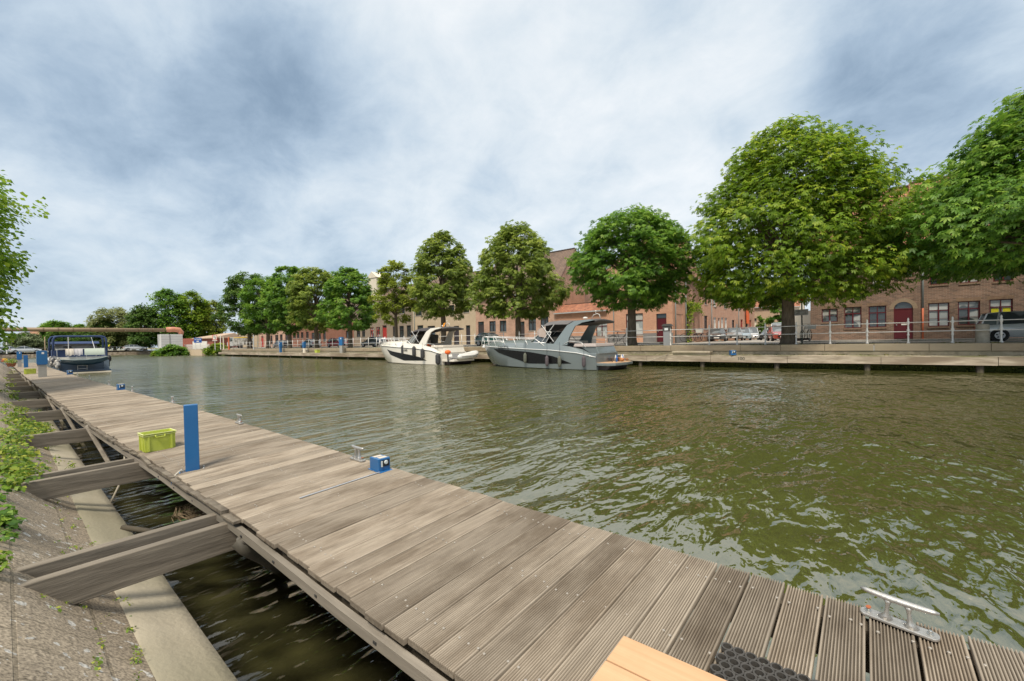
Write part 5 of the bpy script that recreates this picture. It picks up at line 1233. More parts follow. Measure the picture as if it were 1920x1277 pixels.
b = MB(); b.box(Ls*.38, Ls*.82, -.12, -.01, 1.2, zat(372, 640, k-3)); b.build('garage_door', W_WHITE, sh)
# orange brick building on the far left behind the bush
a0 = at(26, 170); a1 = at(78, 172); dv = a1-a0
t = empty('distant_building', (a0.x, a0.y, 1.2), math.atan2(dv.y, dv.x), 'low orange brick building with solar roof far behind the pipe on the left', 'building')
Lb = dv.length; zb1 = zat(60, 628, 170)-1.2; zr1 = zat(60, 622, 172)-1.2
b = MB(); b.box(0, Lb, 0, 8, 0, zb1); b.build('wall', B_PINK, t); b = MB(); b.prism([(-.4, zb1), (8.4, zb1), (4, zr1)], 'x', -.2, Lb*.6); b.build('roof', T_BR, t)
b = MB(); b.box(Lb*.6, Lb, -.1, 8, zb1, zr1); b.build('upper_wall', B_ORANGE, t)
# canal end quay, path railing, hedge strip
b = MB(); b.box(-153, -150, -2, 27.5, -1, .8); b.build('end_quay', m_jet, kind='structure')
rl = empty('path_railing', (-150, 0, 0), 0, 'low grey mesh railing along the path at the end of the canal', 'railing')
b = MB()
for y_ in np.arange(2, 27, 1.6): b.box(-.04, .04, y_-.03, y_+.03, 1.0, 2.2)
b.box(-.03, .03, 2, 27, 2.15, 2.22); b.box(-.02, .02, 2, 27, 1.55, 1.6); b.box(-.02, .02, 2, 27, 1.15, 1.2); b.build('rails', mk('dull_rail', (.22, .22, .20), .6), rl)
b = MB(); b.box(-158, -156.5, -40, 2, 1.2, 2.6); b.build('clipped_hedge_band', leafmat('hedge_band', (.05, .08, .02), (.11, .14, .04), (.2, .2, .06), .1), label='long yellow green clipped hedge along the road at the canal end', cat='hedge')
# white picket fence
f0, f1 = at(346, 97), at(392, 88); dv = f1-f0
pf = empty('picket_fence', (f0.x, f0.y, 0), math.atan2(dv.y, dv.x), 'white wooden picket fence in front of the red shed', 'fence')
b = MB(); n = 34
for i in range(n):
    x_ = dv.length*i/(n-1); b.prism([(x_-.06, 1.2), (x_+.06, 1.2), (x_+.06, 2.25), (x_, 2.4), (x_-.06, 2.25)], 'y', -.02, .02)
b.box(0, dv.length, .02, .06, 1.5, 1.6); b.box(0, dv.length, .02, .06, 2.0, 2.1); b.build('pickets', W_WHITE, pf)
q0, q1 = at(344, 93), at(378, 86); wallbox('sand_wall', M_BEIGE, q0, q1, -.3, 1.25, .6, label='sand coloured low quay wall under the white picket fence', cat='wall')
q0, q1 = at(381, 86), at(394, 84); wallbox('dark_planter', W_DARK, q0, q1, .8, 1.55, .8, label='dark planter box under the wide leafed plant', cat='planter')
# ------------------------------------------------------------------ cars, bicycles
G_CAR = glassmat('car_glass', (.05, .06, .065), (.16, .18, .19)); M_TYRE = mk('tyre_rubber', (.02, .02, .02), .85); M_RIM = mk('alloy_rim', (.45, .45, .45), .35, metal=.7)
M_LAMP = mk('lamp_glass', (.65, .68, .70), .1, spec=.8); M_TAIL = mk('tail_lamp', (.35, .01, .01), .2); M_TRIM = mk('black_trim', (.015, .015, .016), .5); M_PLATE = mk('number_plate', (.65, .63, .60), .5)
def paint(name, c, rough=.25): return mk(name, c, rough, coat=.8, metal=.2, spec=.6)
def car(name, label, loc, rz, mat, Ln=4.3, Wd=1.75, H=1.45, kind='hatch', group='cars parked on the far quay and side street', cat='car'):
    t = empty(name, loc, rz, label, cat, group); h = Ln/2; w = Wd/2; bz = .22; belt = .62*H
    if kind == 'van':   st = [(-h, .55, .86), (-h+.06, .22, .93*1.0), (-.6, .2, .97), (h-1.35, .2, .95), (h-.55, .2, .86), (h-.1, .24, .66), (h, .38, .52)]; gh = [(-h+.05, .93, .55), (-h+.28, H-.06, .46), (-h+.8, H, .44), (h-2.3, H-.0, .44), (h-1.9, H-.05, .45), (h-1.0, .92, .60)]
    elif kind == 'sedan': st = [(-h, .42, .80), (-h+.1, .25, .93), (-h+.9, .2, .95), (0, .2, .93), (h-1.45, .2, .93), (h-.5, .22, .80), (h-.08, .26, .66), (h, .4, .52)]; gh = [(-h+.55, .94, .60), (-h+1.35, H-.05, .50), (-h+2.0, H, .47), (h-2.2, H-.05, .48), (h-1.35, .92, .62)]
    elif kind == 'suv': st = [(-h, .55, .95), (-h+.08, .3, 1.06), (-.6, .28, 1.06), (h-1.35, .28, 1.04), (h-.45, .3, .95), (h-.06, .32, .75), (h, .45, .6)]; gh = [(-h+.12, 1.05, .60), (-h+.5, H-.06, .50), (-h+1.1, H, .48), (h-2.1, H-.04, .48), (h-1.3, 1.02, .62)]
    else: st = [(-h, .45, .82), (-h+.06, .25, .92), (-.6, .2, .95), (h-1.2, .2, .92), (h-.45, .22, .80), (h-.08, .25, .66), (h, .4, .52)]; gh = [(-h+.12, .92, .60), (-h+.6, H-.08, .50), (-h+1.2, H, .47), (h-1.95, H-.04, .48), (h-1.1, .91, .62)]
    rings = []
    for i, (x, zb, zt) in enumerate(st):
        e = .80 if i == 0 or i == len(st)-1 else (.95 if i in (1, len(st)-2) else 1)
        ww = w*e; rings.append([(x, -ww*.90, zb), (x, -ww, zb+.14), (x, -ww, lerp(zb, zt, .66)), (x, -ww*.93, zt-.04), (x, -ww*.80, zt), (x, 0, zt+.02), (x, ww*.80, zt), (x, ww*.93, zt-.04), (x, ww, lerp(zb, zt, .66)), (x, ww, zb+.14), (x, ww*.90, zb)])
    b = MB(); b.loft(rings); body = b.build('body', mat, t, auto=35)
    # glasshouse: a ring per side post from belt to roof
    n = len(gh); low = [(x, .5) for x, z, k in gh]
    b = MB(); top = [g_ for g_ in gh]
    zb_ = min(gh[0][1], gh[-1][1])-.03
    L_ = [(x, -w*.90, zb_) for x, z, k in gh]; T_ = [(x, -w*2*k*.80, z) for x, z, k in gh]
    L_[0] = (gh[0][0], -w*.88, zb_); L_[-1] = (gh[-1][0], -w*.86, zb_)
    vs = L_+T_+[(x, -y, z) for x, y, z in L_]+[(x, -y, z) for x, y, z in T_]; fs = []
    for i in range(n-1): fs += [(i, i+1, n+i+1, n+i), (2*n+i, 3*n+i, 3*n+i+1, 2*n+i+1), (n+i, n+i+1, 3*n+i+1, 3*n+i)]
    fs += [(0, n, 3*n, 2*n), (n-1, 2*n-1, 4*n-1, 3*n-1)]; b.add(vs, fs); b.build('windows', G_CAR, t)
    b = MB(); m_ = [g_ for g_ in gh if g_[1] > H-.12]
    b.loft([[(x, -w*2*k*.80-.012, z-.03), (x, -w*2*k*.74, z+.018), (x, 0, z+.035), (x, w*2*k*.74, z+.018), (x, w*2*k*.80+.012, z-.03)] for x, z, k in m_], closed=False, caps=False)
    b.build('roof', mat, body)
    for s in (-1, 1):
        bars = [((gh[i][0], s*w*.885, zb_+.02), (gh[j][0], s*(w*2*gh[j][2]*.80+.004), gh[j][1]-.01), .05, .04) for i, j in ((0, 1), (n-1, n-2))]
        bars.append(((gh[0][0]*.15, s*(w*.90+.004), zb_), (gh[0][0]*.15, s*(w*2*.47*.80+.008), H-.03), .07, .02))
        if kind in ('van', 'suv', 'hatch'): bars.append(((gh[1][0]+.35, s*(w*.90+.004), zb_), (gh[1][0]+.45, s*(w*2*.47*.80+.008), H-.04), .08, .02))
        for q in bars: b = MB(); b.bar(*q); b.build('pillar', mat, body)
        b = MB(); b.box(h-1.35, h-1.2, s*(w+.02), s*(w+.16), .93*H*.68, .93*H*.68+.12) if s > 0 else b.box(h-1.35, h-1.2, -w-.16, -w-.02, .93*H*.68, .93*H*.68+.12); b.build('mirror', mat, t)
        b = MB(); b.box(h-.30, h-.05, s*w*.50 if s > 0 else -w*.88, s*w*.88 if s > 0 else -w*.50, .60, .74); b.build('headlight', M_LAMP, t)
        b = MB(); b.box(-h-.01, -h+.12, s*w*.62 if s > 0 else -w*.90, s*w*.90 if s > 0 else -w*.62, .66, .86); b.build('tail_light', M_TAIL, t)
    b = MB(); b.box(h-.02, h+.04, -w*.55, w*.55, .36, .56); b.build('grille', M_TRIM, t)
    b = MB(); b.box(h+.02, h+.055, -.26, .26, .36, .47); b.build('number_plate', M_PLATE, t)
    b = MB(); b.box(-h-.04, -h+.02, -.26, .26, .5, .61); b.build('number_plate', M_PLATE, t)
    for xw in (h-.78, -h+.72):
        for s in (-1, 1):
            r = .315 if kind != 'suv' else .35
            b = MB(); b.lathe([(r+.05, -.01), (r+.05, .012)], 18, (xw, s*w*.985, r), 'y'); b.build('wheel_arch', M_TRIM, t)
            b = MB(); b.lathe([(r*.62, -.10), (r*.95, -.10), (r, -.06), (r, .06), (r*.95, .09), (r*.64, .09)], 18, (xw, s*(w-.06), r), 'y'); wo = b.build('wheel', M_TYRE, t, auto=40)
            b = MB(); b.lathe([(r*.64, -.02), (r*.62, .01), (.05, .03)], 14, (xw, s*(w+.035) if s > 0 else -(w+.035), r), 'y'); b.build('rim', M_RIM, wo)
            b = MB()
            for k in range(5):
                a = 2*math.pi*k/5+.3; b.bar((xw+.07*math.cos(a), s*(w+.052), r+.07*math.sin(a)), (xw+r*.5*math.cos(a), s*(w+.052), r+r*.5*math.sin(a)), .07, .008, up=(0, 1, 0))
            b.build('spoke_gaps', M_TRIM, wo)
    return t
sil, drk = paint('silver_paint', (.58, .59, .60)), paint('black_paint_metallic', (.03, .035, .04))
Z = ZQ+.004; quay_rz = math.atan(.05)
# silver people carrier at the right edge, facing right
pv = PV(1842, 640, 36); car('people_carrier', 'silver people carrier parked at the right edge behind the stone bollard', (pv.x+1.95, 36, Z), 0, sil, 4.3, 1.78, 1.60, 'van')
def side_car(l, r_, v, *a, flip=1, **k):
    x0, x1 = XV(l, v), XV(r_, v); return car('parked_car', a[0], ((x0+x1)/2, v, Z), 0 if flip > 0 else math.pi, a[1], min(x1-x0, 4.7), **k)
side_car(899, 945, 34, 'dark green car parked between the white and grey boats', paint('green_paint', (.012, .075, .06)), kind='hatch', flip=1)
side_car(684, 722, 34, 'black car with open looking soft top left of the white boat', drk, kind='sedan', flip=-1)
side_car(618, 655, 34, 'red car parked left of the black one on the quay', paint('red_paint', (.36, .012, .025)), kind='hatch', flip=1)
side_car(563, 603, 34, 'silver convertible shaped car behind a chestnut trunk left of the red car', paint('pale_silver', (.50, .51, .52)), kind='sedan', flip=-1)
side_car(514, 543, 35, 'dark parked car between two trunks with motorbikes in front', drk, kind='hatch', flip=-1)
# side street: four cars nose out along the left, seen from the front
def street_car(pc, pf, w_px, *a, **k):
    pass
for (c, v, lab, mt, kd, H_) in ((1345, 52, 'dark grey car nearest in the side street, front towards the canal', paint('dark_grey_paint', (.075, .078, .08)), 'sedan', 1.45), (1377, 58, 'second side street car in brownish silver behind the dark grey one', paint('taupe_paint', (.26, .255, .25)), 'suv', 1.6),
                               (1393, 60, 'pale blue silver car third in the side street row', paint('ice_blue_paint', (.36, .43, .47)), 'hatch', 1.5), (1409, 65, 'grey white small van last in the side street row', paint('pale_grey_paint', (.50, .50, .49)), 'van', 1.75)):
    car('parked_car', lab, (XV(c, v), v, ZQ+.012), R(-78), mt, 4.3, 1.75, H_, kd)
car('parked_car', 'small black and white car just left of the red one at the trunk', (XV(1445, 60), 60, ZQ+.012), R(-95), drk, 3.7, 1.65, 1.42, 'hatch')
p_ = XV(1461, 48); car('parked_car', 'orange red car half hidden by the largest chestnut trunk', (p_, 48, ZQ+.012), R(-72), paint('orange_red_paint', (.42, .05, .025)), 3.7, 1.6, 1.45, 'hatch')
car('delivery_van', 'white van roof showing behind the orange red car', (XV(1462, 56), 56, ZQ+.012), R(-90), paint('white_van_paint', (.66, .66, .65)), 4.6, 1.85, 1.95, 'van', cat='van')
# far left cars
for px_, lab in ((20, 'long silver car on the left bank road far behind the white pole'), (48, 'second silver car right of the white pole far on the left'), (4, 'silver car end at the very left edge in the distance')):
    q_ = at(px_, 92); car('parked_car', lab, (q_.x, q_.y, 1.2), R(95), sil, 4.5, 1.8, 1.45, 'sedan')
q_ = at(252, 112); car('parked_car', 'grey car roof behind the railing right of the blue cruiser', (q_.x, q_.y, 1.2), R(95), sil, 4.5, 1.8, 1.45, 'hatch')
# white work truck with yellow beacon bar
a_, b_2 = XV(434, 30.2), XV(468, 30.2)
tk = empty('work_truck', ((a_+b_2)/2, 34.5, Z), math.pi, 'white work truck with grey crate body and yellow roof bar under the left trees', 'truck')
x0, x1 = XV(434, 34.5)-(a_+b_2)/2, XV(467, 34.5)-(a_+b_2)/2; ln = x1-x0; cx_ = (x0+x1)/2; tk.location.x += cx_
b = MB(); b.loft([[(x_, -.95, .5), (x_, .95, .5), (x_, .92, z_), (x_, -.92, z_)] for x_, z_ in ((ln*.12, 2.5), (ln*.30, 2.5), (ln*.38, 1.7), (ln*.5, 1.35))]); b.build('cab', MATS['white_van_paint'], tk, auto=30)
b = MB(); b.box(-ln/2, ln*.11, -1, 1, .75, 2.15); b.build('crate_body', mk('truck_mesh', (.16, .15, .13), .8, (.42, .40, .37), 2.2, 2, 2.5), tk)
b = MB(); b.box(-ln/2, ln*.10, -.9, .9, 2.3, 2.42); b.box(-ln/2, -ln*.45, -.9, -.8, 2.15, 2.3); b.build('beacon_bar', mk('yellow_bar', (.75, .48, .03), .5), tk)
b = MB(); b.box(ln*.16, ln*.31, -.965, -.93, 1.6, 2.3); b.box(ln*.16, ln*.31, .93, .965, 1.6, 2.3); b.build('side_window', G_CAR, tk)
for xw in (ln*.32, -ln*.32):
    for s in (-1, 1): b = MB(); b.lathe([(.2, -.12), (.4, -.12), (.42, 0), (.4, .12), (.2, .12)], 14, (xw, s*.85, .42), 'y'); b.build('wheel', M_TYRE, tk)

M_BIKE = mk('bike_black', (.02, .02, .022), .4)
def bike(loc, rz, label, mat=None, box=None, s=1, group='bicycles parked on the far quay'):
    t = empty('bicycle', loc, rz, label, 'bicycle', group); t.scale = (s,)*3; mat = mat or M_BIKE
    for x_ in (-.53, .53):
        b = MB(); n = 20; rings = []
        for i in range(n+1):
            a = 2*math.pi*i/n; rings.append([(x_+(.33+.018*math.cos(q))*math.cos(a), .018*math.sin(q), .35+(.33+.018*math.cos(q))*math.sin(a)) for q in (0, 1.57, 3.14, 4.71)])
        b.loft(rings, caps=False)
        for i in range(8): a = math.pi*i/8; b.bar((x_-.32*math.cos(a), 0, .35-.32*math.sin(a)), (x_+.32*math.cos(a), 0, .35+.32*math.sin(a)), .004)
        b.build('wheel', M_TYRE, t)
    b = MB(); A = {'bb': (-.05, 0, .30), 'seat': (-.20, 0, .88), 'head': (.36, 0, .88), 'hb': (.38, 0, .72), 'rw': (-.53, 0, .35), 'fw': (.53, 0, .35)}
    for p, q, r_ in (('bb', 'seat', .017), ('bb', 'hb', .018), ('seat', 'head', .014), ('rw', 'bb', .011), ('rw', 'seat', .011), ('hb', 'fw', .013), ('hb', 'head', .016)): b.tube([A[p], A[q]], r_, 6)
    b.build('bicycle_frame', mat, t)
    b = MB(); b.tube([(.36, 0, .88), (.33, 0, 1.03)], .013, 6); b.tube([(.20, -.28, 1.05), (.32, -.18, 1.06), (.34, 0, 1.03), (.32, .18, 1.06), (.20, .28, 1.05)], .012, 6); b.build('handlebar', mat, t)
    b = MB(); b.loft([[(x_, -w_, .98), (x_, 0, 1.0), (x_, w_, .98), (x_, 0, .92)] for x_, w_ in ((-.36, .09), (-.24, .07), (-.08, .02))]); b.tube([(-.20, 0, .86), (-.22, 0, .95)], .012, 6); b.build('saddle', M_TYRE, t)
    if box: b = MB(); b.box(.42, .85, -.2, .2, .72, .98, top=-.04); b.build('carrier_box', box, t)
    return t
p_ = XV(1161, 33); bike((p_, 33.2, Z), R(5), 'black bicycle leaning at the railing left of the round chestnut trunk', s=1.2)
bike((XV(1296, 38.8), 38.8, ZQ+.12), R(4), 'bicycle with white front box outside the orange corner house', box=W_WHITE, s=1.1)
bike((XV(1309, 39.2), 39.2, ZQ+.12), R(-12), 'dark blue covered bicycle beside the one with a white box', mk('navy_cover', (.02, .05, .12), .7), s=1.1)
bike((XV(1511, 36.5), 36.5, ZQ+.12), R(-65), 'bicycle facing out between the traffic sign and the brown house', mk('bike_beige', (.35, .3, .24), .5), box=W_WHITE, s=1.15)
bike((XV(531, 33.2), 33.2, Z), R(3), 'dark motorbike like bicycle before the dark parked car', s=1.3)

# ------------------------------------------------------------------ railings, bollard, signs on the far quay
M_RAIL = mk('silver_railing_paint', (.52, .50, .48), .5, (.68, .67, .65), 20, 4, 1, metal=.15)
fo = 1.75
def yf(x): return vb(x)+fo
post_px = [1175, 1257, 1330, 1382, 1435, 1493, 1556.5, 1626, 1703, 1786, 1877.5]
def fx(px_):
    v = 29.3
    for _ in range(5): x_ = XV(px_, v); v = yf(x_)
    return x_
xs_p = [fx(p) for p in post_px]
print('POSTS', [round(a, 2) for a in xs_p])
sp0 = (xs_p[-1]-xs_p[6])/4
fence1 = empty('quay_railing', (0, 0, 0), 0, 'silver railing with ball topped cast posts along the right half of the far quay', 'railing')
PROF = [(.075, 0), (.075, .05), (.045, .08), (.040, .38), (.06, .42), (.06, .46), (.04, .50), (.05, .60), (.075, .65), (.075, .69), (.045, .74), (.038, .95), (.06, 1.0), (.068, 1.06), (.06, 1.12), (.035, 1.15), (.045, 1.20), (.045, 1.24), (.015, 1.31)]
b = MB(); b.lathe(PROF, 10); fp = b.build('post', M_RAIL, fence1, smooth=True)
xr_ = list(xs_p)+[xs_p[-1]+sp0*k for k in range(1, 4)]
k = 1
while xs_p[0]-sp0*k > -24: xr_.append(xs_p[0]-sp0*k); k += 1
xr_.sort()
for i, x_ in enumerate(xr_):
    o = fp if i == 0 else fp.copy()
    if i: col.objects.link(o); o.parent = fence1
    o.location = (x_, yf(x_), 1.31); o.scale = (.9, .9, 1.0)
for zz_ in (1.31+1.06, 1.31+.60):
    b = MB(); b.tube([(xr_[0], yf(xr_[0]), zz_), (-15, yf(-15), zz_), (-7, yf(-7), zz_-.01), (0, yf(0), zz_+.008), (xr_[-1], yf(xr_[-1]), zz_)], .022, 7); b.build('rail', M_RAIL, fence1, smooth=True)
fence2 = empty('quay_railing', (0, 0, 0), 0, 'plain thin post railing along the left half of the far quay behind the boats', 'railing')
b = MB(); b.tube([(0, 0, 0), (0, 0, 1.2)], .035, 7); b.sphere((0, 0, 1.2), .05, 8, 5); fp2 = b.build('post', M_RAIL, fence2, smooth=True)
x_ = xr_[0]-1.7; i = 0; xq = []
while x_ > -93: xq.append(x_); x_ -= 1.7
for i, x_ in enumerate(xq):
    o = fp2 if i == 0 else fp2.copy()
    if i: col.objects.link(o); o.parent = fence2
    o.location = (x_, yf(x_), 1.31)
for zz_ in (1.31+1.08, 1.31+.55):
    b = MB(); b.tube([(xq[-1], yf(xq[-1]), zz_), (-60, yf(-60), zz_), (-40, yf(-40), zz_), (xq[0], yf(xq[0]), zz_)], .022, 6); b.build('rail', M_RAIL, fence2, smooth=True)
x_ = fx(1845); b = MB(); b.lathe([(.25, 0), (.24, .5), (.24, .84), (.22, .90), (.08, .93)], 16); b.build('stone_bollard', mk('worn_stone', (.24, .215, .17), .9, (.34, .31, .26), 5, 6, 1, .4), loc=(x_, yf(x_)+.35, 1.29), label='thick round weathered stone bollard by the railing in front of the people carrier', cat='bollard', smooth=False, auto=40)
# grey parking machine and thin mast
x_ = fx(1250.5); t = empty('quay_machine', (x_, yf(x_)+.1, 1.30), 0, 'grey service cabinet with dark hood at the railing left of the corner', 'cabinet')
b = MB(); b.box(-.22, .22, -.18, .18, 0, .98); b.build('body', mk('grey_cabinet', (.24, .25, .26), .55), t, bevel=.01)
b = MB(); b.box(-.25, .25, -.2, .2, .99, 1.32); b.prism([(-.34, 1.33), (.34, 1.33), (.2, 1.48), (-.2, 1.48)], 'y', -.24, .24); b.build('hood', mk('dark_hood', (.07, .07, .065), .6), t)
b = MB(); b.box(-.12, .12, -.215, -.2, 1.04, 1.2); b.build('display', M_LAMP, t)
# traffic sign
x_ = XV(1503.5, 32.5); t = empty('traffic_sign', (x_, 32.6, ZQ), R(-20), 'round red sign half hidden by leaves over a grey plate with bicycle and moped symbols', 'sign')
b = MB(); b.tube([(0, 0, 0), (0, 0, 4.6)], .04, 8); b.build('post', mk('dark_post', (.045, .06, .05), .5), t)
zp = ZV(1503.5, 586, 32.6)-ZQ
b = MB(); b.box(-.40, .40, -.06, -.045, zp-.18, zp+.20); pl_ = b.build('plate', mk('grey_plate', (.50, .50, .50), .5), t)
text('plate_text', 'uitgezonderd', .11, M_TRIM, pl_, (0, -.062, zp+.10), (R(90), 0, 0), .002)
for s in (-1, 1):
    b = MB(); c_ = s*.19
    for dx in (-.07, .07):
        n = 12
        for k in range(n):
            a0, a1 = 2*math.pi*k/n, 2*math.pi*(k+1)/n; b.bar((c_+dx+.045*math.cos(a0), -.063, zp-.07+.045*math.sin(a0)), (c_+dx+.045*math.cos(a1), -.063, zp-.07+.045*math.sin(a1)), .012, .004)
    b.bar((c_-.07, -.063, zp-.07), (c_, -.063, zp+.0), .012, .004); b.bar((c_, -.063, zp+.0), (c_+.06, -.063, zp-.0), .012, .004); b.bar((c_+.07, -.063, zp-.07), (c_+.05, -.063, zp+.03), .012, .004)
    b.build('cycle_symbol', M_TRIM, pl_)
zc = ZV(1505, 553, 32.6)-ZQ; M_SRED = mk('sign_red', (.52, .04, .02), .4)
b = MB(); b.lathe([(.42, -.012), (.42, .012)], 28, (0, -.055, zc), 'y'); ds_ = b.build('disc', W_WHITE, t); b = MB(); b.lathe([(.385, -.004), (.385, .002)], 28, (0, -.070, zc), 'y'); b.build('red_disc', M_SRED, ds_); b = MB(); b.box(-.27, .27, -.080, -.0745, zc-.06, zc+.06); b.build('white_bar', W_WHITE, ds_)
# wall lamp-like mast, far signs
p_ = at(403, 80); t = empty('warning_sign', (p_.x, p_.y, 1.2), R(60), 'white rectangular sign with red border and pictograms on a grey post near the white truck', 'sign')
zz_ = zat(403, 633, 80)-1.2
b = MB(); b.tube([(0, 0, 0), (0, 0, zz_+.5)], .06, 6); b.build('post', M_RAIL, t); b = MB(); b.box(-.38, .38, -.09, -.07, zz_-.45, zz_+.5); pn = b.build('panel', M_SRED, t); b = MB(); b.box(-.30, .30, -.095, -.091, zz_-.36, zz_+.42); b.build('face', W_WHITE, pn)
b = MB(); b.box(-.15, -.05, -.1, -.096, zz_+.0, zz_+.25); b.box(.05, .15, -.1, -.096, zz_-.25, zz_+.05); b.sphere((.1, -.1, zz_+.14), .06, 8, 5, (1, .2, 1)); b.sphere((-.1, -.1, zz_+.32), .06, 8, 5, (1, .2, 1)); b.build('pictogram', M_TRIM, pn); b = MB(); b.box(-.38, .38, -.09, -.07, zz_-.62, zz_-.5); b.build('sub_plate', W_WHITE, t)
p_ = at(371, 84); t = empty('blue_sign', (p_.x, p_.y, 1.2), R(60), 'blue rectangular sign with white lettering above the picket fence', 'sign')
zz_ = zat(371, 638, 84)-1.2; b = MB(); b.box(-.65, .65, -.05, -.02, zz_-.5, zz_+.5); pn = b.build('panel', mk('sign_blue', (.01, .07, .30), .4), t); text('sign_text', 'VVW', .5, W_WHITE, pn, (0, -.055, zz_+.15), (R(90), 0, 0), .004); b = MB(); b.box(-.2, .2, -.058, -.052, zz_-.3, zz_-.12); b.build('white_mark', W_WHITE, pn)
b = MB(); b.tube([(-.4, 0, 0), (-.4, 0, zz_-.4)], .04, 6); b.build('post', M_RAIL, t); b = MB(); b.tube([(.4, 0, 0), (.4, 0, zz_-.4)], .04, 6); b.build('post', M_RAIL, t)
def mast(px_, k, ptop, r_, mat, name, label, cat, zb=1.2):
    p_ = at(px_, k); b = MB(); b.lathe([(r_*1.3, 0), (r_*1.3, .2), (r_, .22), (r_, zat(px_, ptop, k)-zb), (r_*.3, zat(px_, ptop, k)-zb+.1)], 8); return b.build(name, mat, loc=(p_.x, p_.y, zb), label=label, cat=cat, smooth=False, auto=40)
mast(413.5, 80, 628, .07, W_WHITE, 'white_post', 'tall white post between the red bordered sign and the orange post', 'post')
mast(419, 78, 632, .10, M_CREAM, 'cream_post', 'cream coloured post just right of the tall white post', 'post')
mast(429, 76, 633, .14, MATS['orange_pipe'], 'orange_post', 'bright orange post left of the white work truck', 'post')
mast(12, 75, 634, .07, W_WHITE, 'white_pole', 'slim white pole at the far left bank road', 'pole')
mast(84, 95, 632, .08, W_TAN, 'wooden_pole', 'thin wooden pole behind the blue cruiser below the pipe', 'pole')
mast(475.5, 66, 629, .07, M_GUT, 'sign_post', 'grey post with small box right of the work truck', 'post')
# far jetty furniture
for (c, lab) in ((492.5, 'blue pedestal on the far jetty left of the broad chestnut trunk'), (548.5, 'blue pedestal on the far jetty right of the broad chestnut trunk')):
    x_ = G(c, 662, .74).x; o = copy_tree(ped2); o.location = (x_, vb(x_)+.45, .74); o.rotation_euler = (0, 0, R(-90)); o.scale = (1.3, 1.3, 1.35); o['label'] = lab
    for ch in o.children:
        if ch.name.startswith('post'): ch.data = ch.data.copy(); ch.data.materials[0] = m_blue
x_ = G(635.5, 662, .74).x; o = copy_tree(ped2); o.location = (x_, vb(x_)+.45, .74); o.rotation_euler = (0, 0, R(-60)); o.scale = (1.5, 1.5, 1.75); o['label'] = 'grey pedestal with blue hood on the far jetty in front of the red car'
x_ = G(608, 661, .74).x; crate_obj((x_, vb(x_)+.45, .74), R(90), 1.6, 'lime green crate on the far jetty left of the red car', crate1)
x_ = G(465, 665, .74).x; t = empty('mooring_post', (x_, vb(x_)+.3, .74), 0, 'short pale mooring post with dark crossbar on the far jetty under the work truck', 'mooring post'); b = MB(); b.box(-.25, .25, -.2, .2, 0, .6); b.build('block', M_CREAM, t); b = MB(); b.tube([(-1, 0, .25), (1, 0, .25)], .07, 6); b.build('crossbar', M_TRIM, t)
# litter of weeds along the verge, thin mast by the railing
x_ = fx(1259); b = MB(); b.tube([(x_, yf(x_)+.05, 1.31), (x_, yf(x_)+.05, 2.4)], .012, 5); b.build('thin_rod', M_RAIL, label='thin metal rod standing beside the grey service cabinet', cat='rod')
# pot plants on the near bank, cyclist
M_TERRA = mk('terracotta', (.30, .12, .06), .85, (.38, .16, .08), 8)
p_ = G(21, 684, 1.05); t = empty('potted_plant', (p_.x, p_.y, .95), 0, 'bushy green plant in a terracotta bowl on the near bank end', 'potted plant'); t.scale = (.6,)*3
b = MB(); b.lathe([(.22, 0), (.34, .3), (.37, .32), (.33, .33)], 14); b.build('pot', M_TERRA, t, auto=40)
adopt_l = sprig_mass('foliage', None, [(0, 0, .55, 1), (.15, .1, .5, .8), (-.15, -.1, .5, .8)], L_CLIMB, .13, 81, None, None, 90, .36, .26); adopt_l.parent = t
p_ = G(8, 676, 1.15); t = empty('flower_trough', (p_.x, p_.y, 1.05), 0, 'orange and yellow flowers in a trough at the left edge beyond the dock', 'flowers'); t.scale = (.5,)*3
b = MB(); b.box(-.5, .5, -.3, .3, 0, .22); b.build('trough', M_TERRA, t)
o = sprig_mass('blossom', None, [(-.3, 0, .36, 1), (0, 0, .36, 1)], mk('orange_blossom', (.65, .16, .06), .7, (.45, .08, .05), 6), .10, 82, None, None, 50, .3, .16); o.parent = t
o = sprig_mass('blossom', None, [(.35, .1, .38, 1)], mk('yellow_blossom', (.75, .55, .03), .7), .10, 83, None, None, 50, .22, .16); o.parent = t

def person_mesh(mb, joints, edges): pass
p_ = at(205, 112); cyc = empty('bicycle', (p_.x, p_.y, 1.2), R(80), 'distant bicycle ridden along the path by the person in yellow', 'bicycle')
src = [o for o in bpy.data.objects if o.name.startswith('bicycle') and o.type == 'EMPTY' and o.children][0]
for ch in src.children: copy_tree(ch, cyc)
# rider: one skinned body, clothes as children
me = bpy.data.meshes.new('person'); J = [(-.15, 0, .98), (-.05, 0, 1.25), (.06, 0, 1.48), (.10, 0, 1.58), (.13, 0, 1.72), (.05, .19, 1.42), (.22, .24, 1.22), (.34, .25, 1.10), (.05, -.19, 1.42), (.22, -.24, 1.22), (.34, -.25, 1.10), (-.10, .10, .92), (.18, .12, .70), (.0, .12, .34), (.12, .12, .28), (-.10, -.10, .92), (.10, -.12, .58), (-.1, -.12, .22), (.02, -.12, .16)]
E = [(0, 1), (1, 2), (2, 3), (3, 4), (2, 5), (5, 6), (6, 7), (2, 8), (8, 9), (9, 10), (0, 11), (11, 12), (12, 13), (13, 14), (0, 15), (15, 16), (16, 17), (17, 18)]
RR_ = [.15, .14, .15, .055, .11, .065, .045, .035, .065, .045, .035, .09, .07, .045, .04, .09, .07, .045, .04]
me.from_pydata(J, E, []); po = bpy.data.objects.new('person', me); col.objects.link(po)
sk = po.modifiers.new('skin', 'SKIN')
for i, r_ in enumerate(RR_): me.skin_vertices[0].data[i].radius = (r_, r_)
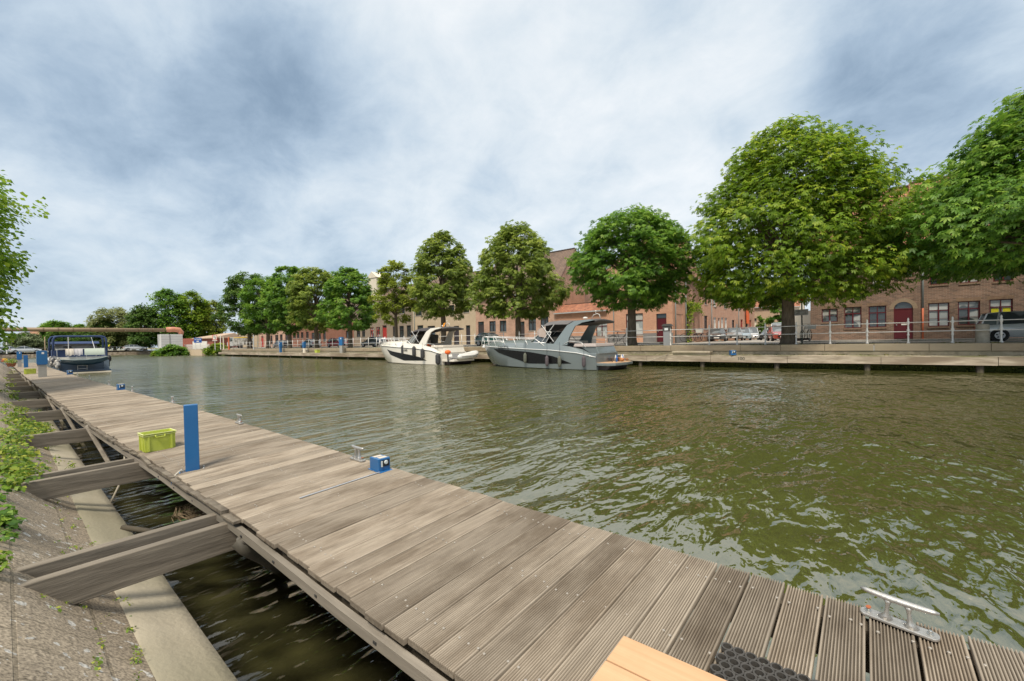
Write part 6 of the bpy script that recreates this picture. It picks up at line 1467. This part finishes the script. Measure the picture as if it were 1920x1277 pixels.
me.skin_vertices[0].data[0].use_root = True; ss = po.modifiers.new('sub', 'SUBSURF'); ss.levels = ss.render_levels = 1
me.materials.append(mk('dark_trousers', (.04, .045, .05), .9)); po.location = (p_.x, p_.y, 1.2); po.rotation_euler = (0, 0, R(80)); po.scale = (1.05,)*3
tag(po, 'cyclist in a bright yellow top riding along the path right of the blue cruiser', 'person')
b = MB(); b.loft([[(x_+.17*math.cos(a), .21*math.sin(a), z_) for a in [2*math.pi*k/10 for k in range(10)]] for x_, z_ in ((-.14, 1.0), (-.05, 1.25), (.04, 1.48), (.08, 1.54))]); b.build('jacket', mk('hi_vis_yellow', (.70, .62, .02), .7), po, smooth=True)
b = MB(); b.sphere((.13, 0, 1.78), .12, 10, 7); b.build('hair', mk('brown_hair', (.06, .035, .02), .8), po, smooth=True)
# ------------------------------------------------------------------ boats
M_GREYHULL = mk('blue_grey_gelcoat', (.135, .160, .165), .25, (.15, .175, .18), .6, 3, 1, coat=.5, spec=.6)
M_WHITEHULL = mk('cream_gelcoat', (.64, .60, .53), .25, (.69, .655, .585), .6, 3, 1, coat=.4, spec=.5)
M_BLK = mk('black_hull_glass', (.008, .008, .009), .25, spec=.35); M_STEEL = mk('polished_tube', (.74, .73, .71), .3, metal=.35); M_CANV = mk('charcoal_canvas', (.075, .07, .07), .9, (.10, .095, .095), 3)
M_TAUPE = mk('taupe_canvas', (.34, .27, .235), .9, (.40, .33, .29), 3); M_CUSH = mk('cream_cushion', (.48, .43, .37), .8, (.54, .49, .42), 2); M_TEAK = mk('teak_deck', (.42, .26, .15), .7, (.52, .34, .21), 2, 5, 1, stretch=(.2, 6, 1)); M_CLEAR = mk('clear_vinyl', (.13, .135, .125), .15, (.26, .25, .22), 1.2, 3, 1.5)
M_LIFE = mk('orange_vest', (.78, .14, .03), .8); M_FEND = mk('black_fender', (.03, .03, .035), .7, (.05, .05, .05), 8); M_FGREEN = mk('olive_fender', (.08, .085, .065), .8, (.12, .125, .10), 8); M_FPURP = mk('faded_purple_fender', (.06, .05, .056), .8, (.10, .08, .088), 8)
SB = [0, .12, .3, .5, .66, .78, .87, .94, .985, 1.0]
def sport_boat(name, label, XT, vc, L, beam, hull, deck, canvas, side_canvas, zs_, band_top, band_bot, reg, reg_px, archm, cover_col, arch_label=None, toff=0):
    t = empty(name, (XT, vc, 0), math.pi, label, 'boat', 'sport cruisers moored at the far quay')
    hb = np.array([.93, .97, 1.0, 1.0, .95, .84, .68, .46, .20, .02])*beam/2
    zs = np.interp(SB, [0, .1, .22, .5, .8, 1], zs_)
    wl = np.array([.88, .92, .94, .92, .82, .62, .38, .16, .05, .01])*beam/2
    zw = np.array([.02, .02, .03, .05, .08, .14, .26, .48, .85, zs_[-1]-.08]); zk = np.array([-.5, -.5, -.5, -.5, -.48, -.38, -.18, .14, .70, zs_[-1]-.12])
    def S(f, s): return float(np.interp(s, SB, f))
    def ring(s):
        b_, z_, w_, c_, k_ = S(hb, s), S(zs, s), S(wl, s), S(zw, s), S(zk, s); m_ = lerp(w_, b_, .62); zm = lerp(c_, z_, .5); zn = lerp(c_, z_, .82); n_ = lerp(w_, b_, .90)
        x_ = s*L; r = [(x_, b_, z_), (x_, n_, zn), (x_, m_, zm), (x_, w_, c_), (x_, 0, k_)]
        return r+[(x_, -y, z) for x_, y, z in r[-2::-1]]
    ss = sorted(set(list(SB)+[.05, .2, .4, .58, .72, .825, .905, .965]))
    b = MB(); b.loft([ring(s) for s in ss], closed=False, caps=False); r0 = ring(0); b.add(r0, [tuple(range(len(r0)))]); hu = b.build('hull', hull, t, auto=50)
    def hy(s, z):
        r = ring(s)[:5]; zz_ = [p[2] for p in r][::-1]; yy = [p[1] for p in r][::-1]; return float(np.interp(z, zz_, yy))
    # rubbing strake
    b = MB()
    for sg in (1, -1): b.tube([(s*L, sg*(S(hb, s)+.01), S(zs, s)-.02) for s in ss], .028, 6)
    b.build('rub_rail', M_STEEL if hull is M_GREYHULL else MATS['dark_trousers'], t, smooth=True)
    # dark side glass, following the hull
    def tolocal(px_, py_):
        v = vc-beam/2
        for _ in range(5): p = PV(px_, py_, v); s = (XT-p.x)/L; v = vc-hy(min(max(s, 0), 1), p.z)
        return s, p.z
    tp = sorted(tolocal(*q) for q in band_top); bt = sorted(tolocal(*q) for q in band_bot)
    s0, s1 = max(tp[0][0], bt[0][0]), min(tp[-1][0], bt[-1][0])
    b = MB()
    for sg in (1, -1):
        cols = []
        for i in range(25):
            s = lerp(s0, s1, i/24); za = float(np.interp(s, [q[0] for q in bt], [q[1] for q in bt])); zb_ = max(za+.003, float(np.interp(s, [q[0] for q in tp], [q[1] for q in tp])))
            cols.append([(s*L, sg*(hy(s, lerp(za, zb_, j/4))+.012), lerp(za, zb_, j/4)) for j in range(5)])
        b.loft(cols, closed=False, caps=False)
    b.build('hull_window', M_BLK, t)
    if reg:
        s, z = tolocal(*reg_px); ya, yb_ = hy(s-.02, z), hy(s+.02, z); a_ = math.atan2(ya-yb_, .04*L)
        text('registration', reg, .38 if hull is M_GREYHULL else .26, M_TRIM if hull is M_GREYHULL else MATS['dark_trousers'], t, (s*L, hy(s, z)+.035, z), (R(90)+math.atan((hy(s, z+.13)-hy(s, z-.13))/.26), 0, math.pi-a_), .004)
    # foredeck and coach roof
    def zd(s): return S(zs, s)
    b = MB(); dk_ = []
    for s in [q for q in ss if q >= .05]:
        b_ = S(hb, s); k_ = .0
        rise = float(np.interp(s, [.05, .42, .55, .8, .95, 1], [.20, .30, .42, .30, .10, .02])); wi = .80 if s < .5 else .74
        dk_.append([(s*L, b_, zd(s)-.01), (s*L, b_*.93, zd(s)+.06), (s*L, b_*wi, zd(s)+.09+rise*.35), (s*L, b_*wi*.8, zd(s)+.08+rise), (s*L, 0, zd(s)+.10+rise*1.12), (s*L, -b_*wi*.8, zd(s)+.08+rise), (s*L, -b_*wi, zd(s)+.09+rise*.35), (s*L, -b_*.93, zd(s)+.06), (s*L, -b_, zd(s)-.01)])
    fore = [r for r in dk_ if r[0][0] >= .50*L]; b.loft(fore, closed=False, caps=False); b.add(fore[0], [tuple(range(9))]); b.build('foredeck', deck, t, auto=55)
    # cockpit coaming: side walls aft of the windscreen, seats inside, transom block
    b = MB()
    for sg in (1, -1):
        rr2 = []
        for s in (.04, .10, .2, .3, .4, .52):
            b_ = S(hb, s); h_ = float(np.interp(s, [.04, .12, .3, .52], [.05, .28, .38, .42])); rr2.append([(s*L, sg*b_, zd(s)-.01), (s*L, sg*b_*.90, zd(s)+h_), (s*L, sg*b_*.78, zd(s)+h_), (s*L, sg*b_*.76, .55)])
        b.loft(rr2)
    b.box(.04*L, .52*L, -beam*.4, beam*.4, .45, .58); b.build('cockpit', deck, t, auto=40)
    b = MB(); b.box(.0, .06*L, -beam*.40, beam*.44, .40, 1.0, top=.04); b.prism([(.0, .95), (.06*L, .98), (.13*L, 1.42), (.20, 1.38)], 'y', -beam*.34, beam*.34); b.build('transom_block', deck, t, bevel=.03)
    b = MB(); b.box(.18, .17*L, -beam*.36, beam*.36, 1.38, 1.58, top=.06); tb = b.build('sun_pad', M_CUSH if hull is M_WHITEHULL else mk('mauve_cushion', (.38, .33, .31), .8), t, bevel=.04)
    b = MB(); b.box(.20*L, .26*L, -beam*.36, beam*.1, .6, 1.2); b.box(.20*L, .22*L, -beam*.36, beam*.1, 1.2, 1.75, top=.03); b.build('cockpit_seat', M_CUSH, t, bevel=.05)
    b = MB(); b.box(.40*L, .43*L, -beam*.28, -beam*.05, 1.3, 2.05, top=.05); b.box(.40*L, .46*L, -beam*.28, -beam*.05, 1.1, 1.35); b.build('helm_seat', M_CUSH, t, bevel=.05)
    # windscreen
    xb_, zb_ = .54*L, zd(.55)+.50; hw = beam*.40; n = 12; bot = []; top = []
    for i in range(n+1):
        a = math.pi*(i/n)-math.pi/2; f = math.cos(a)**.7
        bot.append((xb_-.18*L+.20*L*f, hw*math.sin(a), zb_-.12-.05*(1-f))); top.append((xb_-.21*L+.125*L*f, hw*.84*math.sin(a), zb_+.62-.1*(1-f)))
    b = MB(); b.loft([bot, top], closed=False, caps=False); ws = b.build('windscreen', M_CLEAR if hull is M_WHITEHULL else G_CAR, t, auto=60)
    b = MB(); b.tube(top, .028, 6); b.tube(bot, .028, 6)
    for i in (0, 3, 6, 9, 12): b.tube([bot[i], top[i]], .02, 5)
    b.build('frame', M_STEEL if hull is M_GREYHULL else W_DARK, ws, smooth=True)
    # canvas top
    def arc(x_, w_, zt_, dr, n=10): return [(x_, w_*math.sin(math.pi*(i/n)-math.pi/2), zt_-dr*(abs(math.sin(math.pi*(i/n)-math.pi/2))**2.6)) for i in range(n+1)]
    ztop = 3.12; xt = xb_-.085*L; rg_ = [arc(xt+.02, hw*.66, zb_+.66, .10), arc(xt-.25, hw*.86, zb_+.98, .26), arc(xt-.7, hw*.92, ztop-.05, .34), arc(xt-1.5, hw*.94, ztop, .30), arc(.20*L, hw*.94, ztop-.05, .28)]
    b = MB(); b.loft(rg_+[[(p[0], p[1]*.97, p[2]-.035) for p in r] for r in rg_[::-1]], closed=False, caps=False); b.build('canopy', canvas, t, smooth=True)
    b = MB()
    for sg in (1, -1):
        b.add([(xt-.05, sg*hw*.80, zb_+.58), (xt-.3, sg*hw*.86, zb_+.78), (xt-.9, sg*hw*.92, ztop-.38), (xt-1.0, sg*hw*.97, zb_+.15), (xt-.4, sg*hw*.95, zb_+.25)], [(0, 1, 2, 3, 4)])
    if side_canvas: b.build('side_canvas', side_canvas, t)
    for sg in (1, -1):
        b = MB(); b.tube([(xt-.6, sg*hw*.93, ztop-.3), (.30*L, sg*hw, zb_-.1)], .02, 6); b.build('canopy_strut', M_STEEL, t); b = MB(); b.tube([(xt-1.6, sg*hw*.94, ztop-.3), (.39*L, sg*hw, zb_-.1)], .02, 6); b.build('canopy_strut', M_STEEL, t)
    # radar arch: broad swept legs and a top wing
    for sg in (1, -1):
        b = MB(); prof = [(.30*L, 1.50), (.265*L, 1.95), (.205*L, 2.72), (.155*L, 2.98), (.055*L, 3.03), (.02*L, 2.97), (.10*L, 2.86), (.148*L, 2.66), (.185*L, 1.95), (.195*L, 1.50)]
        rr3 = []
        pr_ = [(x_, hw*1.10-(z_-1.5)*.14, z_) for x_, z_ in prof]
        b.add([(x_, sg*y_, z_) for x_, y_, z_ in pr_]+[(x_, sg*(y_-.10), z_) for x_, y_, z_ in pr_], [(0, 1, 2, 9), (2, 3, 7, 8), (2, 8, 9), (3, 4, 5, 6), (3, 6, 7)]+[tuple(i+10 for i in q) for q in ((9, 2, 1, 0), (8, 7, 3, 2), (9, 8, 2), (6, 5, 4, 3), (7, 6, 3))]+[(i, i+10, (i+1) % 10+10, (i+1) % 10) for i in range(10)])
        b.build('arch_leg', archm, t, auto=40)
    b = MB(); b.loft([arc(x_, hw*.93, z_+.07, .10) for x_, z_ in ((.20*L, 2.86), (.155*L, 2.99), (.05*L, 3.04), (.02*L, 2.98))]+[arc(x_, hw*.90, z_+.0, .10) for x_, z_ in ((.02*L, 2.95), (.10*L, 2.90), (.19*L, 2.82))], closed=False, caps=False); b.build('arch_wing', cover_col, t, smooth=True)
    b = MB(); b.tube([(.10*L, .2, 3.08), (.085*L, .2, 3.35), (.06*L, .2, 3.42), (.045*L, .2, 3.35), (.04*L, .2, 3.1)], .02, 6); b.tube([(.07*L, .2, 3.42), (.07*L, .2, 3.55)], .015, 5); b.sphere((.07*L, .2, 3.58), .045, 8, 5); b.build('mast_light', W_WHITE, t, smooth=True)
    b = MB(); b.lathe([(.02, 0), (.02, .15), (.16, .17), (.14, .24), (.04, .27)], 12, (.17*L, -.3, 3.02)); b.build('antenna', W_WHITE, t, smooth=False, auto=40)
    # bow rails
    for sg in (1, -1):
        b = MB(); pts = []; P_ = [.99, .95, .88, .80, .70, .60, .50, .42, .34]
        for i, s in enumerate(P_): pts.append((s*L+.20-.02*i, sg*S(hb, s)*.93+(.03 if s > .96 else 0)*sg, zd(s)+(.66 if s > .40 else (.58 if s > .35 else .15))))
        b.tube(pts, .025, 6); pts2 = [(p[0]-.06, p[1]*.99, lerp(zd(s), p[2], .55)) for p, s in zip(pts[:5], P_)]; b.tube(pts2, .015, 5)
        for i in (0, 1, 2, 3, 4, 5, 6): s = P_[i]; b.tube([(pts[i][0], pts[i][1], pts[i][2]), (pts[i][0]-.30 if i else pts[i][0]-.1, sg*S(hb, max(s-.025, 0))*.93, zd(s)+.04)], .02, 5)
        b.build('side_rail', M_STEEL, t, smooth=True)
        b = MB(); b.tube([(.22*L, sg*beam*.44, 1.55), (.18*L, sg*beam*.44, 1.75), (.10*L, sg*beam*.43, 1.66), (.07*L, sg*beam*.42, 1.35)], .016, 6); b.build('side_rail', M_STEEL, t, smooth=True)
    b = MB(); b.tube([(.985*L+.15, -.25, zd(.99)+.66), (1.0*L+.25, 0, zd(1)+.66), (.985*L+.15, .25, zd(.99)+.66)], .017, 6); b.box(L-.3, L+.28, -.07, .07, zd(1)-.02, zd(1)+.06); b.build('pulpit', M_STEEL, t)
    b = MB(); b.lathe([(.03, 0), (.20, .02), (.16, .12), (.06, .2)], 8, (L+.18, 0, zd(1)-.18), 'z'); b.build('anchor', M_STEEL, t)
    # bathing platform
    b = MB(); rd_ = [(.05, beam*.44), (-.75, beam*.43), (-1.05, beam*.34), (-1.18, 0), (-1.05, -beam*.34), (-.75, -beam*.43), (.05, -beam*.44)]
    b.prism(rd_, 'z', .26, .42); pf_ = b.build('swim_platform', hull, t, bevel=.03); b = MB(); b.prism([(x_*.93-.02, y_*.93) for x_, y_ in rd_], 'z', .422, .436); b.build('teak_inlay', M_TEAK if hull is M_GREYHULL else deck, pf_)
    b = MB(); b.prism([(-.0, .24), (-.75, .24), (-.45, -.1), (0, -.3)], 'y', -beam*.36, beam*.36); b.build('underbody', W_DARK, t)
    return t, tolocal
def fender(loc, label, mat, Lf=.72, r=.13, rope=.8):
    t = empty('boat_fender', loc, 0, label, 'fender', 'fenders hanging along the boat sides')
    b = MB(); b.lathe([(.03, -Lf/2-.03), (r*.5, -Lf/2), (r*.9, -Lf/2+.07), (r, -Lf/2+.15), (r, Lf/2-.15), (r*.9, Lf/2-.07), (r*.5, Lf/2), (.03, Lf/2+.04)], 12); b.build('body', mat, t, smooth=True)
    b = MB(); b.tube([(0, 0, Lf/2+.02), (.0, .04, Lf/2+rope)], .010, 4); b.build('rope', M_TRIM, t)
    return t
# grey boat
XT1 = G(1121, 694, 0).x
gb, tl1 = sport_boat('grey_sport_cruiser', 'blue grey sport cruiser with charcoal top and teak swim platform moored at the far quay', -12.15, 23.85, 10.3, 3.5, M_GREYHULL, M_GREYHULL, M_CANV if False else mk('grey_canvas', (.11, .105, .105), .9, (.15, .14, .14), 3), M_TAUPE, [.80, 1.02, 1.18, 1.30, 1.44, 1.52],
    [(926, 654), (950, 656), (993, 660), (1038, 668), (1055, 675), (1071.5, 681.5)], [(926, 654.3), (936, 662), (973, 675), (990, 681.5), (1030, 682), (1071.5, 681.8)], 'B40775', (944, 652.3), mk('arch_grey', (.17, .205, .215), .25, coat=.5, spec=.6), M_CANV)
fv = 23.85-1.75-.14
for (c, y_, mat_, lab) in ((983, 671.5, M_FGREEN, 'dark olive fender forward on the grey boat, over the black hull window'), (1026, 677, M_FPURP, 'faded purple fender amidships on the grey boat'), (1049.5, 678, M_FGREEN, 'olive fender close to the round port on the grey boat'), (1095, 678, M_FPURP, 'dark purple fender near the stern of the grey boat')):
    p = PV(c, y_, fv+.03); fender((p.x, fv+(.12 if c < 990 else 0), p.z), lab, mat_, .62, .115, .9 if c > 990 else 1.0)
# things on its platform
p0 = Vector((-11.7, 24.3, .44)); rs2 = random.Random(3)
t = empty('gear_pile', tuple(p0), 0, 'jumble of coloured ropes bottles and bags on the teak platform of the grey boat', 'gear')
for k in range(16):
    m_ = [mk('gear_blue', (.02, .12, .40), .5), mk('gear_red', (.40, .05, .04), .6), M_TRIM, W_WHITE, mk('gear_brown', (.25, .12, .06), .8), mk('gear_orange', (.70, .28, .08), .7)][k % 6]
    x_, y_, r_ = rs2.uniform(-.35, .3), rs2.uniform(-.9, 1.1), rs2.uniform(.06, .13); b = MB()
    if k % 3 == 0: b.lathe([(r_*.5, 0), (r_*.6, .02), (r_*.6, .26), (r_*.2, .34), (r_*.2, .4)], 8, (x_, y_, 0)); nm = 'bottle'
    elif k % 3 == 1: b.sphere((x_, y_, r_*.9), r_*1.2, 8, 6, (1.2, 1, .8)); nm = 'bag'
    else:
        b.tube([(x_+r_*1.3*math.cos(a), y_+r_*1.3*math.sin(a), .02+.012*a) for a in [q*.7 for q in range(26)]], .016, 5); nm = 'rope_coil'
    b.build(nm, m_, t, smooth=True)
# white boat
wb, tl2 = sport_boat('white_sport_cruiser', 'cream white sport cruiser with black canvas top moored left of the grey boat', -26.0, 23.9, 10.4, 3.3, M_WHITEHULL, M_WHITEHULL, mk('black_canvas', (.045, .04, .045), .9, (.065, .06, .06), 3), None, [.85, 1.12, 1.28, 1.42, 1.58, 1.66],
    [(726, 655), (736.5, 659), (770, 665.5), (787, 669.5), (800, 676)], [(726, 655.3), (732, 665), (758, 676), (800, 676.3)], 'B3485', (760, 657), M_WHITEHULL, M_CANV)
fv2 = 23.9-1.65-.14
for (c, y_, lab) in ((732.3, 657.5, 'black fender nearest the bow of the white boat'), (751.5, 657, 'second black fender from the bow of the white boat'), (775.3, 659, 'third black fender from the bow of the white boat'), (792, 663.5, 'fourth black fender beside the white round port of the white boat'), (821, 673.5, 'broad black fender low at the stern corner of the white boat')):
    p = PV(c, y_, fv2); fender((p.x, fv2+(.50 if c < 740 else .22 if c < 760 else .05 if c < 780 else 0), p.z), lab, M_FEND, .82, .16 if c < 800 else .2, .5 if c < 800 else .7)
for (s, z, par, vcx) in ((.27, .72, wb, 0), (.62, .60, wb, 0), (.28, .66, gb, 0)):
    pass
# orange life vests in its cockpit
b = MB(); b.sphere((-28.6, 23.2, 1.55), .22, 8, 6, (1.6, .8, .5)); b.build('life_vest', M_LIFE, label='orange life vest lying in the open cockpit of the white boat', cat='life vest', smooth=True)
b = MB(); b.sphere((-29.9, 23.0, 1.55), .2, 8, 6, (1.2, .8, .6)); b.build('life_vest', mk('red_vest', (.55, .05, .02), .8), label='red orange life vest further forward in the cockpit of the white boat', cat='life vest', smooth=True)
# flag on the white boat arch
b = MB(); b.add([(-27.0, 23.6, 3.1), (-26.8, 23.6, 3.45), (-27.05, 23.6, 3.4), (-27.2, 23.6, 3.1)], [(0, 1, 2, 3)]); b.build('small_flag', mk('flag_orange', (.8, .3, .02), .7), label='small orange yellow flag on the arch of the white boat', cat='flag')
# inflatable dinghy on its platform
t = empty('inflatable_dinghy', (-25.25, 24.25, .62), R(97), 'pale grey inflatable dinghy lying across the stern platform of the white boat', 'dinghy')
b = MB(); b.tube([(-1.45, .48, .02), (-1.3, .48, .0), (.4, .50, .04), (.95, .42, .14), (1.35, .18, .24), (1.45, 0, .26), (1.35, -.18, .24), (.95, -.42, .14), (.4, -.50, .04), (-1.3, -.48, 0), (-1.45, -.48, .02)], [.06]+[.19]*9+[.06], 10); b.build('tube', mk('pale_grey_pvc', (.56, .55, .52), .5, (.62, .61, .58), 3), t, smooth=True)
b = MB(); b.box(-1.25, 1.1, -.42, .42, -.12, -.06); b.box(-1.2, -1.14, -.34, .34, -.06, .28); b.box(-.2, .1, -.42, .42, .1, .14); b.build('floor', mk('dinghy_floor', (.25, .25, .25), .7), t)
b = MB(); b.tube([(-1.2, .68, .02), (.4, .70, .06), (1.0, .60, .16)], .02, 5); b.tube([(-1.2, -.68, .02), (.4, -.70, .06), (1.0, -.60, .16)], .02, 5); b.build('grab_line', M_TRIM, t)
t = empty('outboard_motor', (-25.2, 22.35, .65), 0, 'small outboard motor under an orange cover at the stern of the white boat', 'outboard motor')
b = MB(); b.sphere((0, 0, .38), .24, 10, 6, (1, 1.1, .75)); b.build('cover', M_LIFE, t, smooth=True); b = MB(); b.tube([(0, 0, .25), (.05, -.02, -.35)], .055, 7); b.build('shaft', M_TRIM, t); b = MB(); b.lathe([(.02, -.1), (.06, -.05), (.05, .1)], 8, (.05, -.02, -.4)); b.build('gearcase', M_TRIM, t)
# mooring lines
def line(name, pts, label, r_=.014): b = MB(); b.tube(pts, r_, 5); b.build(name, MATS['pale_rope'], label=label, cat='rope', smooth=True)
a_ = G(1193, 668, .6); line('mooring_line', [(-11.2, 25.2, .45), (-10.4, 25.9, .40), (-9.7, vb(-9.7)+.1, .78)], 'slack pale mooring line from the grey boat platform to the far jetty', .02)
line('mooring_line', [(-22.4, 23.9, 1.55), (-23.1, 25.2, 1.2), (-23.3, vb(-23)+.2, .76)], 'bow line of the grey boat to the far jetty')

# ---- blue cruiser at the left, stern towards us, bow to -X
bc_s = G(172, 697.5, 0); XC = -45.5
yL, yR = 2.25, 5.35; yc = (yL+yR)/2
t = empty('blue_cruiser', (XC, yc, 0), math.pi, 'dark blue canal cruiser with canopy frame moored beside the near dock', 'boat')
M_NAVY = mk('navy_hull', (.018, .035, .065), .3, (.024, .045, .08), 1, 3, coat=.4); M_NCAN = mk('navy_canvas', (.025, .045, .11), .85, (.035, .06, .14), 3)
w = 1.5; b = MB()
rings = [[(x_, k_*w, z1), (x_, k_*w*.98, .5), (x_, k_*w*.85, -.05), (x_, 0, -.3), (x_, -k_*w*.85, -.05), (x_, -k_*w*.98, .5), (x_, -k_*w, z1)] for x_, k_, z1 in ((0, .98, .95), (3, 1, .95), (7, 1, 1.05), (9.5, .8, 1.25), (11, .4, 1.4), (11.7, .03, 1.5))]
b.loft(rings, closed=False, caps=False); b.add(rings[0], [tuple(range(7))]); b.build('hull', M_NAVY, t, auto=50)
b = MB(); b.loft([[(x_, k_*w, z1), (x_, k_*w*.9, z1+.07), (x_, 0, z1+.12), (x_, -k_*w*.9, z1+.07), (x_, -k_*w, z1)] for x_, k_, z1 in ((0, .98, .95), (3, 1, .95), (7, 1, 1.05), (9.5, .8, 1.25), (11, .4, 1.4), (11.7, .03, 1.5))], closed=False, caps=False); b.build('deck', M_WHITEHULL, t)
b = MB(); b.box(-.85, .02, -w, w, .16, .26); b.build('swim_platform', M_NAVY, t, bevel=.02); b = MB(); b.box(-.90, -.86, -w, w, .02, .13); b.build('waterline_strip', M_CREAM, t)
b = MB(); b.box(.1, .35, -w+.05, w-.05, 1.0, 1.25); b.box(.3, 3.2, -w+.1, w-.1, .95, 1.05); b.build('aft_deck', M_WHITEHULL, t)
b = MB(); b.box(.4, 3.4, w-.12, w-.06, 1.05, 1.75); b.box(.4, 3.4, -w+.06, -w+.12, 1.05, 1.75); b.box(3.3, 3.4, -w+.12, w-.12, 1.05, 1.75); b.build('side_dodgers', M_NCAN, t)
b = MB(); b.box(3.4, 7.5, -w*.86, w*.86, 1.0, 1.75); b.build('cabin', M_NCAN, t); b = MB(); b.box(3.5, 5.6, -w*.84, w*.84, 1.75, 2.25, top=.1); b.build('wheelhouse_window', M_CLEAR, t); b = MB(); b.prism([(3.1, 2.25), (5.8, 2.25), (5.4, 2.42), (3.6, 2.45)], 'y', -w*.88, w*.88); b.build('canopy', M_NCAN, t)
def hoop(x_, wd_, zt_, r_=.055):
    return [(x_, wd_, 1.2), (x_, wd_, zt_-.25), (x_, wd_*.93, zt_-.05), (x_, wd_*.8, zt_), (x_, -wd_*.8, zt_), (x_, -wd_*.93, zt_-.05), (x_, -wd_, zt_-.25), (x_, -wd_, 1.2)]
b = MB(); b.tube(hoop(.5, w*.95, 2.80), .07, 8); b.build('canopy_frame', M_NCAN, t, smooth=True); b = MB(); b.tube(hoop(3.0, w*1.0, 2.85), .06, 8); b.build('canopy_frame', M_NCAN, t, smooth=True)
b = MB(); b.box(.5, 3.0, w*.72, w*.86, 2.77, 2.83); b.box(.5, 3.0, -w*.86, -w*.72, 2.77, 2.83); b.build('canopy_beam', M_NCAN, t)
b = MB(); b.tube([(.05, w*.45, 1.0), (.05, w*.45, 2.75)], .022, 6); b.build('pole', M_STEEL, t); b = MB(); b.tube([(.05, -w*.55, 1.3), (.7, -w*.40, 2.8)], .022, 6); b.build('pole', M_STEEL, t)
b = MB(); b.tube([(.0, w*.9, 1.85), (.0, -w*.85, 1.85)], .016, 5)
for k in range(6): y_ = lerp(w*.85, -w*.85, k/5); b.tube([(0, y_, 1.0), (0, y_, 1.85)], .014, 5)
b.build('stern_rail', M_STEEL, t)
b = MB(); b.box(-.08, -.03, -.25, .22, .2, .95)
b = MB()
for y_ in (-.25, .25): b.tube([(-.1, y_, .15), (-.1, y_, .92)], .02, 5)
for z_ in (.35, .6): b.tube([(-.1, -.25, z_), (-.1, .25, z_)], .018, 5)
b.build('boarding_ladder', M_STEEL, t)
for nm, y0, y1, mt in (('towel', .42, .85, M_CUSH), ('towel', -.05, .40, mk('grey_towel', (.42, .40, .41), .95, (.5, .48, .48), 5)), ('mat_panel', -1.25, -.15, mk('pale_green_panel', (.42, .47, .40), .7))):
    b = MB(); n = 8; v_ = []
    for i in range(n+1):
        y_ = lerp(y0, y1, i/n); f_ = .03*math.sin(i*2.1) if nm == 'towel' else 0; v_ += [(-.05+f_, y_, 1.36+(.06*math.sin(i*1.3) if nm == 'towel' else 0)), (-.03, y_, 1.87), (.05, y_, 1.87), (.05-f_, y_, 1.5)]
    b.v = v_; b.f = [(i*4+j, (i+1)*4+j, (i+1)*4+j+1, i*4+j+1) for i in range(n) for j in range(3)]
    tag(b.build('hanging_'+nm, mt, None, smooth=True, loc=(XC, yc, 0), rz=math.pi), {'towel': 'cream towel hung left on the stern rail of the blue cruiser' if y0 > .3 else 'crumpled grey towel hung on the stern rail of the blue cruiser', 'mat_panel': 'pale green padded panel hung right on the stern rail of the blue cruiser'}[nm], 'towel' if nm == 'towel' else 'panel')
for sg in (1, -1): b = MB(); b.box(-.12, .0, min(sg*w*.99, sg*w*.8), max(sg*w*.99, sg*w*.8), .25, .95); b.build('corner_locker', mk('slate_panel', (.13, .17, .22), .5), t)
b = MB(); b.lathe([(.28, 0), (.24, .35), (.1, .42)], 10, (2.2, .6, 1.75)); b.build('planter', M_TRIM, t)
# tender hanging over the platform
t2 = empty('rowing_tender', (XC+.62, yc+.1, .78), R(90), 'dark blue rowing tender hanging across the stern of the blue cruiser', 'dinghy')
b = MB(); rr4 = []
for u, wd_, zt_, zk_ in ((-1.25, .36, .30, .05), (-.6, .50, .24, -.12), (.1, .52, .24, -.16), (.8, .36, .32, -.06), (1.25, .05, .44, .20)):
    rr4.append([(u, wd_, zt_), (u, wd_*.8, (zt_+zk_)/2-.04), (u, 0, zk_), (u, -wd_*.8, (zt_+zk_)/2-.04), (u, -wd_, zt_), (u, -wd_*.86, zt_), (u, 0, zk_+.06), (u, wd_*.86, zt_)])
b.loft(rr4); b.build('hull', mk('tender_blue', (.015, .045, .075), .35), t2, auto=50); b = MB(); b.tube([(r[0][0], r[0][1], r[0][2]+.01) for r in rr4], .02, 5); b.tube([(r[0][0], -r[0][1], r[0][2]+.01) for r in rr4], .02, 5); b.build('gunwale', mk('tender_rim', (.20, .25, .25), .6), t2)
om = empty('outboard_motor', (XC-.1, yR-.05, .95), 0, 'black outboard motor at the right stern corner of the blue cruiser', 'outboard motor')
b = MB(); b.sphere((0, 0, .1), .2, 8, 6, (1, .8, 1.4)); b.tube([(0, 0, 0), (0, 0, -.5)], .05, 6); b.build('cowl', M_TRIM, om, smooth=True)
# clutter between the dock and the cruiser: bicycles and covers
for k, (px_, py_, lab) in enumerate(((64, 671, 'bicycle leaning in the clutter on the dock left of the blue cruiser'), (70, 677, 'second bicycle on the dock beside the grey pedestal'))):
    bike((-44+k*4, vR(-44)-.25, ZR), R(170+12*k), lab, mk('bike_silver', (.3, .3, .3), .4), group='bicycles on the near dock')
b = MB()
for k in range(26): b.sphere((-.2*k, random.uniform(-.12, .12), .08+random.uniform(0, .45)*min(1, k/6)), random.uniform(.07, .2), 6, 4, (1, .7, random.uniform(.6, 1.4)))
b.build('covered_heap', mk('mixed_tarpaulin', (.04, .045, .06), .8, (.50, .47, .42), 2.2, 3, 2.2), loc=(-38.2, 2.15, .72), label='heap of pale and dark covers on the dock edge beside the blue cruiser', cat='heap')
